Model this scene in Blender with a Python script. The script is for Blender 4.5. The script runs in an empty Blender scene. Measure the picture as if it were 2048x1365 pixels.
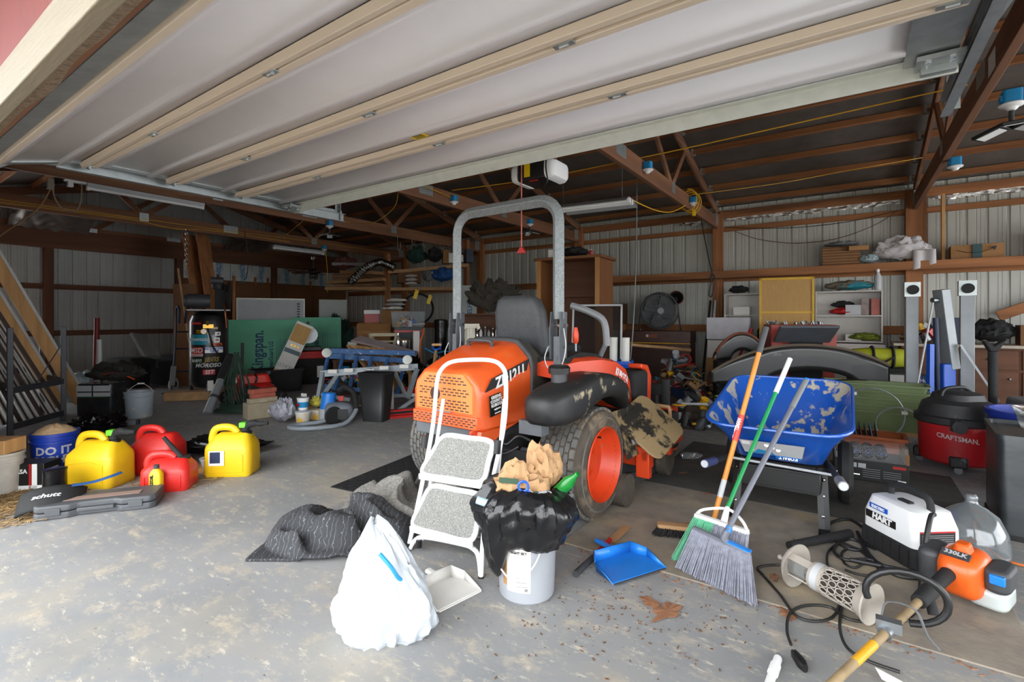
import bpy, math, random
from mathutils import Vector as V, Matrix, noise
R = math.radians; PI = math.pi; sin = math.sin; cos = math.cos
random.seed(11); U = random.uniform
SC = bpy.context.scene; COL = SC.collection
# ---------------------------------------------------------------- camera, sky, exposure
F, PSI, Y0, HC = 979.0, R(34.56), 636.0, 1.3
cam = bpy.data.objects.new('camera', bpy.data.cameras.new('camera')); COL.objects.link(cam)
cam.location = (0, 0, HC); cam.rotation_euler = (PI/2, 0, PSI)
cam.data.sensor_width = 36; cam.data.lens = F/2048*36; cam.data.shift_y = -(682.5-Y0)/2048
cam.data.clip_start = .05; SC.camera = cam
W = bpy.data.worlds.new('overcast_sky'); SC.world = W; W.use_nodes = True
W.node_tree.nodes['Background'].inputs[0].default_value = (.93, .965, 1, 1)
W.node_tree.nodes['Background'].inputs[1].default_value = 3.6
SC.view_settings.view_transform = 'Standard'; SC.view_settings.look = 'None'
SC.view_settings.gamma = 1; SC.view_settings.use_curve_mapping = False
SC.view_settings.exposure = 1.15
SC.cycles.max_bounces = 8; SC.cycles.diffuse_bounces = 5; SC.cycles.glossy_bounces = 3; SC.cycles.transparent_max_bounces = 8
SC.cycles.use_denoising = True
# ---------------------------------------------------------------- pixel ray -> place helpers (2048 x 1365 frame)
_fw = V((-sin(PSI), cos(PSI), 0)); _rt = V((cos(PSI), sin(PSI), 0))
def ray(x, y): return _fw + _rt*((x-1024)/F) + V((0, 0, (Y0-y)/F))
def G(x, y, z=0.):
    d = ray(x, y); return V((0, 0, HC)) + d*((z-HC)/d.z)
def AY(x, y, Y):
    d = ray(x, y); return V((0, 0, HC)) + d*(Y/d.y)
def AX(x, y, X):
    d = ray(x, y); return V((0, 0, HC)) + d*(X/d.x)
def AD(x, y, t): return V((0, 0, HC)) + ray(x, y)*t
def dep(p): return V((p[0], p[1], 0)).dot(_fw)
def mpp(p): return dep(p)/F            # metres per pixel at a place
# ---------------------------------------------------------------- mesh builder
class MB:
    def __init__(s): s.v = []; s.f = []; s.M = None
    def add(s, vs, fs):
        o = len(s.v); s.v += [tuple(s.M @ V(p)) for p in vs] if s.M else [tuple(p) for p in vs]
        s.f += [tuple(o+i for i in f) for f in fs]; return s
    def box(s, x0, x1, y0, y1, z0, z1):
        return s.add([(x, y, z) for z in (z0, z1) for x, y in ((x0, y0), (x1, y0), (x1, y1), (x0, y1))],
                     [(3, 2, 1, 0), (4, 5, 6, 7), (0, 1, 5, 4), (1, 2, 6, 5), (2, 3, 7, 6), (3, 0, 4, 7)])
    def cb(s, c, d): return s.box(c[0]-d[0]/2, c[0]+d[0]/2, c[1]-d[1]/2, c[1]+d[1]/2, c[2]-d[2]/2, c[2]+d[2]/2)
    def bar(s, a, b, w, h, up=(0, 0, 1)):
        a = V(a); b = V(b); d = (b-a).normalized(); u = V(up)
        if abs(d.dot(u.normalized())) > .98: u = V((1, 0, 0))
        x = d.cross(u).normalized(); z = x.cross(d).normalized()
        ps = [p + x*(i*w/2) + z*(j*h/2) for p in (a, b) for i, j in ((-1, -1), (1, -1), (1, 1), (-1, 1))]
        return s.add(ps, [(3, 2, 1, 0), (4, 5, 6, 7), (0, 1, 5, 4), (1, 2, 6, 5), (2, 3, 7, 6), (3, 0, 4, 7)])
    def loft(s, rings, c0=True, c1=True, closed=False):
        n = len(rings[0]); vs = [p for r in rings for p in r]; fs = []
        m = len(rings)
        for k in range(m if closed else m-1):
            a = k*n; b = ((k+1) % m)*n
            for i in range(n): j = (i+1) % n; fs.append((a+i, a+j, b+j, b+i))
        if not closed:
            if c0: fs.append(tuple(range(n))[::-1])
            if c1: fs.append(tuple(range((m-1)*n, m*n)))
        return s.add(vs, fs)
    def cyl(s, a, b, r0, r1=None, n=16, c0=True, c1=True):
        r1 = r0 if r1 is None else r1; a = V(a); b = V(b); d = (b-a).normalized()
        u = V((0, 0, 1)) if abs(d.z) < .95 else V((1, 0, 0))
        x = d.cross(u).normalized(); y = d.cross(x)
        ring = lambda p, r: [p + x*(r*cos(2*PI*i/n)) - y*(r*sin(2*PI*i/n)) for i in range(n)]
        return s.loft([ring(a, r0), ring(b, r1)], c0, c1)
    def tube(s, pts, r, n=8, closed=False, flat=1.0):
        P = [V(p) for p in pts]; m = len(P); rings = []; x = None
        for k in range(m):
            t = (P[(k+1) % m]-P[k-1]) if closed else (P[min(k+1, m-1)]-P[max(k-1, 0)])
            t.normalize()
            if x is None:
                u = V((0, 0, 1)) if abs(t.z) < .9 else V((1, 0, 0)); x = u.cross(t).normalized()
            else:
                x = x - t*x.dot(t); x.normalize()
            y = t.cross(x); rr = r[k] if isinstance(r, (list, tuple)) else r
            rings.append([P[k] + x*(rr*cos(2*PI*i/n)) + y*(rr*flat*sin(2*PI*i/n)) for i in range(n)])
        return s.loft(rings, closed=closed)
    def lathe(s, prof, n=24, c=(0, 0, 0), c0=True, c1=True, sx=1, sy=1):
        return s.loft([[(c[0]+r*sx*cos(2*PI*i/n), c[1]+r*sy*sin(2*PI*i/n), c[2]+z) for i in range(n)] for r, z in prof], c0, c1)
    def prism(s, poly, h0, h1, ax='z'):
        f = {'z': lambda p, h: (p[0], p[1], h), 'y': lambda p, h: (p[0], h, p[1]), 'x': lambda p, h: (h, p[0], p[1])}[ax]
        n = len(poly); fs = [tuple(range(n))[::-1], tuple(range(n, 2*n))]
        fs += [(i, (i+1) % n, n+(i+1) % n, n+i) for i in range(n)]
        if ax == 'y': fs = [t[::-1] for t in fs]
        return s.add([f(p, h0) for p in poly]+[f(p, h1) for p in poly], fs)
    def grid(s, nx, ny, fn, cx=False):
        vs = [fn(i/(nx-(0 if cx else 1)), j/(ny-1)) for j in range(ny) for i in range(nx)]
        fs = []
        for j in range(ny-1):
            for i in range(nx if cx else nx-1):
                k = (i+1) % nx; fs.append((j*nx+i, j*nx+k, (j+1)*nx+k, (j+1)*nx+i))
        return s.add(vs, fs)
    def ball(s, c, r, n=16, m=10):
        rx, ry, rz = r if isinstance(r, (list, tuple)) else (r, r, r)
        vs = [(c[0], c[1], c[2]-rz)]
        for j in range(1, m):
            a = -PI/2+PI*j/m
            vs += [(c[0]+rx*cos(a)*cos(2*PI*i/n), c[1]+ry*cos(a)*sin(2*PI*i/n), c[2]+rz*sin(a)) for i in range(n)]
        vs.append((c[0], c[1], c[2]+rz)); L = len(vs)-1; fs = []
        for i in range(n):
            k = (i+1) % n; fs.append((0, 1+k, 1+i)); fs.append((L, L-n+i, L-n+k))
            for j in range(m-2): fs.append((1+j*n+i, 1+j*n+k, 1+(j+1)*n+k, 1+(j+1)*n+i))
        return s.add(vs, fs)
    def torus(s, c, Rr, r, ax='z', n=32, m=10, a0=0, a1=2*PI):
        full = abs(a1-a0-2*PI) < 1e-6; pts = []
        for i in range(n if full else n+1):
            a = a0+(a1-a0)*i/n; p = (Rr*cos(a), Rr*sin(a))
            pts.append({'z': (c[0]+p[0], c[1]+p[1], c[2]), 'y': (c[0]+p[0], c[1], c[2]+p[1]), 'x': (c[0], c[1]+p[0], c[2]+p[1])}[ax])
        return s.tube(pts, r, m, full)
    def at(s, M): s.M = M; return s
def rr(w, d, r, z=0., n=4, cx=0., cy=0.):
    "rounded rectangle ring, counter-clockwise"
    out = []; r = min(r, w/2-1e-4, d/2-1e-4)
    for k, (sx, sy) in enumerate(((1, 1), (-1, 1), (-1, -1), (1, -1))):
        for i in range(n+1):
            a = PI/2*(k+i/n); out.append((cx+sx*(w/2-r)+r*cos(a), cy+sy*(d/2-r)+r*sin(a), z))
    return out
def spl(pts, n=6, closed=False):
    P = [V(p) for p in pts]; m = len(P); out = []
    g = (lambda i: P[i % m]) if closed else (lambda i: P[max(0, min(m-1, i))])
    for k in range(m if closed else m-1):
        a, b, c, d = g(k-1), g(k), g(k+1), g(k+2)
        for i in range(n):
            t = i/n; out.append(.5*((2*b)+(c-a)*t+(2*a-5*b+4*c-d)*t*t+(3*b-a-3*c+d)*t**3))
    if not closed: out.append(P[-1])
    return out
def T(x=0, y=0, z=0, rx=0, ry=0, rz=0):
    return Matrix.Translation((x, y, z)) @ Matrix.Rotation(rz, 4, 'Z') @ Matrix.Rotation(ry, 4, 'Y') @ Matrix.Rotation(rx, 4, 'X')
def nz(p, s=1., seed=0): return noise.noise(V(p)*s+V((seed*7.3, seed*3.1, seed*1.7)))
# ---------------------------------------------------------------- materials
def lin(h):
    h = h.lstrip('#'); c = [int(h[i:i+2], 16)/255 for i in (0, 2, 4)]
    return tuple(x/12.92 if x <= .04045 else ((x+.055)/1.055)**2.4 for x in c)+(1,)
MATS = {}
def mat(name, col, rough=.5, metal=0., var=.1, sc=6., col2=None, lo=.5, hi=.62, sc2=None, bump=0., bsc=None, stretch=(1, 1, 1), alpha=1., trans=0., emit=0., coat=0., det=4, spec=.5):
    if name in MATS: return MATS[name]
    m = bpy.data.materials.new(name); MATS[name] = m; m.use_nodes = True; nt = m.node_tree; N = nt.nodes; L = nt.links
    b = N['Principled BSDF']; c = lin(col)
    b.inputs['Roughness'].default_value = rough; b.inputs['Metallic'].default_value = metal
    b.inputs['Alpha'].default_value = alpha; b.inputs['Transmission Weight'].default_value = trans
    b.inputs['Coat Weight'].default_value = coat; b.inputs['Specular IOR Level'].default_value = spec
    tc = N.new('ShaderNodeTexCoord'); mp = N.new('ShaderNodeMapping'); mp.inputs['Scale'].default_value = stretch
    L.new(tc.outputs['Object'], mp.inputs[0])
    def nzn(scale, d=det):
        n = N.new('ShaderNodeTexNoise'); n.inputs['Scale'].default_value = scale; n.inputs['Detail'].default_value = d
        n.inputs['Roughness'].default_value = .6
        L.new(mp.outputs[0], n.inputs['Vector']); return n.outputs['Fac']
    def ramp(fac, p0, c0, p1, c1):
        r = N.new('ShaderNodeValToRGB'); e = r.color_ramp.elements
        e[0].position = p0; e[0].color = c0; e[1].position = p1; e[1].color = c1; L.new(fac, r.inputs[0]); return r.outputs[0]
    if var or col2:
        dk = tuple(x*(1-var) for x in c[:3])+(1,); lt = tuple(min(1, x*(1+var)) for x in c[:3])+(1,)
        o = ramp(nzn(sc), .3, dk, .7, lt)
        if col2:
            mx = N.new('ShaderNodeMixRGB'); L.new(o, mx.inputs[1]); mx.inputs[2].default_value = lin(col2)
            L.new(ramp(nzn(sc2 or sc*.6, 7), lo, (0, 0, 0, 1), hi, (1, 1, 1, 1)), mx.inputs[0]); o = mx.outputs[0]
        L.new(o, b.inputs['Base Color'])
    else: b.inputs['Base Color'].default_value = c
    if bump:
        bp = N.new('ShaderNodeBump'); bp.inputs['Strength'].default_value = bump; bp.inputs['Distance'].default_value = .01
        L.new(nzn(bsc or sc*6), bp.inputs['Height']); L.new(bp.outputs[0], b.inputs['Normal'])
    if emit:
        b.inputs['Emission Color'].default_value = c; b.inputs['Emission Strength'].default_value = emit
    return m
def wood(name, col, ax='x', var=.28, sc=5., rough=.75, **k):
    st = {'x': (.12, 1.6, 1.6), 'y': (1.6, .12, 1.6), 'z': (1.6, 1.6, .12)}[ax]
    return mat(name, col, rough, var=var, sc=sc, stretch=st, bump=k.pop('bump', .15), bsc=sc*5, **k)
# ---------------------------------------------------------------- objects
def thing(name, label, cat, loc=(0, 0, 0), rz=0., group=None, kind=None, rx=0., ry=0.):
    o = bpy.data.objects.new(name, None); COL.objects.link(o); o.empty_display_size = .1
    o.location = loc; o.rotation_euler = (rx, ry, rz)
    if label: o['label'] = label
    if cat: o['category'] = cat
    if group: o['group'] = group
    if kind: o['kind'] = kind
    return o
def tag(o, label, cat, group=None, kind=None):
    o['label'] = label; o['category'] = cat
    if group: o['group'] = group
    if kind: o['kind'] = kind
    return o
def part(name, mb, m, parent=None, bevel=0., seg=2, smooth=35, solid=0., label=None, loc=None, kind=None, sub=0):
    me = bpy.data.meshes.new(name); me.from_pydata(mb.v, [], mb.f); me.update()
    if smooth:
        for p in me.polygons: p.use_smooth = True
        me.set_sharp_from_angle(angle=R(smooth))
    ms = m if isinstance(m, list) else [m]
    for q in ms: me.materials.append(MATS[q] if isinstance(q, str) else q)
    o = bpy.data.objects.new(name, me); COL.objects.link(o); o.parent = parent
    if loc is not None: o.location = loc
    if solid:
        md = o.modifiers.new('solid', 'SOLIDIFY'); md.thickness = solid; md.offset = 0
    if bevel:
        md = o.modifiers.new('bevel', 'BEVEL'); md.width = bevel; md.segments = seg; md.limit_method = 'ANGLE'; md.angle_limit = R(32)
    if sub:
        md = o.modifiers.new('sub', 'SUBSURF'); md.levels = sub; md.render_levels = sub
    if label: o['label'] = label
    if kind: o['kind'] = kind
    return o
def copy(o, parent=None, loc=None, rot=None):
    c = o.copy(); COL.objects.link(c); c.parent = parent
    if loc is not None: c.location = loc
    if rot is not None: c.rotation_euler = rot
    return c
def copy_tree(o, parent=None, loc=None, rot=None, label=None):
    c = copy(o, parent, loc, rot)
    if label: c['label'] = label
    for ch in [x for x in bpy.data.objects if x.parent == o]: copy_tree(ch, c)
    return c
def text(s, size, m, parent, loc=(0, 0, 0), rot=(0, 0, 0), bold=.0, ext=.0008, warp=None, name='lettering', xs=1., shear=0., align='CENTER', space=1.):
    cu = bpy.data.curves.new('t', 'FONT'); cu.body = s; cu.size = size; cu.align_x = align; cu.align_y = 'CENTER'
    cu.extrude = ext; cu.offset = bold; cu.shear = shear; cu.resolution_u = 2; cu.space_character = space; cu.space_line = .8
    t = bpy.data.objects.new('t', cu); COL.objects.link(t); bpy.context.view_layer.update()
    me = bpy.data.meshes.new_from_object(t.evaluated_get(bpy.context.evaluated_depsgraph_get()))
    bpy.data.objects.remove(t); bpy.data.curves.remove(cu); me.name = name; me.materials.clear()
    me.materials.append(MATS[m] if isinstance(m, str) else m)
    for v in me.vertices:
        v.co.x *= xs
        if warp: v.co = V(warp(v.co))
    o = bpy.data.objects.new(name, me); COL.objects.link(o); o.parent = parent; o.location = loc; o.rotation_euler = rot
    return o
# ================================================================ materials
def floor_mat():
    m = bpy.data.materials.new('worn_concrete'); MATS['worn_concrete'] = m; m.use_nodes = True; nt = m.node_tree; N = nt.nodes; L = nt.links
    b = N['Principled BSDF']; b.inputs['Roughness'].default_value = .62; b.inputs['Specular IOR Level'].default_value = .35
    tc = N.new('ShaderNodeTexCoord')
    def nn(s, d=6, rough=.6, st=(1, 1, 1)):
        mp = N.new('ShaderNodeMapping'); mp.inputs['Scale'].default_value = st; L.new(tc.outputs['Object'], mp.inputs[0])
        n = N.new('ShaderNodeTexNoise'); n.inputs['Scale'].default_value = s; n.inputs['Detail'].default_value = d; n.inputs['Roughness'].default_value = rough
        L.new(mp.outputs[0], n.inputs['Vector']); return n.outputs['Fac']
    def ramp(f, p0, c0, p1, c1):
        r = N.new('ShaderNodeValToRGB'); e = r.color_ramp.elements; e[0].position = p0; e[0].color = c0; e[1].position = p1; e[1].color = c1
        L.new(f, r.inputs[0]); return r.outputs[0]
    def mix(f, a, c):
        x = N.new('ShaderNodeMixRGB'); L.new(f, x.inputs[0]); L.new(a, x.inputs[1]); x.inputs[2].default_value = lin(c); return x.outputs[0]
    K = (0, 0, 0, 1); O = (1, 1, 1, 1)
    c = ramp(nn(1.1), .3, lin('#7b7d7e'), .7, lin('#959493'))
    c = mix(ramp(nn(5.5, 10, .74, (1, 1.5, 1)), .52, K, .66, O), c, '#aaa091')       # paint worn away to tan concrete
    c = mix(ramp(nn(16, 9, .75, (.6, 1.5, 1)), .56, K, .66, O), c, '#bdb4a6')
    c = mix(ramp(nn(.7, 4), .55, K, .85, O), c, '#b3a68c')
    c = mix(ramp(nn(2.2, 8, .7), .55, K, .8, O), c, '#8f887c')
    c = mix(ramp(nn(38, 3), .68, K, .74, O), c, '#5d5852')
    L.new(c, b.inputs['Base Color'])
    bp = N.new('ShaderNodeBump'); bp.inputs['Strength'].default_value = .12; bp.inputs['Distance'].default_value = .004
    L.new(nn(9, 9, .7), bp.inputs['Height']); L.new(bp.outputs[0], b.inputs['Normal'])
    return m
floor_mat()
mat('panel_white', '#b4b4ab', .45, var=.06, sc=2.5)
mat('panel_dim', '#a3a5a0', .5, var=.08, sc=2.)
for a in 'xyz':
    wood('frame_wood_'+a, '#946039', a, var=.35, col2='#683f24', lo=.55, hi=.7, sc2=3.)
    wood('old_wood_'+a, '#795138', a, var=.3, col2='#9c7353', lo=.58, hi=.72, sc2=4.)
    wood('dark_wood_'+a, '#5d3a25', a, var=.25)
    wood('pine_'+a, '#c99a63', a, var=.2, sc=7)
    wood('tan_wood_'+a, '#a9835a', a, var=.25, sc=6)
mat('plywood', '#6f4a2c', .8, var=.2, sc=2., stretch=(1, .3, 1))
mat('foil', '#6d6660', .42, .35, var=.2, sc=4., bump=.15, bsc=14)
mat('bright_foil', '#d5d4d0', .25, .9, var=.1, bump=.8, bsc=60)
mat('galv', '#aeb4b4', .42, .75, var=.12, sc=14)
mat('galv_light', '#cdd0c8', .5, .35, var=.06, sc=14)
mat('steel', '#8f9396', .38, .85, var=.1, sc=10)
mat('chrome', '#d8d8d8', .16, 1., var=0)
mat('red_clad', '#701c10', .6, var=.12, sc=5, bump=.1)
mat('trim_cream', '#877c68', .6, var=.06, sc=30, stretch=(.1, 1, 1), bump=.3, bsc=60)
mat('foam_white', '#b9bfba', .6, var=.05)
mat('print_blue', '#1e6d9c', .6, var=0)
mat('door_white', '#d4d0d0', .42, var=.02)
mat('door_rail', '#d3c3ae', .45, var=.05, sc=4, stretch=(.2, 1, 1))
mat('seal', '#8b7760', .9, var=.4, sc=40, bump=.6)
mat('yellow_sticker', '#e8c40c', .5, var=.0); mat('white', '#e6e6e4', .45, var=.03); mat('black', '#141414', .45, var=.15)
mat('matte_black', '#1b1b1c', .8, var=.2, sc=20); mat('dark_grey', '#3a3b3d', .55, var=.12); mat('mid_grey', '#77797b', .5, var=.08)
mat('light_grey', '#aeb0b2', .5, var=.05); mat('red', '#b11d1c', .4, var=.1); mat('blue', '#1650b4', .4, var=.08); mat('green', '#1e8a44', .45, var=.1)
mat('dark_blue', '#15243f', .5, var=.15); mat('cord_yellow', '#d8a31a', .5, var=.08); mat('box_blue', '#1c85bb', .45, var=.05)
mat('orange_cord', '#cf6a1c', .5, var=.05); mat('cardboard', '#9c7248', .85, var=.12, sc=4); mat('cardboard_dark', '#6f4d30', .85, var=.15, sc=4)
mat('paper', '#d8d6cf', .8, var=.05); mat('clear', '#e8eef0', .08, trans=.92, var=0); mat('rubber', '#1a1918', .75, var=.25, sc=14, col2='#3d3a36', lo=.55, hi=.7)
mat('dirt', '#3b2f26', .95, var=.35, sc=12)

# ================================================================ setting
floor = part('floor', MB().box(-13.4, 6.6, -.6, 10, -.12, 0), 'worn_concrete'); floor['kind'] = 'structure'
mat('gravel', '#7d766a', .95, var=.3, sc=30, bump=.5)
gr = part('ground', MB().box(-60, 60, -60, -.6, -.3, -.02), 'gravel'); gr['kind'] = 'structure'

# --- ribbed metal sheets (each sheet a part)
def sheet(h0, h1, w=.915, flip=False):
    prof = []; rib = .2287
    for k in range(4):
        x = k*rib
        prof += [(x, 0), (x+.075, 0), (x+.079, .004), (x+.089, .004), (x+.093, 0), (x+.118, 0), (x+.122, .004), (x+.132, .004), (x+.136, 0), (x+.172, 0), (x+.186, .02), (x+.211, .02), (x+.225, 0)]
    prof.append((w, 0)); n = len(prof)
    return MB().add([(x, y, z) for z in (h0, h1) for x, y in prof], [(i, i+1, n+i+1, n+i) for i in range(n-1)])
wall_back = thing('wall_back', None, None, (0, 9.9, 0), kind='structure')
s0 = part('metal_sheet', sheet(0, 3.4), 'panel_white', wall_back, smooth=20, loc=(-13.4, 0, 0))
for i in range(1, 22): copy(s0, wall_back, (-13.4+.915*i, 0, 0))
part('outer_skin', MB().box(-13.5, 6.8, .04, .06, -.1, 3.6), 'panel_dim', wall_back)  # backing behind the ribbed sheets, added against light leaks
wall_left = thing('wall_left', None, None, (-13.35, 0, 0), PI/2, kind='structure')     # local x = world y, local y = -world x
s1 = part('metal_sheet', sheet(0, 4.6), 'panel_dim', wall_left, smooth=20, loc=(1.85, 0, 0))       # daylight opening added before y = 1.85 (out of frame)
for i in range(1, 9): copy(s1, wall_left, (1.85+.915*i, 0, 0))
part('outer_skin', MB().box(1.85, 10.2, .04, .06, -.1, 4.8), 'panel_dim', wall_left)  # same added backing, keeps light from leaking through the left sheets
part('added_opening_lintel', MB().box(.3, 1.85, .0, .06, 2.9, 4.8), 'panel_dim', wall_left)  # wall piece above the added daylight opening
wr = thing('wall_right', None, None, (6.55, 0, 0), kind='structure')         # right end: unseen wide opening, added to let daylight in
for b in ((-.05, .05, .4, 1.5, 0, 4.6), (-.05, .05, 8.6, 10, 0, 4.6), (-.05, .05, 1.5, 8.6, 2.7, 4.7)): part('end_panel', MB().box(*b), 'panel_dim', wr)
# front wall with the open doorway overhead, unseen right bay added for daylight
wf = thing('wall_front', None, None, (0, 0, 0), kind='structure')
for nm, b in (('stud_wall', (-13.4, -4.8, .5, .6, 0, 3.3)), ('header', (-4.8, .48, .5, .6, 2.26, 3.3)), ('stud_wall', (.48, .75, .5, .6, 0, 3.3)), ('header', (.75, 6.4, .5, .6, 2.6, 3.3)), ('stud_wall', (6.4, 6.6, .5, .6, 0, 3.3))):
    part(nm, MB().box(*b), 'old_wood_x', wf)
for nm, b in (('cladding', (-13.4, -4.9, .46, .5, 0, 3.4)), ('cladding', (-4.9, .6, .46, .5, 2.26, 3.4)), ('cladding', (.6, .75, .46, .5, 0, 3.4)), ('cladding', (.75, 6.6, .46, .5, 2.6, 3.4))):
    part(nm, MB().box(*b), 'red_clad', wf)
part('door_casing', MB().box(-4.95, .6, .43, .475, 2.115, 2.262), 'trim_cream', wf, bevel=.004)
part('door_casing', MB().box(-4.95, -4.8, .43, .475, 0, 2.12), 'trim_cream', wf, bevel=.004)
part('door_casing', MB().box(.45, .6, .43, .475, 0, 2.12), 'trim_cream', wf, bevel=.004)

# --- framing on the back wall
TX = [-13.2, -10.48, -7.73, -4.95, -2.05, .84, 3.65]
def boards(wall, spec, m, nm):
    for b in spec: part(nm, MB().box(*b), m, wall, bevel=.003, seg=1)
girts = []
for a, b in zip(TX[:-1], TX[1:]):
    for z0, z1, d in ((1.03, 1.17, .04), (1.98, 2.12, .04), (2.92, 3.01, .04)):
        girts.append((a+.09, b-.09, -d, -.002, z0, z1))
for k, (y0, y1) in enumerate(((2.2, 3.4), (6.1, 7.1))):
    part('foil_flap', MB().grid(40, 12, lambda u, v: (y0+(y1-y0)*u, -.25-.5*v+.05*nz((u*5, v*3, k), 2), 3.05+.28*v+.05*nz((u*6, v*4, k+3), 1.6))), 'foil', wall_left, smooth=60)
boards(wall_back, girts, 'frame_wood_x', 'girt')
for x in TX[1:]:
    big = x > .5
    w = .12 if big else .07
    part('post', MB().box(x-w, x+w*.8, -.17, -.001, 0, 3.25), 'frame_wood_z', wall_back, bevel=.004, seg=1)
    part('side_stud', MB().box(x+w*.8, x+w*.8+.04, -.14, -.03, 1.3 if not big else 2.1, 3.3), 'frame_wood_z', wall_back, bevel=.003, seg=1)
part('side_stud', MB().box(1.13, 1.17, -.3, -.2, 2.1, 3.14), 'pine_z', wall_back, bevel=.003, seg=1)
part('brace', MB().bar((3.1, -.2, 1.95), (1.75, -.2, 1.32), .04, .14), 'frame_wood_x', wall_back, bevel=.003, seg=1)
def foil_strip(x0, x1):
    f = lambda u, v: (x0+(x1-x0)*u, -.06+.03*nz((x0+u*(x1-x0), v, 0), 14), 3.175-.075*v*(1+.5*nz((u*(x1-x0)+x0, 0, 1), 5)))
    part('foil_flap', MB().grid(int((x1-x0)*30), 5, f), 'bright_foil', wall_back)
foil_strip(-1.9, .66); foil_strip(1.05, 3.5); foil_strip(-2.75, -2.15)
# long shelf on the back wall
part('eave_board', MB().box(-7.7, 6.4, -.09, -.05, 3.17, 3.3), 'frame_wood_x', wall_back, bevel=.003, seg=1)
sh = thing('long_shelf', 'long brown board shelf running along the ribbed metal back wall', 'shelf', (0, 9.9, 2.13))
part('board', MB().box(-4.6, 5, -.5, -.05, -.012, .012), 'frame_wood_x', sh, bevel=.002)
part('front_rail', MB().box(-4.6, 5, -.54, -.5, -.115, .012), 'frame_wood_x', sh, bevel=.004)

# --- framing and lining on the left wall
for y0, y1 in ((1.85, 2.75), (2.89, 5.1)):
    for z0, z1 in ((.93, 1.04), (1.88, 1.99)):
        part('girt', MB().box(y0, y1, -.04, -.002, z0, z1), 'dark_wood_x', wall_left, bevel=.003, seg=1)
for y in (2.82, 5.15, 7.5):
    part('post', MB().box(y-.07, y+.07, -.15, -.001, 0, 3), 'dark_wood_z', wall_left, bevel=.003, seg=1)
part('beam', MB().box(.6, 9.8, -.19, -.15, 2.7, 3.1), 'dark_wood_x', wall_left, bevel=.004, seg=1)
for k in range(4):
    y0 = 5.24+1.17*k
    part('plywood_sheet', MB().box(y0, y0+1.16, -.06, -.045, 0, 2.27), 'plywood', wall_left)
fb = []
for k, (y0, y1) in enumerate(((5.24, 6.33), (6.34, 7.42), (7.58, 8.67), (8.68, 9.8))):
    o = part('foam_board', MB().box(y0, y1, -.08, -.05, 2.27, 2.76), 'foam_white', wall_left, bevel=.002)
    for j, w in enumerate(('SHELTERSHEATH', 'SHELTERSHEATH')):
        text(w, .15, 'print_blue', o, ((y0*(.72-.46*j)+y1*(.28+.46*j)), -.082, 2.52), (PI/2, PI/2, 0), bold=.004, xs=.5)
    for j in range(6):
        text('insulation sheathing\nthermal board\nkeep dry', .03, 'print_blue', o, (y0+.2*(y1-y0)*(.3+j*.75), -.082, 2.52+.12*((j % 2)*2-1)), (PI/2, PI/2, 0))
for y in (6.0, 6.95, 7.3, 8.6): part('nailer', MB().box(y, y+.05, -.12, -.081, 2.2, 2.4), 'frame_wood_z', wall_left)

# --- roof: foil underside, purlins between the trusses
SL, ZE, YR = .255, 3.32, 5.2
zr = lambda y: ZE+.09+SL*(9.9-y if y > YR else y-.5)
ceil = thing('ceiling', None, None, (0, 0, 0), kind='structure')
part('foil_underside', MB().add([(-13.5, .2, zr(.5)-.07), (6.7, .2, zr(.5)-.07), (6.7, YR, zr(YR)), (-13.5, YR, zr(YR)), (6.7, 10.3, zr(9.9)-.1), (-13.5, 10.3, zr(9.9)-.1)], [(0, 1, 2, 3), (3, 2, 4, 5)]), 'foil', ceil, smooth=0)
part('sky_shade_overhang', MB().box(-13.5, 6.7, -.95, .2, 3.2, 3.3), 'panel_dim', ceil)  # unseen overhang, added to keep high sky light off the front floor
part('roof_skin', MB().add([(-13.5, .1, zr(.5)), (6.7, .1, zr(.5)), (6.7, YR, zr(YR)+.1), (-13.5, YR, zr(YR)+.1), (6.7, 10.3, zr(9.9)), (-13.5, 10.3, zr(9.9))], [(0, 1, 2, 3), (3, 2, 4, 5)]), 'panel_dim', ceil, smooth=0)
pm = None; tilt = math.atan(SL)
for k in range(8):
    for s in (1, -1):
        y = (9.62-.585*k) if s > 0 else (.8+.585*k)
        if (s > 0 and y < YR) or (s < 0 and y > YR): continue
        for a, b in zip(TX[:-1], TX[1:]):
            L_ = b-a-.05
            if pm is None: pm = part('purlin', MB().box(-1.39, 1.39, -.019, .019, -.09, 0), 'frame_wood_x', ceil, bevel=.003, seg=1); o = pm
            else: o = copy(pm, ceil)
            o.location = ((a+b)/2, y, zr(y)-.012); o.rotation_euler = (-tilt*s, 0, 0); o.scale = (L_/2.78, 1, 1)
hg = None                                                   # joist hangers on the right-hand bay
for x, sd in ((-2.05, 1), (.84, -1), (-4.95, 1), (-7.73, 1)):
    for k in range(5):
        y = 9.62-.585*k
        if hg is None: hg = part('joist_hanger', MB().box(-.03, .03, -.028, .028, -.1, -.02).box(-.03, .0, -.05, .05, -.1, 0), 'galv', ceil); o = hg
        else: o = copy(hg, ceil)
        o.location = (x+sd*.055, y, zr(y)-.012)

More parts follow.
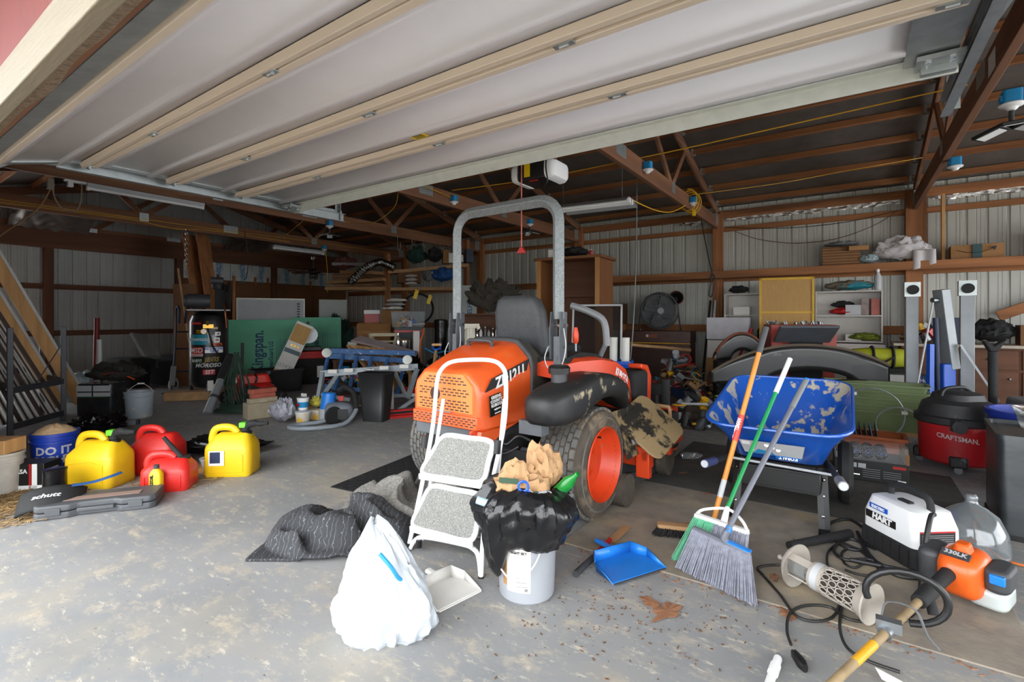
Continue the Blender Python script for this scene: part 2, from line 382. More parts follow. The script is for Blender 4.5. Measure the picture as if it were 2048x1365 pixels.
def truss(x, label, full=True):
    t = thing('roof_truss', label, 'truss', (x, 0, 2.97), group='wooden roof trusses')
    m = 'old_wood_y'
    part('bottom_chord', MB().box(-.03, .03, .6, 9.82, 0, .215), m, t, bevel=.004, seg=1)
    zt = lambda y: zr(y)-.12-2.97
    for s in (0, 1):
        a, b = ((.62, YR) if s == 0 else (9.8, YR))
        part('top_chord', MB().bar((0, a, zt(a)-.02), (0, b, zt(b)-.02), .04, .15), m, t, bevel=.004, seg=1)
    for a, b in ((3.5, 2.75), (3.5, YR), (6.9, YR), (6.9, 7.62)):
        part('web', MB().bar((0, a, .17), (0, b, zt(b)), .038, .09), m, t, bevel=.003, seg=1)
    for y, w in ((3.5, .14), (6.9, .14), (5.0, .28)):
        part('gusset_plate', MB().box(-.034, .034, y-w/2, y+w/2, .07, .215), 'galv', t)
    part('gusset_plate', MB().box(-.034, .034, 9.55, 9.8, .05, .26), 'galv', t)
    return t
for x, lb in zip(TX, ('roof truss against the far left end wall above the dark beam', 'second roof truss from the left wall with two stapled yellow wires', 'roof truss with long white tube lamp and wire hooks under it', 'middle roof truss behind the garage door opener with a hanging lamp socket', 'roof truss right of the garage door opener with coiled yellow cord', 'rightmost roof truss in view, with a lumber stamp tag on it', 'roof truss beyond the right edge')):
    truss(x, lb)
part('grade_tag', MB().box(-.0322, -.0312, 0, .2, .02, .16), 'paper', bpy.data.objects['roof_truss.005'], loc=(0, 4.55, 0))
# ================================================================ overhead door, rolled open
DX0, DX1, DZ = -4.63, .36, 2.45
gd = thing('garage_door', 'white sectional steel garage door rolled open overhead', 'garage door', (0, 0, DZ))
SEC = .55
mat('panel_shadow', '#55524f', .6, var=.1)
def section(k):
    w = MB(); L = DX1-DX0
    # profile across one section: (s, z) seen from below, two pressed steps
    pr = [(0, 0), (.075, 0), (.09, -.013), (.105, -.013), (.13, 0), (.36, 0), (.375, -.018), (.41, -.018), (.44, 0), (SEC-.004, 0)]
    n = len(pr); w.add([(x, s, z) for x in (DX0, DX1) for s, z in pr], [(i, i+1, n+i+1, n+i) for i in range(n-1)])
    o = part('door_panel', w, 'door_white', gd, smooth=12, solid=.004)
    for s in ((0.004, .052), (SEC-.056, SEC-.008))[:1 if k == 0 else 2]:
        part('rail', MB().prism([(s[0], -.005), (s[0]+.006, -.042), (s[1]-.006, -.042), (s[1], -.005)], DX0+.01, DX1-.01, 'x'), 'door_rail', o, bevel=.003, seg=1)
    part('outer_skin', MB().box(DX0, DX1, 0, SEC-.004, .03, .04), 'door_white', o)
    part('end_stile', MB().box(DX0-.005, DX0+.07, .0, SEC-.01, -.012, .03), 'galv', o)
    part('end_stile', MB().box(DX1-.16, DX1+.02, .0, SEC-.01, -.02, .03), 'galv', o)
    return o
secs = [section(k) for k in range(4)]
for k in (0, 1, 2): secs[k].location = (0, 2.85-SEC*(k+1), 0)
tl = R(15); secs[3].rotation_euler = (tl, 0, 0); secs[3].location = (0, 1.2-SEC*cos(tl), -SEC*sin(tl))
hn = None
for k in (1, 2, 3):
    for x in (-4.6, -3.45, -2.15, -.95, .3):
        if hn is None: hn = part('hinge', MB().box(-.045, .045, -.016, .016, -.048, -.042).cyl((-.02, 0, -.05), (.02, 0, -.05), .008), 'galv', gd); o = hn
        else: o = copy(hn, gd)
        o.location = (x, 2.85-SEC*k, 0)
part('top_strut', MB().box(DX0-.02, DX1+.03, 2.842, 2.848, -.085, .02).box(DX0, DX1, 2.8, 2.845, -.012, -.004), 'galv_light', gd)
for x in (DX0-.02, DX1-.1):
    part('roller_bracket', MB().box(x-.02, x+.14, 2.72, 2.84, -.05, -.03).box(x+.0, x+.12, 2.8, 2.87, -.08, -.028).cyl((x+.02, 2.83, -.03), (x+.13, 2.83, -.03), .008), 'galv', gd)
    for i in (0, 1):
        for j in (0, 1): part('bolt', MB().cyl((x+.02+.08*i, 2.75+.06*j, -.06), (x+.02+.08*i, 2.75+.06*j, -.045), .012, n=6), 'chrome', gd)
sb = thing('x', None, None); bpy.data.objects.remove(sb)
part('bottom_retainer', MB().box(DX0, DX1, -.075, 0, -.03, -.012), 'galv', secs[3])
part('bottom_seal', MB().tube([(x, -.105+.012*nz((x, 0, 0), 3), -.005+.018*nz((x, 1, 0), 2)) for x in [DX0+i*(DX1-DX0)/70 for i in range(71)]], .04, 8, flat=.6), 'seal', secs[3])
stk = part('warning_sticker', MB().box(-1.55, -1.43, 2.18, 2.26, -.005, -.003), 'yellow_sticker', gd)
stk.location = AY(836, 241, 2.2)-V((-1.49, 2.22, DZ))-V((0, 0, 0)); stk.location.z = -.001; 
for i in range(4): part('print_line', MB().box(-1.53, -1.45, 2.19+.017*i, 2.197+.017*i, -.0065, -.005), 'black', stk)
for sx, nm in ((-4.74, 'galvanized horizontal track on the left of the open garage door'), (.45, 'galvanized horizontal track on the right of the open garage door')):
    t = thing('door_track', nm, 'track', (sx, 0, 2.42), group='garage door tracks')
    part('channel', MB().box(-.004, .0, 1.05, 3.5, -.03, .05).box(-.004, .045*(1 if sx < 0 else -1), 1.05, 3.5, -.034, -.03).box(-.004, .045*(1 if sx < 0 else -1), 1.05, 3.5, .05, .054), 'galv', t)
    part('angle_iron', MB().box(-.03, .0, .7, 3.5, .056, .06).box(-.034, -.03, .7, 3.5, .02, .1), 'galv', t)
    part('curved_end', MB().tube(spl([(0, 1.05, .01), (0, .85, -.02), (0, .68, -.16), (0, .64, -.4), (0, .64, -1.2), (0, .64, -2.4)], 5), .03, 6), 'galv', t)
    h = part('hanger', MB().box(-.03, .03, 3.44, 3.445, -.02, .9).box(-.03, -.025, 3.41, 3.445, -.02, .9), 'galv', t)
    for i in range(14): part('slot', MB().cyl((0, 3.438, .03+.05*i), (0, 3.446, .03+.05*i), .009, n=8), 'black', h)
tr = bpy.data.objects['door_track.001']
pa = part('perforated_strut', MB().bar((.02, 3.0, .12), (.5, 1.4, .62), .05, .004), 'galv', tr)
# opener
op = thing('garage_door_opener', 'black garage door opener motor with white lamp lenses', 'opener', (-2.13, 3.5, 2.5))
part('housing', MB().loft([rr(.26, .30, .03, z) for z in (-.075, .07)]), 'black', op, bevel=.006)
for s in (-1, 1):
    part('lamp_lens', MB().loft([[(s*(.13+d), p[0], p[1]) for p in [(q[0]*k, q[1]*k) for q in rr(.3, .16, .05, 0)]][::s] for d, k in ((0, 1), (.045, .97), (.075, .8), (.085, .55))]), 'white', op)
part('warning_label', MB().box(-.055, .0, -.156, -.152, -.055, .062), 'yellow_sticker', op)
part('rail', MB().box(-.02, .02, -2.85, -.12, .075, .1), 'steel', op)
part('underside_label', MB().box(-.03, .04, -.12, -.09, -.08, -.076), 'red', op)
part('bracket', MB().bar((-.1, .1, .07), (-.1, .1, .95), .03, .004).bar((.1, .1, .07), (.1, .1, .95), .03, .004).bar((-.1, 0, .07), (-.25, -.3, .6), .02, .003), 'steel', op)
part('power_cord', MB().tube(spl([(.16, -.1, .6), (.17, -.15, .2), (.16, -.17, 0), (.17, -.16, -.12), (.1, -.1, -.15), (.05, -.05, -.08)], 5), .006), 'black', op)
cd = part('release_cord', MB().tube([(-.05, -.2, .08), (-.05, -.2, -.63)], .005), mat('cord_pink', '#c46a5c', .6), op)
part('pull_handle', MB().prism([(-.04, 0), (.04, 0), (.03, .025), (.012, .05), (-.012, .05), (-.03, .025)], -.2-.01, -.2+.01, 'y'), 'red', op, bevel=.004, loc=(-.05, 0, -.68))

# ================================================================ lamps and wiring under the roof
def strip_light(name, label, a, b, up=.0, tubes=1, wide=.09, hood=False):
    a = V(a); b = V(b); d = (b-a); L = d.length; t = thing(name, label, 'light fixture', a, math.atan2(d.y, d.x))
    if hood:
        part('hood', MB().prism([(-wide, -.0), (-wide*.45, .06), (wide*.45, .06), (wide, 0), (wide-.005, 0), (wide*.42, .052), (-wide*.42, .052), (-wide+.005, 0)], 0, L, 'x'), 'light_grey', t)
    else:
        part('housing', MB().prism([(-wide/2, .0), (-wide*.3, -.045), (wide*.3, -.045), (wide/2, 0)], 0, L, 'x'), 'light_grey', t)
    for k in range(tubes):
        y = 0 if tubes == 1 else (-.05+.1*k)
        tb = part('tube', MB().cyl((.02, y, -.06 if not hood else .02), (L-.02, y, -.06 if not hood else .02), .019, n=12), 'white', t)
        for e in (.0, L-.03): part('socket', MB().box(e, e+.03, y-.022, y+.022, -.085 if not hood else 0, -.03 if not hood else .05), 'white', tb)
    return t
strip_light('strip_light', 'long white strip light with one tube under the roof truss at left', (-7.69, 1.98, 2.95), (-7.69, 3.3, 2.95))
o = strip_light('shop_light', 'hanging white two tube shop light beside the tractor roll bar', (-2.83, 5.12, 2.56), (-1.98, 5.2, 2.6), tubes=2, wide=.22, hood=True)
part('hanging_wire', MB().tube([(.05, 0, .06), (.0, 0, .9)], .003), 'steel', o); part('hanging_wire', MB().tube([(.75, 0, .06), (.75, 0, .9)], .003), 'steel', o)
strip_light('strip_light', 'dusty strip light under the second roof truss in front of the foam boards', (-10.43, 5.88, 2.9), (-10.43, 7.15, 2.9))
o = strip_light('shop_light', 'slim shop light hanging on a wire above the left storage shelf', (-9.95, 7.05, 2.53), (-9.25, 7.6, 2.67), wide=.1, hood=True)
part('hanging_wire', MB().tube([(.85, 0, .05), (.85, 0, .3)], .004), 'steel', o)
def socket(p, label, led=False, sc=1.):
    t = thing('lamp_socket', label, 'lamp socket', p, group='blue box lamp sockets'); t.scale = (sc, sc, sc)
    part('junction_box', MB().loft([rr(.1, .09, .02, z) for z in (-.02, .07)]).box(-.06, -.03, -.03, .03, .0, .04), 'box_blue', t, bevel=.004)
    part('porcelain_base', MB().lathe([(.02, -.065), (.03, -.055), (.035, -.045), (.06, -.035), (.068, -.025), (.06, -.018)], 20), 'white', t)
    if led:
        part('stem', MB().cyl((0, 0, -.06), (0, 0, -.15), .015), 'dark_grey', t)
        for k in range(3):
            a = k*2.1+.4; w = part('led_wing', MB().at(T(0, 0, -.15, 0, .25, a)).box(.03, .2, -.06, .06, -.012, .012), 'black', t, bevel=.005)
            part('diffuser', MB().at(T(0, 0, -.15, 0, .25, a)).box(.05, .18, -.045, .045, -.016, -.011), 'white', w)
    return t
S = [socket((-1.97, 5.7, 3.08), 'blue lamp socket on the truss above the hanging shop light'),
     socket((-1.97, 7.75, 3.08), 'blue lamp socket wrapped in coiled yellow cord'),
     socket((-4.88, 5.55, 3.06), 'blue lamp socket on the middle truss left of the roll bar'),
     socket((-4.88, 7.67, 3.06), 'blue lamp socket seen through the roll bar arch', True),
     socket((-7.64, 5.35, 2.96), 'blue lamp socket with folding led light on the left truss', True),
     socket((.9, 4.62, 2.76), 'blue lamp socket with folding led light at the right edge', True),
     socket((.92, 6.9, 2.92), 'small blue lamp socket far along the rightmost truss'),
     socket((-10.4, 7.13, 2.97), 'small blue lamp socket above the ceiling fan')]
def cord(name, label, pts, r=.005, m='cord_yellow', n=6, cat='cord', group=None):
    o = part(name, MB().tube(spl(pts, n), r, 6), m); tag(o, label, cat, group); return o
cord('extension_cable', 'yellow cord strung from the middle truss to the right truss', [(-4.88, 5.5, 3.2), (-3.5, 5.6, 3.17), (-2, 5.65, 3.2), (-1.2, 5.62, 3.21), (0, 5.58, 3.24), (.82, 5.56, 3.26)], .007)
cord('extension_cable', 'thin yellow cord sagging between the two trusses at right', [(-1.98, 7.8, 3.2), (-.9, 8.0, 3.24), (0, 8.3, 3.36), (.82, 8.65, 3.48)], .005)
cord('extension_cable', 'yellow cord from the hanging shop light to the coiled loops', [(-2.0, 5.3, 2.62), (-2.02, 6.1, 2.66), (-2.05, 6.9, 2.78), (-2.02, 7.5, 2.98)], .007)
cp = [V((-2.0+.13*sin(a), 7.55+.02*a, 3.08+.16*cos(a))) for a in [i*.5 for i in range(0, 40)]]
cord('coiled_cable', 'coil of yellow cord looped over the truss right of the opener', cp, .008, n=2)
part('plug', MB().box(-.02, .02, -.02, .02, -.12, -.02), 'yellow_sticker', bpy.data.objects['coiled_cable'], loc=(-1.97, 7.8, 2.99))
cord('stapled_wire', 'upper thin yellow wire stapled along the second left truss', [AX(x, y, -10.44) for x, y in ((0, 399), (140, 419), (270, 436), (375, 451), (470, 464), (600, 480), (740, 500), (800, 508))], .006)
cord('stapled_wire', 'lower thin yellow wire stapled along the second left truss', [AX(x, y, -10.44) for x, y in ((0, 405), (95, 417), (260, 439), (350, 458), (400, 459), (485, 470), (580, 484))], .006)
cord('roof_wire', 'yellow wire running along the middle truss to the left', [(-4.9, 5.5, 3.1), (-4.9, 4.6, 3.12), (-5.8, 5.2, 3.0), (-6.8, 5.6, 2.94), (-7.66, 5.8, 3.08), (-7.66, 5.3, 3.06)], .006)
cord('roof_wire', 'orange yellow wire draped from the left truss to the second truss', [(-7.66, 4.9, 3.0), (-8.6, 5.2, 2.93), (-9.6, 5.6, 2.95), (-10.4, 6.0, 3.08)], .006)
cord('hanging_cable', 'thin grey cable hanging beside the tall cabinet to the floor', [AY(x, y, 6.6) for x, y in ((1274, 340), (1273, 470), (1271, 560), (1266, 660), (1258, 745), (1250, 820))], .008, 'mid_grey')
cord('hanging_cable', 'black cable hanging from the coiled cord truss to the shelf', [AY(x, y, 9.3) for x, y in ((1400, 425), (1408, 470), (1418, 520), (1424, 548), (1420, 575), (1418, 590), (1424, 592), (1430, 560), (1424, 548), (1420, 560))], .01, 'black')
cord('sagging_wire', 'thin brown wire sagging across the back wall above the shelf', [AY(x, y, 9.75) for x, y in ((1470, 463), (1510, 477), (1560, 485), (1610, 486), (1680, 476), (1750, 450), (1790, 425))], .006, 'dark_wood_x')
cord('sagging_wire', 'dark wire looped under the upper girt of the back wall', [AY(x, y, 9.75) for x, y in ((1450, 455), (1530, 457), (1610, 454), (1700, 443), (1795, 422))], .006, 'black')
cord('hanging_wire', 'grey wire dangling in front of the foam boards', [AX(x, y, -10.42) for x, y in ((489, 462), (492, 480), (496, 520), (494, 550), (489, 560))], .008, 'dark_grey')
for i, (x, dz) in enumerate(((797, .3), (826, .12), (848, .12), (882, .12), (900, .12), (915, .13), (930, .1), (940, .1))):
    p = AX(x-2, 480, -7.66); p.z = 2.98
    o = part('wire_hook', MB().tube(spl([(0, 0, .0), (0, 0, -dz*.6), (0, .03, -dz), (0, .07, -dz*.95), (0, .08, -dz*.4)], 4), .006, 6), 'galv', loc=p)
    tag(o, ('large wire hook on the left truss, apart from the others' if i == 0 else ('first', 'second', 'third', 'fourth', 'fifth', 'sixth', 'seventh')[i-1]+' small wire hook from the left in the row under the left truss'), 'hook', 'wire hooks under the truss')
# ceiling fan
cf = thing('ceiling_fan', 'black ceiling fan with light kit hanging above the foam boards', 'ceiling fan', AX(627, 545, -10.6))
part('canopy', MB().lathe([(.02, .28), (.055, .3), (.07, .36)], 20), 'chrome', cf)
part('rod', MB().cyl((0, 0, .05), (0, 0, .32), .015), 'black', cf)
part('motor', MB().lathe([(.05, -.06), (.13, -.03), (.15, .02), (.12, .06), (.05, .09)], 24), 'black', cf)
for k in range(5): part('blade', MB().at(T(0, 0, 0, .15, 0, k*2*PI/5+.9)).box(.14, .62, -.07, .07, -.006, .006), 'dark_wood_x', cf, bevel=.004)
for k in range(4):
    a = k*PI/2+.3; part('light_cup', MB().at(T(.09*cos(a), .09*sin(a), -.1, 0, .6, a)).lathe([(.02, .04), (.03, .02), (.045, -.05)], 12), 'black', cf)
cord('fan_pull_chain', 'yellow cord hanging beside the ceiling fan', [AX(x, y, -10.35) for x, y in ((650, 498), (653, 520), (656, 560), (655, 585))], .01)
# outlet box with loop of cable by the strip light
ob = thing('outlet_box', 'beige outlet with looped cable on the truss left of the strip light', 'outlet', (-7.68, 1.75, 2.9))
part('plate', MB().box(-.02, .02, -.13, -.07, -.1, .03), 'trim_cream', ob, bevel=.003)
part('box', MB().box(-.03, .03, .02, .22, .03, .05).box(-.03, .03, .05, .1, -.03, .03), 'white', ob)
part('cable', MB().tube(spl([(0, -.08, -.08), (0, -.06, -.2), (.01, 0, -.3), (.01, .1, -.32), (.0, .16, -.25), (0, .18, -.1), (0, .18, .02)], 5), .009), 'trim_cream', ob)
part('drop_cable', MB().tube(spl([(0, -.1, -.1), (-.3, -.15, -.3), (-.6, -.3, -.5), (-1, -.5, -.75)], 5), .008), 'tan_wood_x', ob)
# ================================================================ zero-turn mower
mat('orange', '#d8541d', .42, var=.05, sc=3, col2='#c9682f', lo=.6, hi=.75, sc2=9, coat=.2)
mat('orange_red', '#cc3f18', .42, var=.08, sc=5, col2='#a85a3a', lo=.62, hi=.7, sc2=14)
mat('rops', '#858b8c', .6, .3, var=.16, sc=40, col2='#6c7172', lo=.5, hi=.62, sc2=120)
mat('vinyl', '#3b3d3f', .55, var=.12, sc=25, bump=.2, bsc=60)
mat('mud_black', '#1f1f1f', .5, var=.15, sc=6, col2='#a79a80', lo=.6, hi=.68, sc2=9)
mat('mud_plate', '#27231d', .85, var=.2, sc=9, col2='#97815c', lo=.44, hi=.5, sc2=6, bump=.4)
mat('tread', '#5f5e5b', .9, var=.25, sc=9, col2='#86745c', lo=.55, hi=.7, sc2=5)
mat('sidewall', '#4c443b', .9, var=.25, sc=12, col2='#7b6a54', lo=.5, hi=.65, sc2=6)
mat('grime_grey', '#55595d', .6, var=.15, sc=9)
tk = thing('riding_mower', 'orange zero turn riding mower with roll bar and wide turf tires', 'lawn mower', (-2.03, 2.95, .0095), R(-2))
RT, WT = .35, .32
def wheel(cx, side):
    w = MB(); n = 48
    prof = [(-.5, .235), (-.5, .255), (-.49, .30), (-.44, .335), (-.3, .347), (0, .35), (.3, .347), (.44, .335), (.49, .30), (.5, .255), (.5, .235), (.44, .22), (-.44, .22)]
    w.loft([[(cx+p*WT, r*cos(2*PI*i/n), RT+r*sin(2*PI*i/n)) for i in range(n)] for p, r in prof], closed=True)
    t = part('tire', w, 'sidewall', tk)
    b = MB(); rows = 34; cols = 9
    for i in range(rows):
        for j in range(cols):
            a = 2*PI*(i+(.5 if j % 2 else 0))/rows; u = -.45+.9*j/(cols-1)
            r0 = .347 if abs(u) < .35 else (.347-.055*(abs(u)-.35)/.1)
            M = Matrix.Translation((cx+u*WT, 0, RT)) @ Matrix.Rotation(a, 4, 'X') @ Matrix.Translation((0, 0, r0)) @ Matrix.Rotation(-.5*(1 if u > 0 else -1)*(abs(u) > .4), 4, 'Y')
            b.at(M).box(-.014, .014, -.026, .026, -.01, .011)
    part('tread_blocks', b, 'tread', t, kind='stuff', smooth=0)
    s = side
    rim = MB().loft([[(cx+s*x, r*cos(2*PI*i/40), RT+r*sin(2*PI*i/40)) for i in range(40)] for x, r in ((.165, .24), (.172, .235), (.15, .222), (.06, .205), (.045, .19), (.05, .1), (.03, .09), (.02, .03))], c0=False)
    part('rim', rim, 'orange_red', tk)
    part('valve', MB().cyl((cx+s*.06, .1, RT+.14), (cx+s*.09, .1, RT+.14), .006), 'black', tk)
    part('hub', MB().cyl((cx+s*.02, 0, RT), (cx+s*.07, 0, RT), .055, n=20), 'orange_red', tk)
wheel(.575, 1); wheel(-.575, -1)
part('axle', MB().cyl((-.5, 0, RT), (.5, 0, RT), .06).box(-.25, .25, -.5, .5, .28, .55), 'matte_black', tk)
# engine hood
def hr(y, w, z0, z1, ch):
    c = ch; return [(-w/2, y, z0), (w/2, y, z0), (w/2, y, z1-c*1.3), (w/2-.018, y, z1-c*.75), (w/2-c*.8, y, z1-.012), (w/2-c*1.35, y, z1), (-w/2+c*1.35, y, z1), (-w/2+c*.8, y, z1-.012), (-w/2+.018, y, z1-c*.75), (-w/2, y, z1-c*1.3)]
hood = part('hood', MB().loft([hr(-.70, .55, .625, .96, .1), hr(-.66, .575, .615, .985, .11), (hr(-.5, .6, .62, 1.055, .13)), hr(-.35, .615, .62, 1.105, .14), hr(-.2, .62, .62, 1.135, .15)]), 'orange', tk, bevel=.02, seg=3, smooth=40)
gp = MB().add([(-.235, -.712, .72), (.235, -.712, .72), (.235, -.712, .88), (.16, -.712, .95), (-.16, -.712, .95), (-.235, -.712, .88), (-.245, -.69, .71), (.245, -.69, .71), (.245, -.69, .885), (.165, -.69, .96), (-.165, -.69, .96), (-.245, -.69, .885)],
          [(0, 1, 2, 3, 4, 5)]+[(i+6, (i+1) % 6+6, (i+1) % 6, i) for i in range(6)])
mat('orange_light', '#e57433', .45, var=.05, sc=4)
g = part('grille', gp, 'orange_light', hood, smooth=0)
sl = MB()
for i in range(12):
    z = .733+.0175*i
    for j in range(11):
        x = -.205+.041*j+(.01 if i % 2 else -.01)
        if abs(x) > .205-max(0, z-.87)*1.1: continue
        if (x+.07)**2+(z-.82)**2 < .055**2 or i in (4, 8): continue
        sl.box(x-.0135, x+.0135, -.7135, -.711, z-.0035, z+.0035)
part('grille_slots', sl, 'black', g, smooth=0, kind='stuff')
part('round_screen', MB().cyl((-.07, -.705, .82), (-.07, -.714, .82), .042, n=24), mat('brown_screen', '#3a2219', .8), hood)
sl = MB()
for i in range(4):
    for j in range(13): x = -.24+.04*j+(.012 if i % 2 else -.008); sl.box(x-.012, x+.012, -.7155, -.713, .647+.014*i-.003, .647+.014*i+.003)
skirt = part('hood_skirt', MB().loft([[(-.285, -.66, z), (-.27, -.714, z), (.27, -.714, z), (.285, -.66, z)] for z in (.628, .705)]), 'orange', hood, bevel=.006)
part('grille_slots', sl, 'black', skirt, smooth=0, kind='stuff')
part('corner_leg', MB().prism([(-.3, .52), (-.27, .62), (.1, .62), (-.02, .60), (-.2, .53)], .26, .29, 'x'), 'orange', hood, loc=(0, -.42, 0))
part('badge', MB().box(-.06, .06, -.716, -.713, .712, .72), 'mid_grey', hood)
dk = part('model_stripe', MB().prism([(-.66, .85), (-.25, .94), (-.22, 1.02), (-.6, .925)], .3065, .3095, 'x'), 'matte_black', hood)
dk.rotation_euler = (0, 0, R(-1.2)); dk.location = (.002, 0, 0)
text('ZD1211', .09, 'white', dk, (.3105, -.42, .925), (PI/2, R(-13), PI/2), bold=.003, shear=.15)
st_ = part('dealer_sticker', MB().prism([(-.63, .70), (-.52, .715), (-.53, .84), (-.64, .825)], .304, .3075, 'x'), 'black', hood)
for i, (w, s_) in enumerate((('GREENE', .026), ('COUNTY', .026), ('KUBOTA', .026), ('equipment', .014), ('sales service', .011))):
    text(w, s_, 'white', st_, (.3085, -.578+.004*i, .818-.024*i), (PI/2, R(-7), PI/2), bold=.001)
part('hood_handle', MB().tube(spl([(-.1, -.36, 1.1), (-.095, -.37, 1.135), (.0, -.375, 1.14), (.095, -.37, 1.135), (.1, -.36, 1.1)], 5), .013), 'dark_grey', hood)
band = MB().loft([hr(-.215, .645, .60, 1.155, .15), hr(-.17, .645, .60, 1.16, .15)])
part('hood_band', band, 'dark_grey', tk, bevel=.012)
part('engine_cover', MB().loft([hr(-.17, .60, .62, 1.14, .14), hr(-.05, .6, .62, 1.13, .14), hr(.04, .57, .62, 1.07, .16), hr(.1, .5, .62, .95, .14)]), mat('cover_grey', '#4f4b42', .7, var=.1), tk, bevel=.02, smooth=50)
part('bumper', MB().box(-.29, .19, -.67, -.6, .545, .62), 'grime_grey', tk, bevel=.008)
hk = part('tow_hook', MB().bar((.2, -.68, .58), (.27, -.62, .63), .03, .07), 'orange_red', tk, bevel=.01)
part('bolt', MB().cyl((.21, -.725, .585), (.21, -.69, .585), .017, n=6), 'chrome', hk)
part('rear_frame', MB().box(-.27, .27, -.6, -.1, .42, .6), 'matte_black', tk)
part('muffler_hose', MB().tube(spl([(.3, -.3, .42), (.42, -.28, .43), (.46, -.22, .52), (.44, -.18, .64)], 6), .035), 'grime_grey', tk)
part('cables', MB().tube(spl([(.22, -.5, .56), (.28, -.45, .5), (.34, -.4, .55), (.4, -.35, .52)], 5), .012).tube(spl([(.2, -.55, .52), (.3, -.52, .46), (.38, -.45, .5)], 5), .01), 'black', tk)
part('mud_flap', MB().bar((.2, -.55, .43), (.5, -.4, .4), .02, .14), 'matte_black', tk)
# seat
part('seat_back', MB().loft([rr(.40, .09, .04, .78, 5, 0, .2), rr(.45, .13, .06, .95, 5, 0, .17), rr(.46, .13, .06, 1.15, 5, 0, .13), rr(.44, .12, .055, 1.33, 5, 0, .1), rr(.38, .1, .05, 1.42, 5, 0, .085), rr(.26, .05, .024, 1.455, 5, 0, .08)]), 'vinyl', tk, smooth=60)
part('seat_cushion', MB().loft([rr(.5, .46, .08, .74, 5, 0, .42), rr(.52, .48, .1, .8, 5, 0, .42), rr(.48, .44, .1, .86, 5, 0, .42)]), 'vinyl', tk, bevel=.01)
for s in (-1, 1): part('armrest', MB().tube(spl([(s*.27, .18, 1.02), (s*.28, .35, 1.06), (s*.28, .48, 1.05)], 5), [.03, .035, .04, .04, .04, .04, .04, .04, .04, .035, .02]), 'matte_black', tk)
# roll bar
rp = [(-.455, -.1, 1.28), (-.455, -.1, 1.9)]+[(-.455+.15*(1-cos(a)), -.1, 1.93+.15*sin(a)) for a in [PI/2*i/6 for i in range(7)]]
rp = rp+[(-x, y, z) for x, y, z in rp[::-1]]
part('roll_bar', MB().tube(rp, .045, 4), 'rops', tk, bevel=.006, smooth=30)
for s in (-1, 1):
    x = s*.455
    lg = part('roll_bar_leg', MB().bar((x, -.1, .62), (x, -.1, 1.17), .055, .055), 'grime_grey', tk, bevel=.006)
    hb = part('hinge_bracket', MB().prism([(-.15, 1.02), (-.06, 1.0), (-.055, 1.33), (-.14, 1.33), (-.155, 1.2)], x-.04, x-.034, 'x').prism([(-.15, 1.02), (-.06, 1.0), (-.055, 1.33), (-.14, 1.33), (-.155, 1.2)], x+.034, x+.04, 'x'), 'grime_grey', tk, bevel=.003)
    part('pin', MB().cyl((x-.06, -.1, 1.24), (x+.065, -.1, 1.24), .013, n=8).cyl((x-.055, -.11, 1.1), (x+.06, -.11, 1.1), .01, n=8), 'chrome', hb)
    part('lanyard', MB().tube(spl([(x+.05, -.12, 1.22), (x+.09, -.16, 1.1), (x+.06, -.17, .98), (x-.02, -.17, .95), (x-.07, -.16, 1.02), (x-.06, -.13, 1.1)], 5), .004), 'light_grey', hb)
    part('warning_label', MB().box(x-.02, x+.03, -.1295, -.1285, .9, .98), 'paper' if s < 0 else 'yellow_sticker', lg)
# fuel tank over the right wheel, and its twin
def tank(s):
    m = MB()
    secs_ = [(-.62, .60, .10, .16), (-.58, .57, .17, .24), (-.45, .53, .21, .30), (-.3, .53, .22, .31), (-.15, .56, .22, .28), (0, .60, .22, .24), (.15, .61, .22, .21), (.3, .57, .21, .2), (.42, .5, .18, .22), (.5, .46, .12, .2)]
    rings = []
    for y, zc, w, h in secs_:
        base = {True: 0, False: 0}[True]
        z0 = {-.62: .72, -.58: .685, -.45: .67, -.3: .68, -.15: .73, 0: .765, .15: .765, .3: .73, .42: .66, .5: .62}[y]
        rings.append([(s*(.62+p[0]), y, z0+h*.36+p[1]) for p in [(q[0], q[1]) for q in rr(w*1.2, h*.72, .055, 0, 4)]][::-s])
    m.loft(rings)
    o = part('fuel_tank', m, 'mud_black', tk, smooth=60)
    part('filler_neck', MB().cyl((s*.58, -.3, .86), (s*.58, -.3, .96), .05, n=20), 'dark_grey', o)
    part('fuel_cap', MB().lathe([(.066, 0), (.068, .035), (.055, .05), (.02, .052)], 10, (s*.58, -.3, .95)), 'black', o)
    part('bracket', MB().box(s*.42, s*.58, -.5, -.42, .6, .68), 'grime_grey', o)
tank(1)
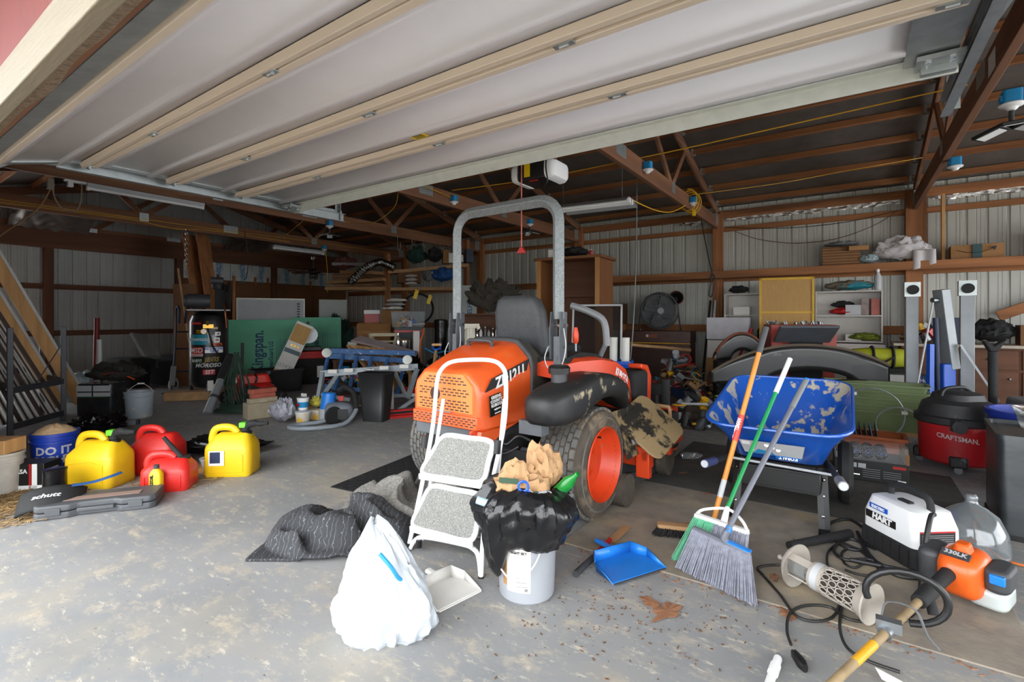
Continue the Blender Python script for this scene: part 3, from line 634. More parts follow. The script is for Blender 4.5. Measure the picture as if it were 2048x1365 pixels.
for s in (-1, 1):
    f = MB().loft([[(s*x, y, z) for x, z in ((.3, zt-.1), (.3, zt-.015), (.34, zt), (xo-.05, zt), (xo, zt-.02), (xo+.01, zt-.12))][::-s] for y, zt, xo in ((-.12, 1.0, .5), (.0, 1.02, .56), (.2, 1.02, .62), (.4, .99, .64), (.55, .93, .64), (.68, .82, .62), (.75, .68, .6))])
    fo = part('fender', f, 'orange_red', tk, smooth=50)
    part('fender_top', MB().loft([[(s*x, y, z) for x, z in ((.29, zt-.02), (.29, zt+.02), (.36, zt+.03), (.5, zt+.02), (.52, zt-.01))][::-s] for y, zt in ((-.1, 1.0), (.1, 1.03), (.35, 1.01), (.5, .96), (.62, .9))]), 'matte_black', fo, smooth=50)
    if s > 0: text('KUBOTA', .075, 'white', fo, (.648, .47, .865), (PI/2, R(24), PI/2), bold=.002, xs=.75)
    part('side_pod', MB().loft([[(s*(.5+q[0]), .95+q[1], z) for q in rr(.24, .28, .05, 0)][::1] for z in (.55, .86)]), 'matte_black', fo, bevel=.02)
    part('pod_edge', MB().prism([(1.0, .55), (1.12, .56), (1.14, .8), (1.06, .9), (.92, .92), (.92, .88), (1.02, .86), (1.06, .78)], s*.5, s*.62, 'x'), 'orange_red', fo, bevel=.012)
part('seat_latch', MB().tube([(.33, -.02, 1.08), (.42, -.05, 1.09), (.45, -.1, 1.07), (.46, -.13, .97)], .022, 6), 'grime_grey', tk)
for s in (-1, 1):
    L1 = part('control_lever', MB().tube(spl([(s*.42, .45, .85), (s*.46, .5, 1.0), (s*.5, .52, 1.12), (s*.49, .5, 1.25), (s*.4, .45, 1.33), (s*.26, .42, 1.38)], 5), .02), 'grime_grey', tk)
    part('foam_grip', MB().tube(spl([(s*.505, .52, 1.08), (s*.49, .5, 1.26), (s*.4, .45, 1.335), (s*.255, .42, 1.385)], 5), .027), 'mid_grey', L1)
for x, y, z, c, h in ((.36, .3, 1.1, 'orange_red', .12), (.2, .2, 1.12, 'cord_yellow', .1)):
    lv = part('small_lever', MB().cyl((x, y, .95), (x, y, z), .008), 'steel', tk)
    part('knob', MB().lathe([(.014, 0), (.022, .02), (.024, h*.6), (.012, h)], 12, (x, y, z)), c, lv)
# foot deck, front frame, casters, mower deck
part('frame_rail', MB().box(-.35, -.29, .5, 1.55, .36, .45).box(.29, .35, .5, 1.55, .36, .45).box(-.52, .52, 1.5, 1.58, .5, .6), 'matte_black', tk, bevel=.006)
part('foot_plate', MB().box(-.34, .34, .7, 1.5, .44, .46), 'mud_black', tk)
part('front_beam', MB().box(.1, .62, 1.42, 1.5, .6, .7), 'matte_black', tk, bevel=.008)
for s in (-1, 1):
    pv = part('caster_pivot', MB().cyl((s*.62, 1.46, .5), (s*.62, 1.46, .74), .045, n=20), 'matte_black', tk)
    part('caster_fork', MB().box(s*.62-.09, s*.62-.075, 1.38, 1.54, .12, .5).box(s*.62+.075, s*.62+.09, 1.38, 1.54, .12, .5).box(s*.62-.09, s*.62+.09, 1.4, 1.52, .46, .5), 'orange_red', pv, bevel=.004)
    part('caster_tire', MB().lathe([(.06, -.05), (.13, -.06), (.155, -.03), (.155, .03), (.13, .06), (.06, .05)], 28).at(None), 'rubber', pv, loc=(s*.62, 1.46, .156)).rotation_euler = (0, PI/2, 0)
dkm = part('mower_deck', MB().loft([rr(1.35, .62, .22, z, 6, 0, .86) for z in (.1, .2, .235)]), 'mud_black', tk, bevel=.02)
part('deck_arm', MB().box(.78, .83, .5, 1.3, .26, .33).box(.5, .83, .56, .62, .2, .34).box(.74, .84, .5, .56, .14, .36).box(.5, .83, .98, 1.04, .2, .36), 'orange_red', dkm, bevel=.006)
part('deck_rod', MB().cyl((.74, .45, .4), (.86, .95, .42), .02), 'light_grey', dkm)
part('gauge_wheel', MB().cyl((.68, .28, .11), (.78, .28, .11), .11, n=24), 'sidewall', dkm)
part('gauge_wheel', MB().cyl((.7, 1.12, .11), (.78, 1.12, .11), .11, n=24), 'sidewall', dkm)
part('chute_plate', MB().at(T(.80, .62, .5, R(18), R(38), R(8))).loft([rr(.42, .52, .08, z, 5) for z in (-.008, .008)]), 'mud_plate', dkm, bevel=.004)
rb = MB().at(T(.80, .62, .5, R(18), R(38), R(8)))
for i in range(3): rb.box(-.16+.1*i, -.145+.1*i, -.2, .18, .008, .018)
part('chute_rib', rb, 'mud_plate', dkm)
part('chute_side', MB().at(T(.72, .45, .42, 0, R(70), R(0))).box(-.22, .12, -.14, .2, -.006, .006), 'mud_plate', dkm, bevel=.004)
part('side_hoop', MB().tube(spl([(.62, 1.0, .58), (.78, 1.0, .58), (.82, 1.0, .55), (.82, 1.0, .3), (.8, 1.0, .2)], 4), .014), 'tan_wood_x', dkm)
part('deck_cover', MB().box(.5, .8, .95, 1.3, .2, .5), 'matte_black', dkm, bevel=.02)
# ================================================================ foreground
def heap(name, label, cat, c, w, d, h, m, seed=0, rz=0., fold=6., amp=.5, n=56, flat=.6, parent=None, group=None, smooth=70, crinkle=0., csc=30, sq=2.):
    "crumpled cloth or bag: closed lump with folds, resting on the floor"
    def f(u, v):
        a = 2*PI*u; b = PI*v
        x, y, z = sin(b)*cos(a), sin(b)*sin(a), -cos(b)
        q = 1/((abs(x)**sq+abs(y)**sq)**(1/sq) or 1)*math.hypot(x, y) if (x or y) else 1
        p = (x, y, z)
        k = 1+amp*.42*nz(p, fold*.35, seed)-amp*.34*(abs(nz(p, fold*.55, seed+3))*2-.5)
        if crinkle: k -= crinkle*1.3*(abs(nz(p, csc*.8, seed+5))-.25)-crinkle*.5*nz(p, csc*1.7, seed+6)
        zz = h*(z*flat+1-flat)*k if z > 0 else z*h*.25+h*(1-flat)*k
        return (w/2*x*q*k, d/2*y*q*k, max(.0, zz*.9))
    mb = MB().grid(n, n*2//3, f, cx=True)
    o = part(name, mb, m, parent, smooth=smooth, loc=c); o.rotation_euler = (0, 0, rz)
    if cat: tag(o, label, cat, group)
    elif label: o['label'] = label
    return o
mat('mat_dusty', '#857c70', .9, var=.2, sc=6, col2='#a39377', lo=.5, hi=.72, sc2=2.5, bump=.2, bsc=40)
mat('mat_rubber', '#4a4946', .85, var=.2, sc=8, col2='#5d564c', lo=.5, hi=.75, sc2=2., bump=.3, bsc=70)
o = tag(part('rubber_mat', MB().box(-1.36, .6, 2.49, 3.79, 0, .008), 'mat_dusty', bevel=.003), 'dusty brown rubber mat under the brooms and pressure washer', 'mat')
o = tag(part('rubber_mat', MB().box(-1.34, .68, 3.8, 5.3, 0, .008), 'mat_rubber', bevel=.003), 'dark rubber mat under the wheelbarrow wheels', 'mat')
dm = thing('diamond_mat', 'black diamond plate mat under the left mower wheel', 'mat', (-2.6, 2.9, 0), R(8))
part('sheet', MB().box(-.75, .95, -.5, .75, 0, .006), 'matte_black', dm)
b = MB()
for i in range(34):
    for j in range(22):
        if i < 12: b.at(T(-.72+i*.05, -.48+j*.055, .006, 0, 0, PI/4 if (i+j) % 2 else -PI/4)).box(-.018, .018, -.004, .004, 0, .003)
part('studs', b, 'matte_black', dm, kind='stuff', smooth=0)
# --- white folding step stool leaning on the mower
sp0 = V((-1.76, 1.93, 0)); sl_ = .26
def PL(x, y):
    d = ray(x, y); t = (1.93+sl_*HC)/(d.y-sl_*d.z); return V((0, 0, HC))+d*t-sp0
ss = thing('step_stool', 'white folding two step stool leaning against the orange mower', 'step stool', sp0)
mat('white_paint', '#e3e4e5', .35, var=.03); mat('grip_tape', '#6f6f6c', .95, var=.35, sc=240, col2='#98968f', lo=.48, hi=.6, sc2=200)
hoop = [PL(*p) for p in ((818, 1092), (845, 965), (866, 850), (874, 765), (884, 738), (905, 724), (945, 720), (985, 722), (1006, 736), (1012, 765), (1008, 850), (985, 965), (968, 1060), (962, 1160))]
part('hoop_frame', MB().tube(spl(hoop, 5), .0125, 10), 'white_paint', ss)
back = [p+V((0, .05, 0)) for p in (PL(838, 1085), PL(868, 930), PL(858, 880))]
part('rear_leg', MB().tube([PL(836, 1085)+V((0, .03, 0)), PL(880, 800)+V((0, .03, 0))], .011, 8), 'white_paint', ss)
part('rear_leg', MB().tube([PL(975, 1105)+V((0, .03, 0)), PL(1003, 800)+V((0, .03, 0))], .011, 8), 'white_paint', ss)
part('foot_bar', MB().tube(spl([PL(820, 1098), PL(830, 1082), PL(850, 1075), PL(920, 1088), PL(945, 1097), PL(957, 1115), PL(962, 1163)], 4), .0125, 8), 'white_paint', ss)
for q in ((818, 1094), (962, 1162), (838, 1088)): part('foot_cap', MB().cyl(PL(*q)+V((0, 0, .02)), PL(*q)-V((0, 0, min(.02, PL(*q).z-.001))), .016), 'black', ss)
for q in ((853, 883), (998, 893)): part('joint', MB().cyl(PL(*q)-V((0, .02, .035)), PL(*q)+V((0, -.01, .035)), .019), 'black', ss)
for nm, qs in (('step', ((893, 868), (993, 881), (972, 965), (846, 946))), ('step', ((868, 968), (972, 988), (952, 1082), (828, 1050)))):
    c = [PL(*q)+V((0, -.025, 0)) for q in qs]; ce = sum(c, V())/4
    s_ = part(nm, MB().tube(spl([c[i].lerp(c[(i+1) % 4], k) for i in range(4) for k in (.12, .5, .88)], 4, True), .014, 8, closed=True), 'white_paint', ss)
    cc = [ce+(p-ce)*.97 for p in c]
    part('tread', MB().add([ce+(p-ce) for p in spl([cc[i].lerp(cc[(i+1) % 4], k) for i in range(4) for k in (.1, .5, .9)], 3, True)], [tuple(range(36))]), 'grip_tape', s_, solid=.012, smooth=0)
    part('lip', MB().bar(c[3]+V((0, -.004, -.012)), c[2]+V((0, -.004, -.012)), .01, .03), 'white_paint', s_)
# --- moving blanket and grey rug
def quilt():
    m = mat('quilted_black', '#2c2d30', .8, var=.15, sc=20, bump=.3, bsc=30); nt = m.node_tree; N = nt.nodes; L = nt.links; b = N['Principled BSDF']
    w = N.new('ShaderNodeTexWave'); w.inputs['Scale'].default_value = 11; w.inputs['Distortion'].default_value = 7; w.inputs['Detail Scale'].default_value = 2.2
    tc = N.new('ShaderNodeTexCoord'); L.new(tc.outputs['Object'], w.inputs[0])
    r = N.new('ShaderNodeValToRGB'); r.color_ramp.elements[0].position = .975; r.color_ramp.elements[1].position = .995
    L.new(w.outputs['Fac'], r.inputs[0]); mx = N.new('ShaderNodeMixRGB'); mx.inputs[2].default_value = lin('#6d6e72')
    src = b.inputs['Base Color'].links[0].from_socket; L.new(r.outputs[0], mx.inputs[0]); L.new(src, mx.inputs[1]); L.new(mx.outputs[0], b.inputs['Base Color'])
quilt(); mat('rug_grey', '#7b7872', 1., var=.3, sc=70, bump=.8, bsc=120)
def drape(name, label, c, ex, ey, folds, m, hh, seed, cat, rz=0.):
    "cloth heap from a deep-folded grid, hem on the floor"
    def f(u, v):
        x = (u-.5)*2; y = (v-.5)*2; r = max(0, 1-(x*x*.9+y*y*.9)**.9)
        ph = folds*(x*.8+y*.5)+1.6*nz((x, y, 0), 1.6, seed)*2
        z = hh*(r**.55)*(.62+.38*sin(ph*2.2))+.03*abs(nz((x, y, 1), 3, seed))*min(1, r*4)+.004
        k = 1+.16*nz((cos(math.atan2(y, x)), sin(math.atan2(y, x)), 0), 1.3, seed)
        return (ex*x*k+.05*cos(ph*2.2)*r, ey*y*k+.04*sin(ph*1.7)*r, max(.004, z))
    o = part(name, MB().grid(70, 60, f), m, loc=c, solid=.012, smooth=80); o.rotation_euler = (0, 0, rz)
    return tag(o, label, cat)
drape('moving_blanket', 'crumpled black quilted moving blanket on the concrete floor', (-2.47, 1.86, .004), .42, .32, 3.2, 'quilted_black', .2, 3, 'blanket', R(34))
drape('rug', 'crumpled grey speckled rug behind the step stool', (-2.34, 2.4, .013), .52, .34, 2.6, 'rug_grey', .24, 8, 'rug', R(20))
# --- white trash bag and white dust pan
mat('white_plastic_bag', '#b2b8be', .3, var=.05, sc=5, bump=.6, bsc=16)
def white_bag():
    prof = [(0, .0, .0, .19, .15), (.02, .0, .0, .21, .165), (.09, -.005, .01, .205, .155), (.17, -.02, .03, .175, .13), (.25, -.045, .05, .135, .095), (.32, -.06, .07, .095, .06), (.38, -.075, .085, .05, .03), (.41, -.085, .09, .015, .01)]
    rings = []; n = 72
    for k in range(29):
        s = k/28*(len(prof)-1); i = min(int(s), len(prof)-2); t = s-i; A, B_ = prof[i], prof[i+1]
        z, cx, cy, rx, ry = [a+(b-a)*t for a, b in zip(A, B_)]
        ring = []
        for j in range(n):
            a = 2*PI*j/n; q = (cos(a), sin(a), z*6)
            kk = 1+.2*nz(q, 1.3, 4)-.42*(abs(nz((cos(a)*1.6, sin(a)*1.6, z*4), 2.1, 2))-.2)-.1*(abs(nz((cos(a)*3, sin(a)*3, z*7), 2.2, 9))-.2)
            ring.append((cx+rx*kk*cos(a), cy+ry*kk*sin(a), z*(1+.12*nz(q, 1.1, 7))))
        rings.append(ring)
    return MB().loft(rings)
o = tag(part('trash_bag', white_bag(), 'white_plastic_bag', smooth=45, loc=V((-1.60, 1.40, 0))), 'white plastic trash bag standing in front of the step stool', 'bag')
o.rotation_euler = (0, 0, PSI)
part('drawstring', MB().tube(spl([(-.02, -.05, .33), (.03, -.06, .28), (.06, -.04, .22), (.09, .0, .2)], 4), .008), 'box_blue', o)
def dustpan(name, label, loc, rz, m, w, d, hl):
    t = thing(name, label, 'dustpan', loc, rz)
    A = [(-w*.36, d*.5), (-w*.5, d*.15), (-w*.5, -d*.5), (w*.5, -d*.5), (w*.5, d*.15), (w*.36, d*.5)]
    fl = MB().prism(A, .004, .009); part('pan', fl, m, t, bevel=.002)
    wl = MB()
    for (p, q), (h0, h1) in zip(((A[2], A[1]), (A[1], A[0]), (A[0], A[5]), (A[5], A[4]), (A[4], A[3])), ((.006, .05), (.05, .065), (.065, .065), (.065, .05), (.05, .006))):
        wl.add([(p[0], p[1], .004), (q[0], q[1], .004), (q[0]*1.05, q[1]*1.05, h1), (p[0]*1.05, p[1]*1.05, h0)], [(0, 1, 2, 3)])
    part('rim_wall', wl, m, t, solid=.005)
    part('handle', MB().loft([rr(.045, .018, .008, 0), rr(.032, .02, .009, hl*.4), rr(.036, .022, .01, hl)]).at(None), m, t, loc=(0, d*.5, .05)).rotation_euler = (R(-94), 0, 0)
    part('lip', MB().box(-w*.5, w*.5, -d*.5-.008, -d*.5+.004, .002, .007), 'dark_grey' if m != 'dust_white' else m, t)
    return t
mat('dust_white', '#d3d0ca', .5, var=.06); mat('dust_blue', '#1f78cf', .4, var=.05)
dustpan('dustpan', 'off white plastic dustpan on the floor beside the white bag', (-1.56, 1.73, 0), R(78), 'dust_white', .24, .19, .07)
dustpan('dustpan', 'bright blue plastic dustpan on the floor by the grey bucket', (-.95, 2.42, .009), R(62), 'dust_blue', .33, .21, .14)
sk = thing('scraper', 'red handled scraper stick lying under the blue dustpan', 'scraper', (-1.12, 2.18, .026))
part('grip', MB().cyl((0, 0, 0), (.0, .2, 0), .016), 'dark_grey', sk); part('handle', MB().cyl((0, .2, 0), (-.01, .45, 0), .013), 'red', sk); part('blade', MB().box(-.03, .02, .45, .7, -.012, -.008), 'tan_wood_y', sk)
# --- grey bucket with liner and trash
bk = thing('trash_bucket', 'light grey plastic pail lined with a black bag of trash', 'bucket', (-1.265, 1.96, 0), PSI)
mat('pail_grey', '#93969b', .4, var=.04, sc=4); mat('liner_black', '#151517', .22, var=.2, sc=12, bump=.35, bsc=18); mat('kraft', '#b08a62', .8, var=.12, sc=7, bump=.4, bsc=20)
part('pail', MB().lathe([(.0, .004), (.122, .0), (.13, .01), (.141, .28), (.15, .285), (.15, .31), (.142, .315), (.142, .335), (.136, .335), (.126, .02), (.0, .012)], 40), 'pail_grey', bk)
cylw = lambda r, z0, a0: (lambda p: (r*sin(a0+p.x/r), -r*cos(a0+p.x/r), z0+p.y))
def wrapped(r, r1, a0, a1, z0, z1, n=14):
    return MB().grid(n, 2, lambda u, v: ((r+(r1-r)*v)*sin(a0+(a1-a0)*u), -(r+(r1-r)*v)*cos(a0+(a1-a0)*u), z0+(z1-z0)*v))
lb = part('paper_label', wrapped(.1335, .1405, -.75, .1, .06, .26), 'paper', bk)
part('label_stripe', wrapped(.1340, .141, -.95, -.75, .08, .26), 'cardboard', lb)
for i in range(7): part('print_line', wrapped(.1345+.0006*i, .1347+.0006*i, -.4, .02, .085+.02*i, .088+.02*i), 'mid_grey', lb)
for i in range(9): part('barcode', wrapped(.1345, .135, -.1+.012*i, -.094+.012*i, .066, .08, 3), 'black', lb)
text('NIGHT SKY', .016, 'black', lb, (0, 0, 0), bold=.0008, warp=lambda p: (.1405*sin(-.32+p.x/.14), -.1405*cos(-.32+p.x/.14), .24+p.y)).matrix_local
part('bail', MB().tube(spl([(-.145, -.04, .25), (-.13, -.11, .18), (-.06, -.16, .13), (.02, -.165, .19), (.06, -.145, .26)], 5), .004), 'light_grey', bk)
def liner():
    prof = [(.27, .155), (.25, .17), (.31, .21), (.38, .235), (.44, .235), (.5, .2), (.52, .15), (.46, .11), (.40, .05), (.39, .01)]
    rings = []; n = 80
    for k in range(34):
        s = k/33*(len(prof)-1); i = min(int(s), len(prof)-2); t = s-i
        z = prof[i][0]+(prof[i+1][0]-prof[i][0])*t; r = prof[i][1]+(prof[i+1][1]-prof[i][1])*t; ring = []
        for j in range(n):
            a = 2*PI*j/n; q = (cos(a)*1.5, sin(a)*1.5, z*5)
            kk = 1+.16*nz(q, 1.2, 1)-.3*(abs(nz((cos(a)*2, sin(a)*2, z*2.5), 2.2, 5))-.22)*min(1, (z-.2)*6)-.12*(abs(nz((cos(a)*4, sin(a)*4, z*9), 1.6, 6))-.2)
            zz = z+.05*nz((cos(a), sin(a), 0), 1.5, 3)
            if a > 3.3 and a < 4.15: zz = z-(.14*sin((a-3.3)/.85*PI) if i < 3 else 0)
            ring.append((r*kk*cos(a), r*kk*sin(a), zz))
        rings.append(ring)
    return MB().loft(rings, c0=False)
part('bag_liner', liner(), 'liner_black', bk, smooth=50)
def crumple(c, w, d, h, m, seed, parent, name, rz=0, rx=0):
    o = heap(name, None, None, c, w, d, h, m, seed, rz, fold=4, amp=.6, n=30, parent=parent, crinkle=.16, csc=2.2, smooth=16); o.rotation_euler = (rx, 0, rz); return o
crumple((-.03, -.02, .42), .26, .22, .2, 'kraft', 2, bk, 'paper_bag')
crumple((.08, .05, .45), .17, .17, .24, 'kraft', 5, bk, 'paper_bag', .6)
crumple((.02, -.12, .43), .2, .14, .09, mat('bag_print', '#b9b7b6', .5, var=.1, col2='#2d4f96', lo=.57, hi=.6, sc2=30), 8, bk, 'plastic_bag', .2)
for (x, y, z, s_) in ((-.02, -.155, .55, 1), (-.005, -.15, .51, .8)): part('blue_ring', MB().torus((x, y, z), .022*s_, .006, 'y', 16, 6), 'blue', bk)
part('green_bottle', MB().at(T(.13, -.02, .46, R(20), R(40), 0)).lathe([(.028, 0), (.03, .02), (.03, .11), (.012, .15), (.012, .17)], 14), mat('green_clear', '#1f9e3d', .1, trans=.5, var=0), bk)
part('yellow_wrapper', MB().at(T(.15, -.1, .43, R(60), 0, R(20))).box(-.05, .05, -.06, .06, -.002, .002), 'yellow_sticker', bk)
part('caulk_tube', MB().cyl((-.23, -.1, .47), (-.08, -.13, .43), .018), mat('caulk', '#9db3bd', .4), bk)
part('green_print', MB().at(T(-.07, -.115, .56, R(75), 0, R(-15))).box(-.06, .03, -.012, .012, 0, .004), mat('bag_green', '#25402a', .7), bk)
part('green_print', MB().at(T(.045, -.135, .47, R(80), R(70), R(0))).box(-.05, .05, -.016, .016, 0, .004), 'bag_green', bk)
# --- wheelbarrow
mat('tray_blue', '#1450ab', .3, var=.08, sc=5, coat=.3); mat('tray_inside', '#1450ab', .35, var=.08, sc=5, col2='#b0a894', lo=.53, hi=.56, sc2=5.5)
wbw = thing('wheelbarrow', 'blue dual wheel wheelbarrow with dried cement in its tray', 'wheelbarrow', (-.37, 3.7, .0095), 0)
def ring(w, d, r, zn, zf, cy): return [(x, y, zn+(zf-zn)*((y-cy)/d+.5)) for x, y, _ in rr(w, d, r, 0, 5, 0, cy)]
outr = [ring(.42, .5, .06, .40, .36, .02), ring(.48, .6, .09, .41, .37, .02), ring(.60, .78, .13, .53, .58, .02), ring(.77, 1.06, .16, .635, .83, .02)]
inn = [ring(.40, .48, .06, .412, .372, .02), ring(.465, .585, .09, .42, .38, .02), ring(.585, .765, .13, .54, .59, .02), ring(.76, 1.05, .16, .641, .836, .02)]
tr_ = part('tray', MB().loft(outr, c1=False), 'tray_blue', wbw, smooth=60)
part('tray_lining', MB().loft([q[::-1] for q in inn], c1=False), 'tray_inside', tr_, smooth=60)
part('rolled_rim', MB().tube(ring(.775, 1.065, .16, .637, .832, .02), .011, 8, closed=True), 'tray_blue', tr_)
for x in (-.08, .1):
    for y in (.0, .15): part('bolt', MB().ball((x, y+.1, .4), .014, 10, 6), 'chrome', tr_)
def on_tray(px, pz, e=.004):   # near sloping side of the tray
    t = (pz-.405)/(.635-.405); y0 = -.285+(-.51+.285)*t; return (px, y0-e, pz)
lab = part('care_label', MB().add([on_tray(-.17, .45), on_tray(.14, .45), on_tray(.16, .545), on_tray(-.19, .545)], [(0, 1, 2, 3)]), 'light_grey', tr_, smooth=0)
part('label_blue', MB().add([on_tray(-.12, .452, .006), on_tray(.0, .452, .006), on_tray(-.02, .475, .006), on_tray(-.09, .485, .006)], [(0, 1, 2, 3)]), 'box_blue', lab, smooth=0)
part('label_brand', MB().add([on_tray(.0, .432, .006), on_tray(.135, .432, .006), on_tray(.135, .452, .006), on_tray(.0, .452, .006)], [(0, 1, 2, 3)]), 'dust_blue', lab, smooth=0)
text('KOBALT', .026, 'white', lab, on_tray(.068, .442, .009), (R(43)+PI/2-.12, PI, 0), bold=.001)
for i in range(3):
    part('pictogram', MB().cyl(on_tray(-.04+.03*i, .525-.014*i, .002), on_tray(-.04+.03*i, .525-.014*i, .007), .013, n=12), 'white', lab)
part('barcode_patch', MB().add([on_tray(-.175, .512, .006), on_tray(-.13, .512, .006), on_tray(-.13, .538, .006), on_tray(-.178, .538, .006)], [(0, 1, 2, 3)]), 'white', lab, smooth=0)
for s in (-1, 1):
    h = part('handle_bar', MB().cyl((s*.2, .5, .30), (s*.33, -.5, .40), .019), 'matte_black', wbw)
    part('grip', MB().cyl((s*.325, -.46, .396), (s*.345, -.62, .412), .025), mat('grip_gum', '#39406b', .5) if s < 0 else 'mid_grey', h)
    part('grip_end', MB().cyl((s*.345, -.618, .412), (s*.346, -.625, .4125), .021), 'light_grey', h)
    lg = MB().tube([(s*.23, -.12, .36), (s*.24, -.2, .2), (s*.25, -.25, .03), (s*.25, -.3, .012)], .03, 4, flat=.35)
    l = part('leg', lg, 'black', wbw)
    for z in (.3, .21, .1): part('bolt', MB().ball((s*.242, -.235+.04*(z > .15)+.03*(z > .25), z), .011, 8, 5), 'chrome', l)
    t = part('tire', MB().lathe([(.13, -.04), (.185, -.045), (.21, -.02), (.21, .02), (.185, .045), (.13, .04)], 36), 'rubber', wbw, loc=(s*.35, .42, .215)); t.rotation_euler = (0, PI/2, 0)
    part('hub', MB().lathe([(.135, -.01), (.1, -.03), (.04, -.035), (.04, .035), (.1, .03), (.135, .01)], 24), 'dark_grey', t)
part('axle', MB().cyl((-.43, .42, .215), (.43, .42, .215), .012), 'chrome', wbw)
part('cross_plate', MB().box(-.23, .23, -.2, -.185, .2, .34), 'black', wbw, bevel=.01)
part('plate_bead', MB().box(-.2, .2, -.206, -.2, .215, .222).box(-.2, .2, -.206, -.2, .32, .327), 'black', wbw)
part('cross_rod', MB().cyl((-.3, -.2, .365), (.3, -.28, .37), .008), 'light_grey', wbw)
part('tray_riser', MB().box(-.2, .2, -.15, .4, .33, .365), 'matte_black', wbw)
# --- three brooms leaning on the tray
def leanpole(a, b, e): a = V(a); b = V(b); return a, a+(b-a)*e
mat('bristle_grey', '#8b8d99', .8, var=.25, sc=40); mat('bristle_green', '#5fae87', .7, var=.2, sc=40); mat('pole_orange', '#c9822c', .45, var=.15, sc=5); mat('pole_green', '#16884a', .4, var=.1, col2='#b9d5c2', lo=.68, hi=.7, sc2=20); mat('pole_grey', '#6a6c75', .45, var=.1)
def bristles(a0, a1, b0, b1, n, r, rows=4, depth=.03):
    mb = MB(); a0, a1, b0, b1 = map(V, (a0, a1, b0, b1)); nrm = (a1-a0).cross(b0-a0).normalized()
    for k in range(n):
        for j in range(rows):
            u = (k+U(.1, .9))/n; o_ = nrm*(depth*(j/(rows-1)-.5))
            p = a0.lerp(a1, u)+o_*.6; q = b0.lerp(b1, u)+o_*1.6+V((U(-.008, .008), U(-.008, .008), U(-.004, .004)))
            q.z = max(.004, q.z); mb.cyl(p, q, r, r*.7, n=4)
    return mb
# white-headed broom with green pole
a, b = leanpole((-.545, 2.86, .26), (-.412, 3.165, .68), 1.86)
br = thing('broom', 'push pull broom with green pole, white head and two tone bristles', 'broom', (-.56, 2.68, .008), group='brooms leaning on the wheelbarrow'); L0 = V((-.56, 2.68, 0))
part('pole', MB().cyl(a-L0, a.lerp(b, .76)-L0, .0115), 'pole_green', br)
gp_ = part('grip', MB().cyl(a.lerp(b, .75)-L0, b-L0, .0145), 'white', br)
hd = [V((-.70, 2.80, .2)), V((-.42, 2.72, .2))]
part('head', MB().bar(hd[0]-L0, hd[1]-L0, .035, .03).cyl(V((-.55, 2.78, .2))-L0, a-L0, .018, .014), 'white', br, bevel=.006)
part('head_hoop', MB().tube(spl([hd[0]-L0, V((-.66, 2.82, .235))-L0, a-L0+V((0, 0, -.01)), V((-.46, 2.77, .24))-L0, hd[1]-L0], 5), .008), 'white', br)
part('bristles', bristles(hd[0]-L0, hd[0].lerp(hd[1], .4)-L0, V((-.775, 2.63, .006))-L0, V((-.62, 2.57, .006))-L0, 26, .0028), 'bristle_green', br, kind='stuff', smooth=0)
part('bristles', bristles(hd[0].lerp(hd[1], .4)-L0, hd[1]-L0, V((-.62, 2.57, .006))-L0, V((-.42, 2.52, .006))-L0, 34, .0028), 'bristle_grey', br, kind='stuff', smooth=0)
# grey angle broom in front
a, b = leanpole((-.50, 2.62, .23), (-.310, 3.16, .685), 1.5)
L0 = V((-.5, 2.5, 0)); br = thing('broom', 'grey angle broom with blue trim on its head, nearest of the three', 'broom', L0+V((0, 0, .008)), group='brooms leaning on the wheelbarrow')
part('pole', MB().cyl(a-L0, a.lerp(b, .8)-L0, .0135), 'pole_grey', br)
g_ = part('grip', MB().cyl(a.lerp(b, .79)-L0, b-L0, .016), 'mid_grey', br); part('end_cap', MB().cyl(b-L0, b+(b-a)*.012-L0, .0155), 'dust_blue', g_)
hd = [V((-.68, 2.68, .175)), V((-.39, 2.58, .155))]
part('head', MB().bar(hd[0]-L0, hd[1]-L0, .028, .03), 'pole_grey', br, bevel=.006)
part('blue_trim', MB().bar(hd[0].lerp(hd[1], .55)-L0+V((0, 0, .016)), hd[1]-L0+V((0, 0, .016)), .028, .008).cyl(a-L0+V((0, 0, -.01)), a-L0+(b-a)*.02, .016), 'dust_blue', br)
part('neck', MB().tube(spl([V((-.5, 2.62, .165))-L0, V((-.515, 2.615, .19))-L0, a-L0], 4), .018), 'pole_grey', br)
part('bristles', bristles(hd[0]-L0, hd[1]-L0, V((-.73, 2.55, .005))-L0, V((-.345, 2.41, .005))-L0, 90, .0026, 5, .03), 'bristle_grey', br, kind='stuff', smooth=0)
# orange-handled push broom
a, b = leanpole((-.66, 2.96, .05), (-.532, 3.165, .68), 1.88)
L0 = V((-.66, 2.99, 0)); br = thing('push_broom', 'push broom with orange wooden handle, red sleeve and black brush head', 'broom', L0+V((0, 0, .008)), group='brooms leaning on the wheelbarrow')
pf = lambda s: a.lerp(b, s)-L0
part('pole', MB().cyl(pf(0), pf(.88), .0145), 'pole_orange', br); part('grip', MB().cyl(pf(.87), pf(1), .018), 'dark_grey', br)
sl = part('sleeve', MB().cyl(pf(.435), pf(.56), .0165), mat('sleeve_red', '#d23a28', .45), br)
text('CRAFTSMAN', .03, 'white', sl, pf(.495)+V((-.005, -.0165, 0)), (R(72), R(-76), R(10)), bold=.001, xs=.75)
part('tape', MB().cyl(pf(.17), pf(.25), .0155), 'light_grey', br)
part('head', MB().bar((-.28, -.1, .06), (.0, .0, .06), .06, .025), 'tan_wood_x', br, bevel=.004)
part('bristles', bristles((-.28, -.1, .05), (0, 0, .05), (-.3, -.14, .004), (.0, -.02, .004), 40, .003, 5, .06), 'matte_black', br, kind='stuff', smooth=0)
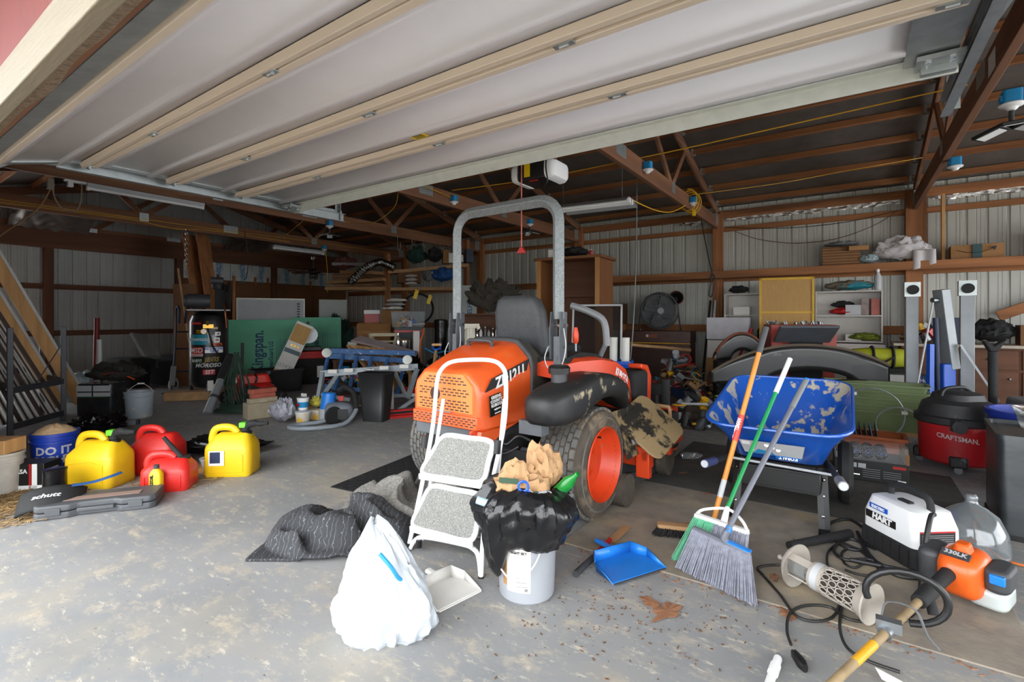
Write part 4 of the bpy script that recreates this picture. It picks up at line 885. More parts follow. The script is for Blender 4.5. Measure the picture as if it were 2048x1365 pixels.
# ================================================================ right foreground
ZM = .009
pw = thing('pressure_washer', 'white electric pressure washer with black base and carry handle', 'pressure washer', (.27, 3.42, ZM), R(-52))
mat('washer_white', '#dfe0df', .4, var=.03); mat('hose_black', '#1d1c1b', .5, var=.2, sc=20, col2='#4a443c', lo=.6, hi=.75)
part('base', MB().loft([rr(.36, .27, .03, 0), rr(.37, .28, .03, .05), rr(.36, .27, .03, .11)]), 'matte_black', pw, bevel=.006)
for i in range(6): part('base_rib', MB().box(-.15+.055*i, -.125+.055*i, -.147, -.138, .02, .1), 'matte_black', pw)
bd = part('body', MB().loft([rr(.34, .26, .03, .1), rr(.34, .26, .035, .2), rr(.30, .22, .04, .285), rr(.26, .18, .04, .295)]), 'washer_white', pw, smooth=40)
part('handle', MB().tube(spl([(-.12, 0, .29), (-.11, 0, .345), (0, 0, .365), (.11, 0, .345), (.13, 0, .28)], 5), .017, 8), 'matte_black', pw)
bl = part('brand_plate', MB().box(-.14, .06, -.1335, -.131, .165, .205), 'black', bd)
text('HART', .045, 'white', bl, (-.03, -.1345, .185), (PI/2, 0, 0), bold=.002, shear=.1, xs=1.1)
b2 = part('electric_badge', MB().box(-.12, .0, -.129, -.124, .222, .248), 'blue', bd); text('ELECTRIC', .02, 'white', b2, (-.06, -.1305, .235), (PI/2, 0, 0), bold=.001)
wl_ = part('warning_panel', MB().box(.1705, .172, -.1, .09, .11, .2), 'black', bd); part('red_bar', MB().box(.172, .173, -.1, .09, .193, .2), 'red', wl_)
for i in range(7): part('print_line', MB().box(.172, .173, -.09, .08, .118+.01*i, .122+.01*i), 'mid_grey', wl_)
part('outlet_fitting', MB().cyl((.17, -.08, .07), (.22, -.1, .065), .02), 'matte_black', pw); part('switch', MB().box(-.02, .05, -.05, -.02, .29, .305), 'matte_black', pw)
def hose(name, label, pts, r, m='hose_black', cat='hose', z=None):
    P = [V(p) if len(p) == 3 and abs(p[2]) < 3 else G(p[0], p[1], r+ZM+(p[2] if len(p) > 2 else 0)/1000.) for p in pts]
    o = part(name, MB().tube(spl(P, 6), r, 8), m); return tag(o, label, cat)
hose('pressure_hose', 'thick black hose coiled around the pressure washer', [(1700, 1120), (1740, 1128), (1800, 1140), (1840, 1148), (1870, 1145, 60), (1850, 1110, 150), (1860, 1040, 300), (1868, 1030, 300)], .012)
hose('pressure_hose', 'black hose looped on the mat left of the pressure washer', [(1730, 1060), (1700, 1040), (1665, 1045), (1655, 1065), (1690, 1095), (1725, 1100), (1720, 1085), (1690, 1078), (1668, 1100), (1690, 1120), (1740, 1120), (1790, 1145)], .009)
hose('power_cable', 'long black power cord snaking around the grey lantern', [(1750, 1100), (1700, 1080), (1660, 1100), (1655, 1130), (1670, 1160), (1680, 1200), (1665, 1235), (1625, 1243), (1590, 1230), (1560, 1190), (1525, 1150), (1515, 1138), (1530, 1132), (1560, 1130)], .006, cat='cord')
hose('power_cable', 'black cord ending in a plug at the edge of the mat', [(1840, 1160), (1830, 1230), (1780, 1245), (1700, 1240), (1660, 1215), (1610, 1212), (1580, 1228), (1574, 1262), (1582, 1290)], .006, cat='cord')
hose('power_cable', 'black cord tangled between the lantern and the washer', [(1660, 1075), (1700, 1092), (1735, 1110), (1715, 1135), (1690, 1128), (1685, 1105), (1712, 1098), (1745, 1125), (1760, 1150), (1720, 1150), (1690, 1140)], .006, cat='cord')
hose('pressure_hose', 'black hose lying along the front of the pressure washer', [(1715, 1065), (1740, 1112), (1790, 1150), (1850, 1158), (1880, 1165)], .01)
pg = thing('power_plug', 'large black power plug lying on the concrete edge', 'plug', G(1590, 1310, .02), R(-60))
part('body', MB().loft([rr(.012, .012, .005, -.02), rr(.03, .028, .01, .0), rr(.036, .034, .012, .05), rr(.03, .02, .009, .075)]), 'black', pg).rotation_euler = (0, PI/2, 0)
part('ridge', MB().box(0, .06, -.002, .002, .012, .02), 'black', pg)
hose('trimmer_cable', 'thin black cable curving from the trimmer toward the camera', [(1770, 1250), (1700, 1190), (1680, 1240), (1690, 1290), (1730, 1320), (1800, 1345)], .006, cat='cord')
hose('extension_cable', 'orange extension cord on the floor beside the steel bin', [(1945, 1020), (1985, 1030), (1950, 1045), (1970, 1090), (2010, 1120), (2060, 1135)], .006, 'orange_cord', 'cord')
tube1 = tag(part('washer_wand', MB().cyl(G(1578, 1092, .037), G(1700, 1068, .037), .022, .026), 'matte_black'), 'black pressure washer wand lying behind the lantern', 'wand')
# grey garden lantern on its side
mat('lantern_grey', '#a29a90', .55, var=.06, sc=10)
a = V((-.26, 2.735, .114)); b = V((.065, 2.55, .1)); dv = (b-a); Ln = dv.length
lt = thing('garden_lantern', 'beige pierced metal lantern lying on its side', 'lantern', a, 0); lt.rotation_mode = 'QUATERNION'; lt.rotation_quaternion = dv.to_track_quat('Z', 'Y'); lt.scale = (1, 1, 1)
part('roof', MB().lathe([(.008, -.02), (.012, .0), (.045, .015), (.075, .032), (.1, .055), (.102, .062), (.096, .06), (.06, .045), (.0, .04)], 36), 'lantern_grey', lt)
part('finial', MB().ball((0, 0, -.025), .012, 10, 8), 'lantern_grey', lt)
part('glass', MB().lathe([(.045, .05), (.045, .15)], 24, c0=False, c1=False), 'clear', lt)
for k in range(3): an = k*2*PI/3; part('upright', MB().at(T(0, 0, 0, 0, 0, an)).box(.05, .056, -.018, .018, .045, .155), 'lantern_grey', lt)
part('collar', MB().lathe([(.06, .145), (.062, .15), (.062, .2), (.056, .205)], 36), 'lantern_grey', lt); part('care_label', MB().lathe([(.0632, .16), (.0632, .19)], 36, c0=False, c1=False), 'light_grey', lt)
ps = MB(); rs = .062
for i in range(13):                      # pierced leaf screen: rings and bars on a cylinder
    for j in range(4):
        ca = 2*PI*(i+(.5 if j % 2 else 0))/13; cz = .225+.034*j
        ps.tube([((rs)*cos(ca+.2*cos(q)), rs*sin(ca+.2*cos(q)), cz+.017*sin(q)) for q in [2*PI*k/10 for k in range(10)]], .0028, 4, closed=True)
sc_ = part('pierced_screen', ps, 'lantern_grey', lt, kind='stuff', smooth=0)
part('inner_core', MB().lathe([(.05, .205), (.05, .35)], 24), mat('core_dark', '#332c26', .8), lt)
part('foot', MB().lathe([(.062, .345), (.066, .35), (.075, .37), (.086, .385), (.086, .393), (.07, .388), (.0, .37)], 36), 'lantern_grey', lt)
# string trimmer
E0 = V((.43, 2.99, ZM)); tm = thing('string_trimmer', 'orange and grey gas string trimmer with loop handle', 'string trimmer', E0)
mat('trim_orange', '#d95a17', .4, var=.05, coat=.2); mat('shaft_tan', '#8d7858', .7, var=.2, sc=12)
sh0, sh1 = V((.335, 2.84, .15)), V((-.165, 1.72, .03)); Lc = lambda p: V(p)-E0
ax_ = (sh0-sh1).normalized(); Me = Matrix.Translation(Lc((.43, 2.99, .15))) @ ax_.to_track_quat('Y', 'Z').to_matrix().to_4x4()
part('shroud', MB().at(Me).loft([[(x*k, y, z*k) for x, z, _ in [(p[0], p[1], 0) for p in rr(.16, .19, .05, 0, 5)]] for y, k in ((-.11, .55), (-.08, .9), (-.02, 1.05), (.05, 1.05), (.09, .9))]), 'trim_orange', tm, smooth=50)
part('top_cap', MB().at(Me).loft([rr(.07, .08, .02, .08), rr(.05, .06, .02, .135)]), 'trim_orange', tm, bevel=.008)
part('air_cover', MB().at(Me).loft([rr(.09, .17, .04, z, 4, -.11, .01) for z in (-.09, .08)]), 'dark_grey', tm, bevel=.025, seg=3)
part('air_cover', MB().at(Me).loft([rr(.09, .16, .04, z, 4, .115, .02) for z in (-.03, .07)]), 'dark_grey', tm, bevel=.02, seg=3)
part('fuel_tank', MB().at(Me).loft([rr(.14, .16, .04, z, 4, .08, .03) for z in (-.115, -.03)]), mat('tank_milky', '#c4ccc9', .3, trans=.2, var=.03), tm, bevel=.02, seg=3)
part('choke_knob', MB().at(Me).box(.1, .15, -.07, -.05, .02, .06), 'dust_blue', tm, bevel=.004)
bp_ = part('badge', MB().at(Me @ T(-.01, -.062, .098, R(22), 0, 0)).box(-.05, .05, -.018, .018, -.006, .004), 'dark_grey', tm)
text('330LK', .03, 'light_grey', bp_, (0, 0, 0), bold=.001).matrix_local = Me @ T(-.01, -.0635, .1025, R(22), 0, 0)
part('shaft', MB().cyl(Lc(sh0), Lc(sh1), .0155), 'shaft_tan', tm)
q = lambda s: Lc(sh0.lerp(sh1, s))
part('throttle_grip', MB().cyl(q(-.06), q(.1), .03, .026).cyl(q(.1), q(.2), .033, .028).cyl(q(.12)+V((0, 0, 0)), q(.15)+V((.03, 0, -.07)), .018, .02), 'matte_black', tm, bevel=.004)
part('trigger', MB().ball(q(.1)+V((0, 0, .03)), .012, 8, 6), 'red', tm)
nb = part('shaft_label', MB().cyl(q(.52), q(.64), .0162), mat('label_orange', '#d79a22', .5), tm)
hp = []
for k in range(21):
    an = R(200)-R(285)*k/20; hp.append(q(.34)+V((.13*cos(an)*1.0+.02, .03+.05*cos(an)*.3, .06+.10*sin(an)+.02)))
part('loop_handle', MB().tube(hp, .0135, 10), 'black', tm)
part('clamp', MB().cyl(q(.39), q(.45), .024).box(*[v for t_ in zip(q(.42)-V((.04, .02, .0)), q(.42)+V((.04, .02, .04))) for v in t_]), 'steel', tm)
part('guard_bar', MB().tube(spl([q(.38)+V((-.04, 0, .02)), q(.36)+V((-.03, 0, .07)), q(.35)+V((.05, .0, .06)), q(.36)+V((.09, .0, -.02)), q(.37)+V((.13, .01, -.06))], 4), .012, 6, flat=.3), 'mid_grey', tm)
part('hang_tag', MB().at(T(*(q(.6)+V((.09, .0, -.05))), R(10), R(25), R(25))).box(-.05, .05, -.025, .025, 0, .001), 'paper', tm)
# pvc pipe
pv = thing('pvc_pipe', 'short white pvc pipe in the bottom foreground', 'pipe', G(1556, 1318, .016), 0)
d_ = (G(1536, 1375, .016)-G(1556, 1318, .016)); part('pipe', MB().cyl((0, 0, 0), d_*2, .0145), 'white', pv); part('coupling', MB().cyl(d_*.25, d_*.55, .018), 'white', pv); part('thread', MB().cyl((0, 0, 0), -d_*.12, .011), 'mid_grey', pv)
# glass bell jar behind the trimmer, steel bin
gj = thing('glass_bell', 'clear glass bell cover behind the orange trimmer', 'glass cover', (.55, 3.62, ZM))
part('dome', MB().lathe([(.15, 0), (.155, .05), (.145, .14), (.11, .22), (.06, .26), (.03, .275), (.022, .3), (.026, .315), (.015, .33)], 40, c0=False), 'clear', gj, smooth=60, solid=.004)
sb_ = thing('steel_bin', 'tall dark stainless steel bin at the right edge', 'bin', (1.04, 4.3, 0), R(-4))
mat('stainless', '#56595b', .32, .75, var=.25, sc=3, stretch=(1, 1, 3))
part('body', MB().loft([rr(.58, .62, .04, z) for z in (.02, .585)]), 'stainless', sb_, smooth=40)
part('rim', MB().loft([rr(.6, .64, .05, .58), rr(.6, .64, .05, .61), rr(.56, .6, .05, .61), rr(.56, .6, .05, .56)], c0=False), 'stainless', sb_); part('base', MB().loft([rr(.595, .635, .04, 0), rr(.595, .635, .04, .03)]), 'black', sb_)
jr = thing('plastic_tub', 'clear plastic tub lying on top of the steel bin', 'tub', (1.04, 4.25, .615), R(10))
part('tub', MB().loft([rr(.3, .3, .09, .0, 5), rr(.36, .36, .1, .12, 5), rr(.38, .38, .1, .13, 5)]), 'clear', jr, smooth=50, solid=.0)
# shop vacuum
sv = thing('shop_vac', 'red and black wheeled shop vacuum covered in dust', 'vacuum', (.78, 5.72, 0), PSI+R(6))
mat('vac_red', '#b01a1f', .45, var=.12, sc=4, col2='#cf7a78', lo=.58, hi=.75, sc2=5); mat('vac_black', '#2c2c2d', .55, var=.2, sc=6, col2='#8b8a88', lo=.62, hi=.75, sc2=8)
dr = part('drum', MB().lathe([(.245, .06), (.265, .08), (.27, .3), (.275, .4)], 40), 'vac_red', sv)
text('CRAFTSMAN.', .055, 'white', dr, (0, 0, 0), bold=.0015, xs=.85, warp=lambda p: (.2735*sin(-.85+p.x/.273), -.2735*cos(-.85+p.x/.273), .29+p.y-.1*(p.x)))
part('rim', MB().lathe([(.29, .39), (.3, .4), (.3, .45), (.28, .46)], 40), 'vac_black', sv)
part('lid', MB().lathe([(.28, .45), (.27, .5), (.25, .56), (.2, .59), (.1, .6)], 32, sx=1, sy=.95), 'vac_black', sv)
part('motor_head', MB().loft([rr(.34, .34, .1, .56, 5), rr(.3, .3, .1, .64, 5), rr(.2, .2, .08, .66, 5)]), 'vac_black', sv, smooth=50)
part('red_panel', MB().box(-.03, .13, -.235, -.2, .52, .57), 'red', sv, bevel=.01); part('top_handle', MB().tube(spl([(-.16, 0, .62), (-.12, 0, .68), (.05, 0, .69), (.14, 0, .64)], 4), .018, 8), 'black', sv)
part('hose_port', MB().cyl((-.22, -.2, .4), (-.26, -.25, .4), .05, n=20), 'vac_black', sv)
for s_, x in ((1, .24), (-1, -.24)): part('latch', MB().box(x-.04, x+.04, -.24, -.18, .36, .46), 'vac_black', sv, bevel=.008)
for an in (-2.4, -1.1, .6, 2.2):
    ft = part('caster_foot', MB().at(T(.23*cos(an), .23*sin(an), 0, 0, 0, an)).box(-.06, .07, -.06, .06, .05, .14), 'vac_black', sv, bevel=.015)
    part('caster', MB().at(T(.26*cos(an), .26*sin(an), .028, 0, 0, an+PI/2)).cyl((0, -.02, 0), (0, .02, 0), .028, n=16), 'mid_grey', ft)
# green planters, wire coil, terracotta planter with plates, ornament box
mat('planter_green', '#6b7a50', .6, var=.08); mat('terracotta', '#a3542c', .65, var=.1)
for k in range(5):
    pl = thing('window_planter', ('top' if k == 4 else 'bottom' if k == 0 else ('second', 'third', 'fourth')[k-1])+' of the stacked long green planters, counted from the floor', 'planter', (.22, 6.95+.0, .06+.075*k), R(-3), group='stacked green planters')
    part('trough', MB().loft([rr(.86, .3, .03, 0), rr(.96, .36, .03, .2)], c1=False), 'planter_green', pl, smooth=30); part('rim', MB().loft([rr(1.0, .4, .03, .185), rr(1.0, .4, .03, .205), rr(.94, .34, .03, .205)], c0=False, c1=False), 'planter_green', pl)
o = thing('planter_stand', 'low board holding the stacked green planters', 'board', (.22, 6.95, 0)); part('plank', MB().box(-.4, .4, -.1, .1, 0, .058), 'tan_wood_x', o)
for k, (dx, m_) in enumerate(((-.12, 'green'), (.12, 'red'))):
    o = tag(part('garden_trowel', MB().bar((-.12, 0, .01), (.1, 0, .03), .03, .012).bar((.1, 0, .03), (.2, 0, .03), .05, .006), mat('lime', '#35c02e', .45) if k == 0 else 'red', loc=(.28+dx*2.2*(-1 if k else 1)-.05, 6.85, .56)), ('lime green plastic scoop on the green planters' if k == 0 else 'red plastic scoop on the green planters'), 'scoop')
wc = MB()
for k in range(6): wc.torus((-.1+.02*nz((k, 0, 0), 1), -.014*k, .33), .27+.015*nz((k, 1, 0), 2), .005, 'y', 48, 5)
for k in range(5): wc.torus((.12+.02*nz((k, 3, 0), 1), -.09-.012*k, .24), .19+.012*nz((k, 5, 0), 2), .005, 'y', 40, 5)
o = tag(part('wire_coil', wc, 'galv', loc=(.3, 6.45, -.044)), 'coil of grey fence wire standing before the green planters', 'wire coil'); o['kind'] = 'thing'
for k in range(3): part('tie', MB().at(T(-.1+.27*cos(.2+k*2), -.035, .32+.27*sin(.2+k*2))).box(-.025, .025, -.055, .055, -.016, .016), 'galv_light', o)
tp = thing('terracotta_planter', 'terracotta coloured long planter holding stacked plates', 'planter', (.14, 5.75, .0), R(0))
part('trough', MB().loft([rr(.5, .22, .03, 0), rr(.56, .28, .03, .2)], c1=False), 'terracotta', tp, smooth=30, solid=.006); part('rim', MB().loft([rr(.6, .32, .03, .18), rr(.6, .32, .03, .205), rr(.53, .25, .03, .205)], c0=False, c1=False), 'terracotta', tp)
for k in range(6):
    o = tag(part('plate', MB().lathe([(.0, 0), (.07, .004), (.11, .014), (.108, .018), (.07, .01), (0, .006)], 28), mat('plate_blue', '#4a7fb5', .3) if k % 3 == 1 else mat('plate_dark', '#3b4440', .4), loc=(.0+.04*k, 5.75, .2)), (('blue' if k % 3 == 1 else 'dark')+' plate standing in the terracotta planter, number '+('one', 'two', 'three', 'four', 'five', 'six')[k]+' from the left'), 'plate', 'plates in the planter'); o.rotation_euler = (0, R(80), 0)
obx = thing('ornament_box', 'black printed carton of dark blue ornaments with clear lid', 'box', (.13, 4.95, ZM), R(3))
ft = part('carton', MB().box(-.24, .24, -.17, .17, 0, .16), 'black', obx, bevel=.003)
part('red_logo', MB().box(.14, .22, -.1725, -.17, .12, .14), 'red', ft)
for i in range(3): part('picture', MB().box(-.2+.06*i, -.15+.06*i, -.1725, -.17, .1, .135), 'light_grey', ft)
for i in range(9): part('print_line', MB().box(-.05+.13*(i % 2), .06+.13*(i % 2), -.1725, -.17, .03+.008*i, .034+.008*i), 'mid_grey', ft)
part('barcode_patch', MB().box(.17, .22, -.1725, -.17, .01, .035), 'white', ft)
mat('ornament', '#1b2b4d', .12, .8, var=.4, sc=20)
for k in range(12):
    o = tag(part('ornament', MB().ball((0, 0, 0), .045, 14, 9), 'ornament', loc=V((-.05+.085*(k % 4), 4.86+.085*(k//4), .215))), 'dark blue glass ball ornament in the clear carton', 'ornament', 'ornaments in the carton')
part('clear_lid', MB().prism([(-.17, .16), (.17, .16), (.17, .2), (-.05, .3), (-.17, .28)], -.235, .235, 'x'), mat('film', '#ffffff', .1, alpha=.13, var=0), obx)
part('carton_back', MB().box(.22, .24, -.17, .17, .16, .24), 'cardboard', obx)
bt = thing('drink_bottle', 'small clear bottle lying by the wheelbarrow grip', 'bottle', G(1385, 912, .03), R(34))
part('bottle', MB().at(T(0, 0, 0, 0, PI/2, 0)).lathe([(.03, -.1), (.032, -.08), (.032, .04), (.015, .07), (.014, .09)], 16), 'clear', bt)
stk2 = tag(part('wood_stick', MB().bar(G(1368, 842, .015), G(1425, 832, .015), .03, .02), 'pine_x'), 'plain wooden stick on the floor behind the mower deck', 'stick')

# ================================================================ back right: bench, racks, fenders, tools
wbh = thing('workbench', 'long brown workbench with drawers along the back wall', 'workbench', (2.12, 9.15, 0))
part('worktop', MB().box(-1.6, 2.2, -.3, .45, .9, .94), mat('bench_top', '#a79c8c', .6, var=.15), wbh, bevel=.004)
part('carcass', MB().box(-1.5, 2.1, -.2, .42, 0, .9), 'dark_wood_x', wbh)
for k in range(6):
    d = part('drawer', MB().box(-1.48+.6*k, -.92+.6*k, -.225, -.2, .62, .87), 'dark_wood_x', wbh, bevel=.006); part('knob', MB().ball((-1.2+.6*k, -.24, .75), .018, 10, 6), 'steel', d)
    d = part('door', MB().box(-1.48+.6*k, -.92+.6*k, -.225, -.2, .06, .59), 'dark_wood_x', wbh, bevel=.006); part('knob', MB().ball((-1.0+.6*k, -.24, .5), .015, 10, 6), 'steel', d)
# aluminium gantry posts
mat('alu', '#8b8f92', .5, .3, var=.1, sc=5)
for x_, px, lb in ((.61, 1822, 'aluminium square post with a caster on top, beside the wall post'), (1.1, 1936, 'aluminium square post with a rubber wheel on top, right of the blue hoist')):
    t = thing('gantry_leg', lb, 'metal post', (x_, 7.5, 0), R(4 if x_ < 1 else -3), group='aluminium gantry legs')
    part('tube', MB().box(-.06, .06, -.06, .06, .0, 1.63), 'alu', t, bevel=.004); part('mount_plate', MB().box(-.075, .075, -.075, .075, 1.55, 1.72), 'galv', t)
    part('caster_wheel', MB().cyl((.0, -.08, 1.63), (.0, -.12, 1.63), .055, n=24), 'rubber', t)
hs = thing('engine_hoist', 'blue and grey folding engine hoist standing before the bench', 'hoist', (.86, 7.35, 0), PSI)
part('boom', MB().bar((.12, 0, .72), (-.0, 0, 1.62), .13, .1), 'alu', hs, bevel=.006); part('pivot', MB().cyl((-.1, 0, 1.5), (.07, 0, 1.5), .03), 'steel', hs)
part('mast', MB().box(-.02, .12, -.06, .06, .3, .78), 'blue', hs, bevel=.01); part('ram', MB().cyl((-.03, .0, .4), (-.06, 0, 1.3), .028), 'dark_blue', hs)
part('blue_leg', MB().bar((-.13, 0, 0), (-.12, 0, 1.0), .05, .05), 'blue', hs); part('cable', MB().cyl((-.35, 0, .1), (-.09, 0, 1.48), .01), 'light_grey', hs)
part('strut', MB().bar((.13, -.1, 1.0), (.36, -.3, .4), .05, .02), 'steel', hs); part('foot', MB().box(-.16, .2, -.15, .15, 0, .08), 'blue', hs, bevel=.01)
ch = part('chain', MB().torus((.0, -.08, .42), .05, .01, 'y', 16, 6).torus((.04, -.08, .34), .04, .01, 'x', 16, 6).torus((-.02, -.08, .27), .04, .01, 'y', 16, 6), 'galv', hs)
for i, (px, h, lb) in enumerate(((1795, 0, ''),)): pass
for x_, y_, h, lb in ((1.12, 6.4, .98, 'black forked stand tool left of its shorter twin'), (1.45, 6.5, .82, 'shorter black upright tool handle beside the forked stand')):
    o = thing('stand_tool', lb, 'tool', (x_, y_, 0), R(15)); part('stem', MB().cyl((0, 0, 0), (0, 0, h), .03, .036), 'matte_black', o); part('head', MB().prism([(-.03, h), (.03, h), (.1, h+.12), (.06, h+.1), (0, h+.05), (-.05, h+.1), (-.08, h+.1)] if h > .9 else [(-.05, h), (.05, h), (.05, h+.1), (-.05, h+.1)], -.03, .03, 'y'), 'matte_black', o, bevel=.01); part('foot', MB().box(-.2, .12, -.06, .06, 0, .05), 'matte_black', o, bevel=.01); part('arm', MB().bar((-.18, 0, .45), (.0, 0, .3), .06, .07), 'matte_black', o, bevel=.01)
tk_ = thing('storage_chest', 'grey storage trunk with a yellow stripe at the right edge', 'trunk', (1.65, 6.1, 0), R(4)); part('body', MB().loft([rr(.8, .5, .05, 0), rr(.86, .55, .05, .5)]), mat('trunk_grey', '#6f7375', .6, var=.08), tk_, bevel=.015); part('lid', MB().loft([rr(.9, .58, .06, .5), rr(.88, .56, .08, .58)]), 'trunk_grey', tk_, bevel=.02); part('stripe', MB().box(-.44, .44, -.292, -.285, .49, .515), mat('neon', '#c3d420', .5), tk_)
bt_ = thing('round_tub', 'deep blue round plastic tub in front of the grey trunk', 'tub', (1.22, 5.25, .0)); part('tub', MB().lathe([(.0, .02), (.24, .0), (.3, .3), (.33, .56), (.35, .56), (.35, .6), (.32, .6), (.28, .1), (0, .06)], 36), 'dark_blue' if False else mat('tub_blue', '#17318f', .4, var=.06), bt_)
# car fenders
mat('primer_brown', '#5f5245', .55, var=.15, sc=5); mat('car_black', '#1b1a1a', .35, var=.1, coat=.3)
def fender(loc, rz, label, w, h, m, depth=.45):
    t = thing('car_fender', label, 'car part', loc, rz, group='car body panels')
    def f(u, v):
        x = (u-.5)*w; a = v*1.35; top = h*(1-.55*(2*abs(u-.55))**2.2)
        return (x, -depth*.5+depth*sin(a), top-(.3*h)*(1-cos(a))*1.3)
    part('outer_panel', MB().grid(40, 10, f), m, t, solid=.01, smooth=70)
    def s_(u, v):
        x = (u-.5)*w; top = h*(1-.55*(2*abs(u-.55))**2.2); wa = .36*h*max(0, 1-((x-.08*w)/(.27*w))**2)**.5*1.15
        lo = max(.02, wa) if abs(x-.08*w) < .27*w else .02
        return (x, -depth*.5-.015, lo+(top-lo)*v)
    part('side_skin', MB().grid(60, 6, s_), 'car_black', t, solid=.012, smooth=70)
    part('return_lip', MB().tube([(f(i/30, 0)[0], -depth*.5-.02, f(i/30, 0)[2]) for i in range(31)], .018, 6), m, t)
    return t
fender((-.62, 7.3, .42), R(20), 'large brown black car fender lying behind the wheelbarrow', 2.0, .54, 'primer_brown')
o = thing('support_bench', 'low dark stand holding the car fender', 'stand', (-.62, 7.35, 0), R(20)); part('top', MB().box(-.85, .85, -.25, .25, .36, .41), 'matte_black', o); 
for x_ in (-.75, .75):
    for y_ in (-.2, .2): part('leg', MB().box(x_-.03, x_+.03, y_-.03, y_+.03, 0, .36), 'matte_black', o)
fender((-1.38, 7.9, .66), R(20), 'small rust edged car fender propped behind the large one', .62, .42, mat('rust', '#74402a', .7, var=.2), .4)
o = thing('crate_stack', 'dark crate propping up the small car fender', 'crate', (-1.38, 7.9, 0), R(20)); part('crate', MB().box(-.3, .3, -.2, .2, 0, .65), 'matte_black', o, bevel=.01); part('slat', MB().box(-.31, .31, -.21, -.2, .3, .36), 'dark_grey', o)
# tool chest, grey pad, yellow framed screen
tc_ = thing('tool_chest', 'red metal tool chest with open tool tray on top', 'tool chest', (-.62, 8.4, .0), PSI*.55)
mat('chest_red', '#a43a2c', .4, var=.12, sc=4)
part('cabinet', MB().box(-.4, .4, -.22, .24, 0, .8), 'chest_red', tc_, bevel=.006); bx_ = part('top_chest', MB().box(-.42, .42, -.24, .24, .81, 1.2), 'chest_red', tc_, bevel=.006)
for z in (.2, .4, .6): part('drawer', MB().box(-.38, .38, -.235, -.22, z, z+.17), 'chest_red', tc_, bevel=.004)
text('A-Mechanical', .045, 'light_grey', bx_, (.18, -.243, 1.12), (PI/2, 0, 0), shear=.2); part('lock', MB().cyl((0, -.24, 1.14), (0, -.25, 1.14), .015), 'chrome', bx_)
sk_ = MB()
for k in range(40): sk_.cyl((U(-.4, .4), U(-.2, .2), 1.205), (0, 0, 0), 0, 0, 3) if False else sk_.at(T(U(-.38, .38), U(-.2, .2), 1.205)).cyl((0, 0, 0), (U(-.03, .03), 0, U(.02, .05)), U(.01, .02), n=7)
part('sockets', sk_, 'steel', tc_, kind='stuff')
gp2 = tag(part('grey_pad', MB().at(T(-.5, 7.84, 1.07, R(-32), 0, PSI*.6)).box(-.36, .36, -.22, .2, -.02, .02), mat('pad_grey', '#55585d', .55, var=.12), bevel=.012), 'dark grey padded sheet propped in front of the tool chest', 'pad')
o = tag(part('pad_support', MB().box(-.7, -.3, 7.92, 8.04, 0, .96), 'matte_black', bevel=.01), 'dark upright carton under the grey pad', 'carton')
ys = thing('framed_screen', 'yellow framed tan screen panel leaning against the white shelves', 'screen', (-.83, 8.95, .55), R(10))
mat('screen_tan', '#b08a52', .8, var=.12, sc=30, stretch=(1, 1, .2)); mat('frame_yellow', '#c79a12', .5, var=.08)
ys.scale = (.84, 1, .97); part('panel', MB().box(-.44, .44, 0, .02, .02, 1.42), 'screen_tan', ys)
for b_ in ((-.46, -.42, 0, 1.44), (.42, .46, 0, 1.44), (-.46, .46, 0, .03), (-.46, .46, 1.4, 1.44), (-.44, .44, .85, .88), (-.44, .44, .45, .47)): part('slat', MB().box(b_[0], b_[1], -.015, 0, b_[2], b_[3]), 'frame_yellow', ys)
part('pull', MB().loft([rr(.04, .09, .02, -.02), rr(.04, .09, .02, -.012)]).at(None), 'dark_wood_x', ys, loc=(-.33, 0, .25)).rotation_euler = (PI/2, 0, 0)
o = tag(part('carton', MB().box(-1.3, -.3, 8.82, 9.08, 0, .545), 'cardboard', bevel=.005), 'long carton on the floor below the yellow screen panel', 'carton')
# white shelf units with their contents
def bookcase(x0, x1, z0, z1, shelves, label, y=9.45):
    t = thing('white_bookcase', label, 'bookcase', ((x0+x1)/2, y, 0), 0, group='white bookcases'); w = (x1-x0)/2; m = 'shelf_white'
    part('side', MB().box(-w, -w+.02, -.14, .14, z0, z1), m, t); part('side', MB().box(w-.02, w, -.14, .14, z0, z1), m, t); part('back', MB().box(-w, w, .13, .14, z0, z1), m, t)
    for z in [z0]+shelves+[z1-.02]: part('shelf', MB().box(-w+.02, w-.02, -.14, .13, z, z+.02), m, t)
    return t
mat('shelf_white', '#bdb9b2', .5, var=.05)
bookcase(-1.82, -1.0, .92, 1.72, [1.33], 'white bookcase left of the yellow screen panel', 9.4)
bookcase(-.45, .42, .92, 1.72, [1.32], 'white bookcase right of the yellow screen panel', 9.4)
for x0, x1, lb in ((-1.86, -1.0, 'white drawer cabinet under the left white bookcase'), (-.42, .45, 'white drawer cabinet under the right white bookcase')):
    t = thing('drawer_cabinet', lb, 'cabinet', ((x0+x1)/2, 9.35, 0)); w = (x1-x0)/2; part('body', MB().box(-w, w, -.2, .25, 0, .9), 'shelf_white', t, bevel=.004)
    for z in (.05, .33, .61): d = part('drawer', MB().box(-w+.02, w-.02, -.215, -.2, z, z+.26), 'shelf_white', t, bevel=.004); part('handle', MB().box(-.06, .06, -.23, -.215, z+.13, z+.15), 'steel', d)
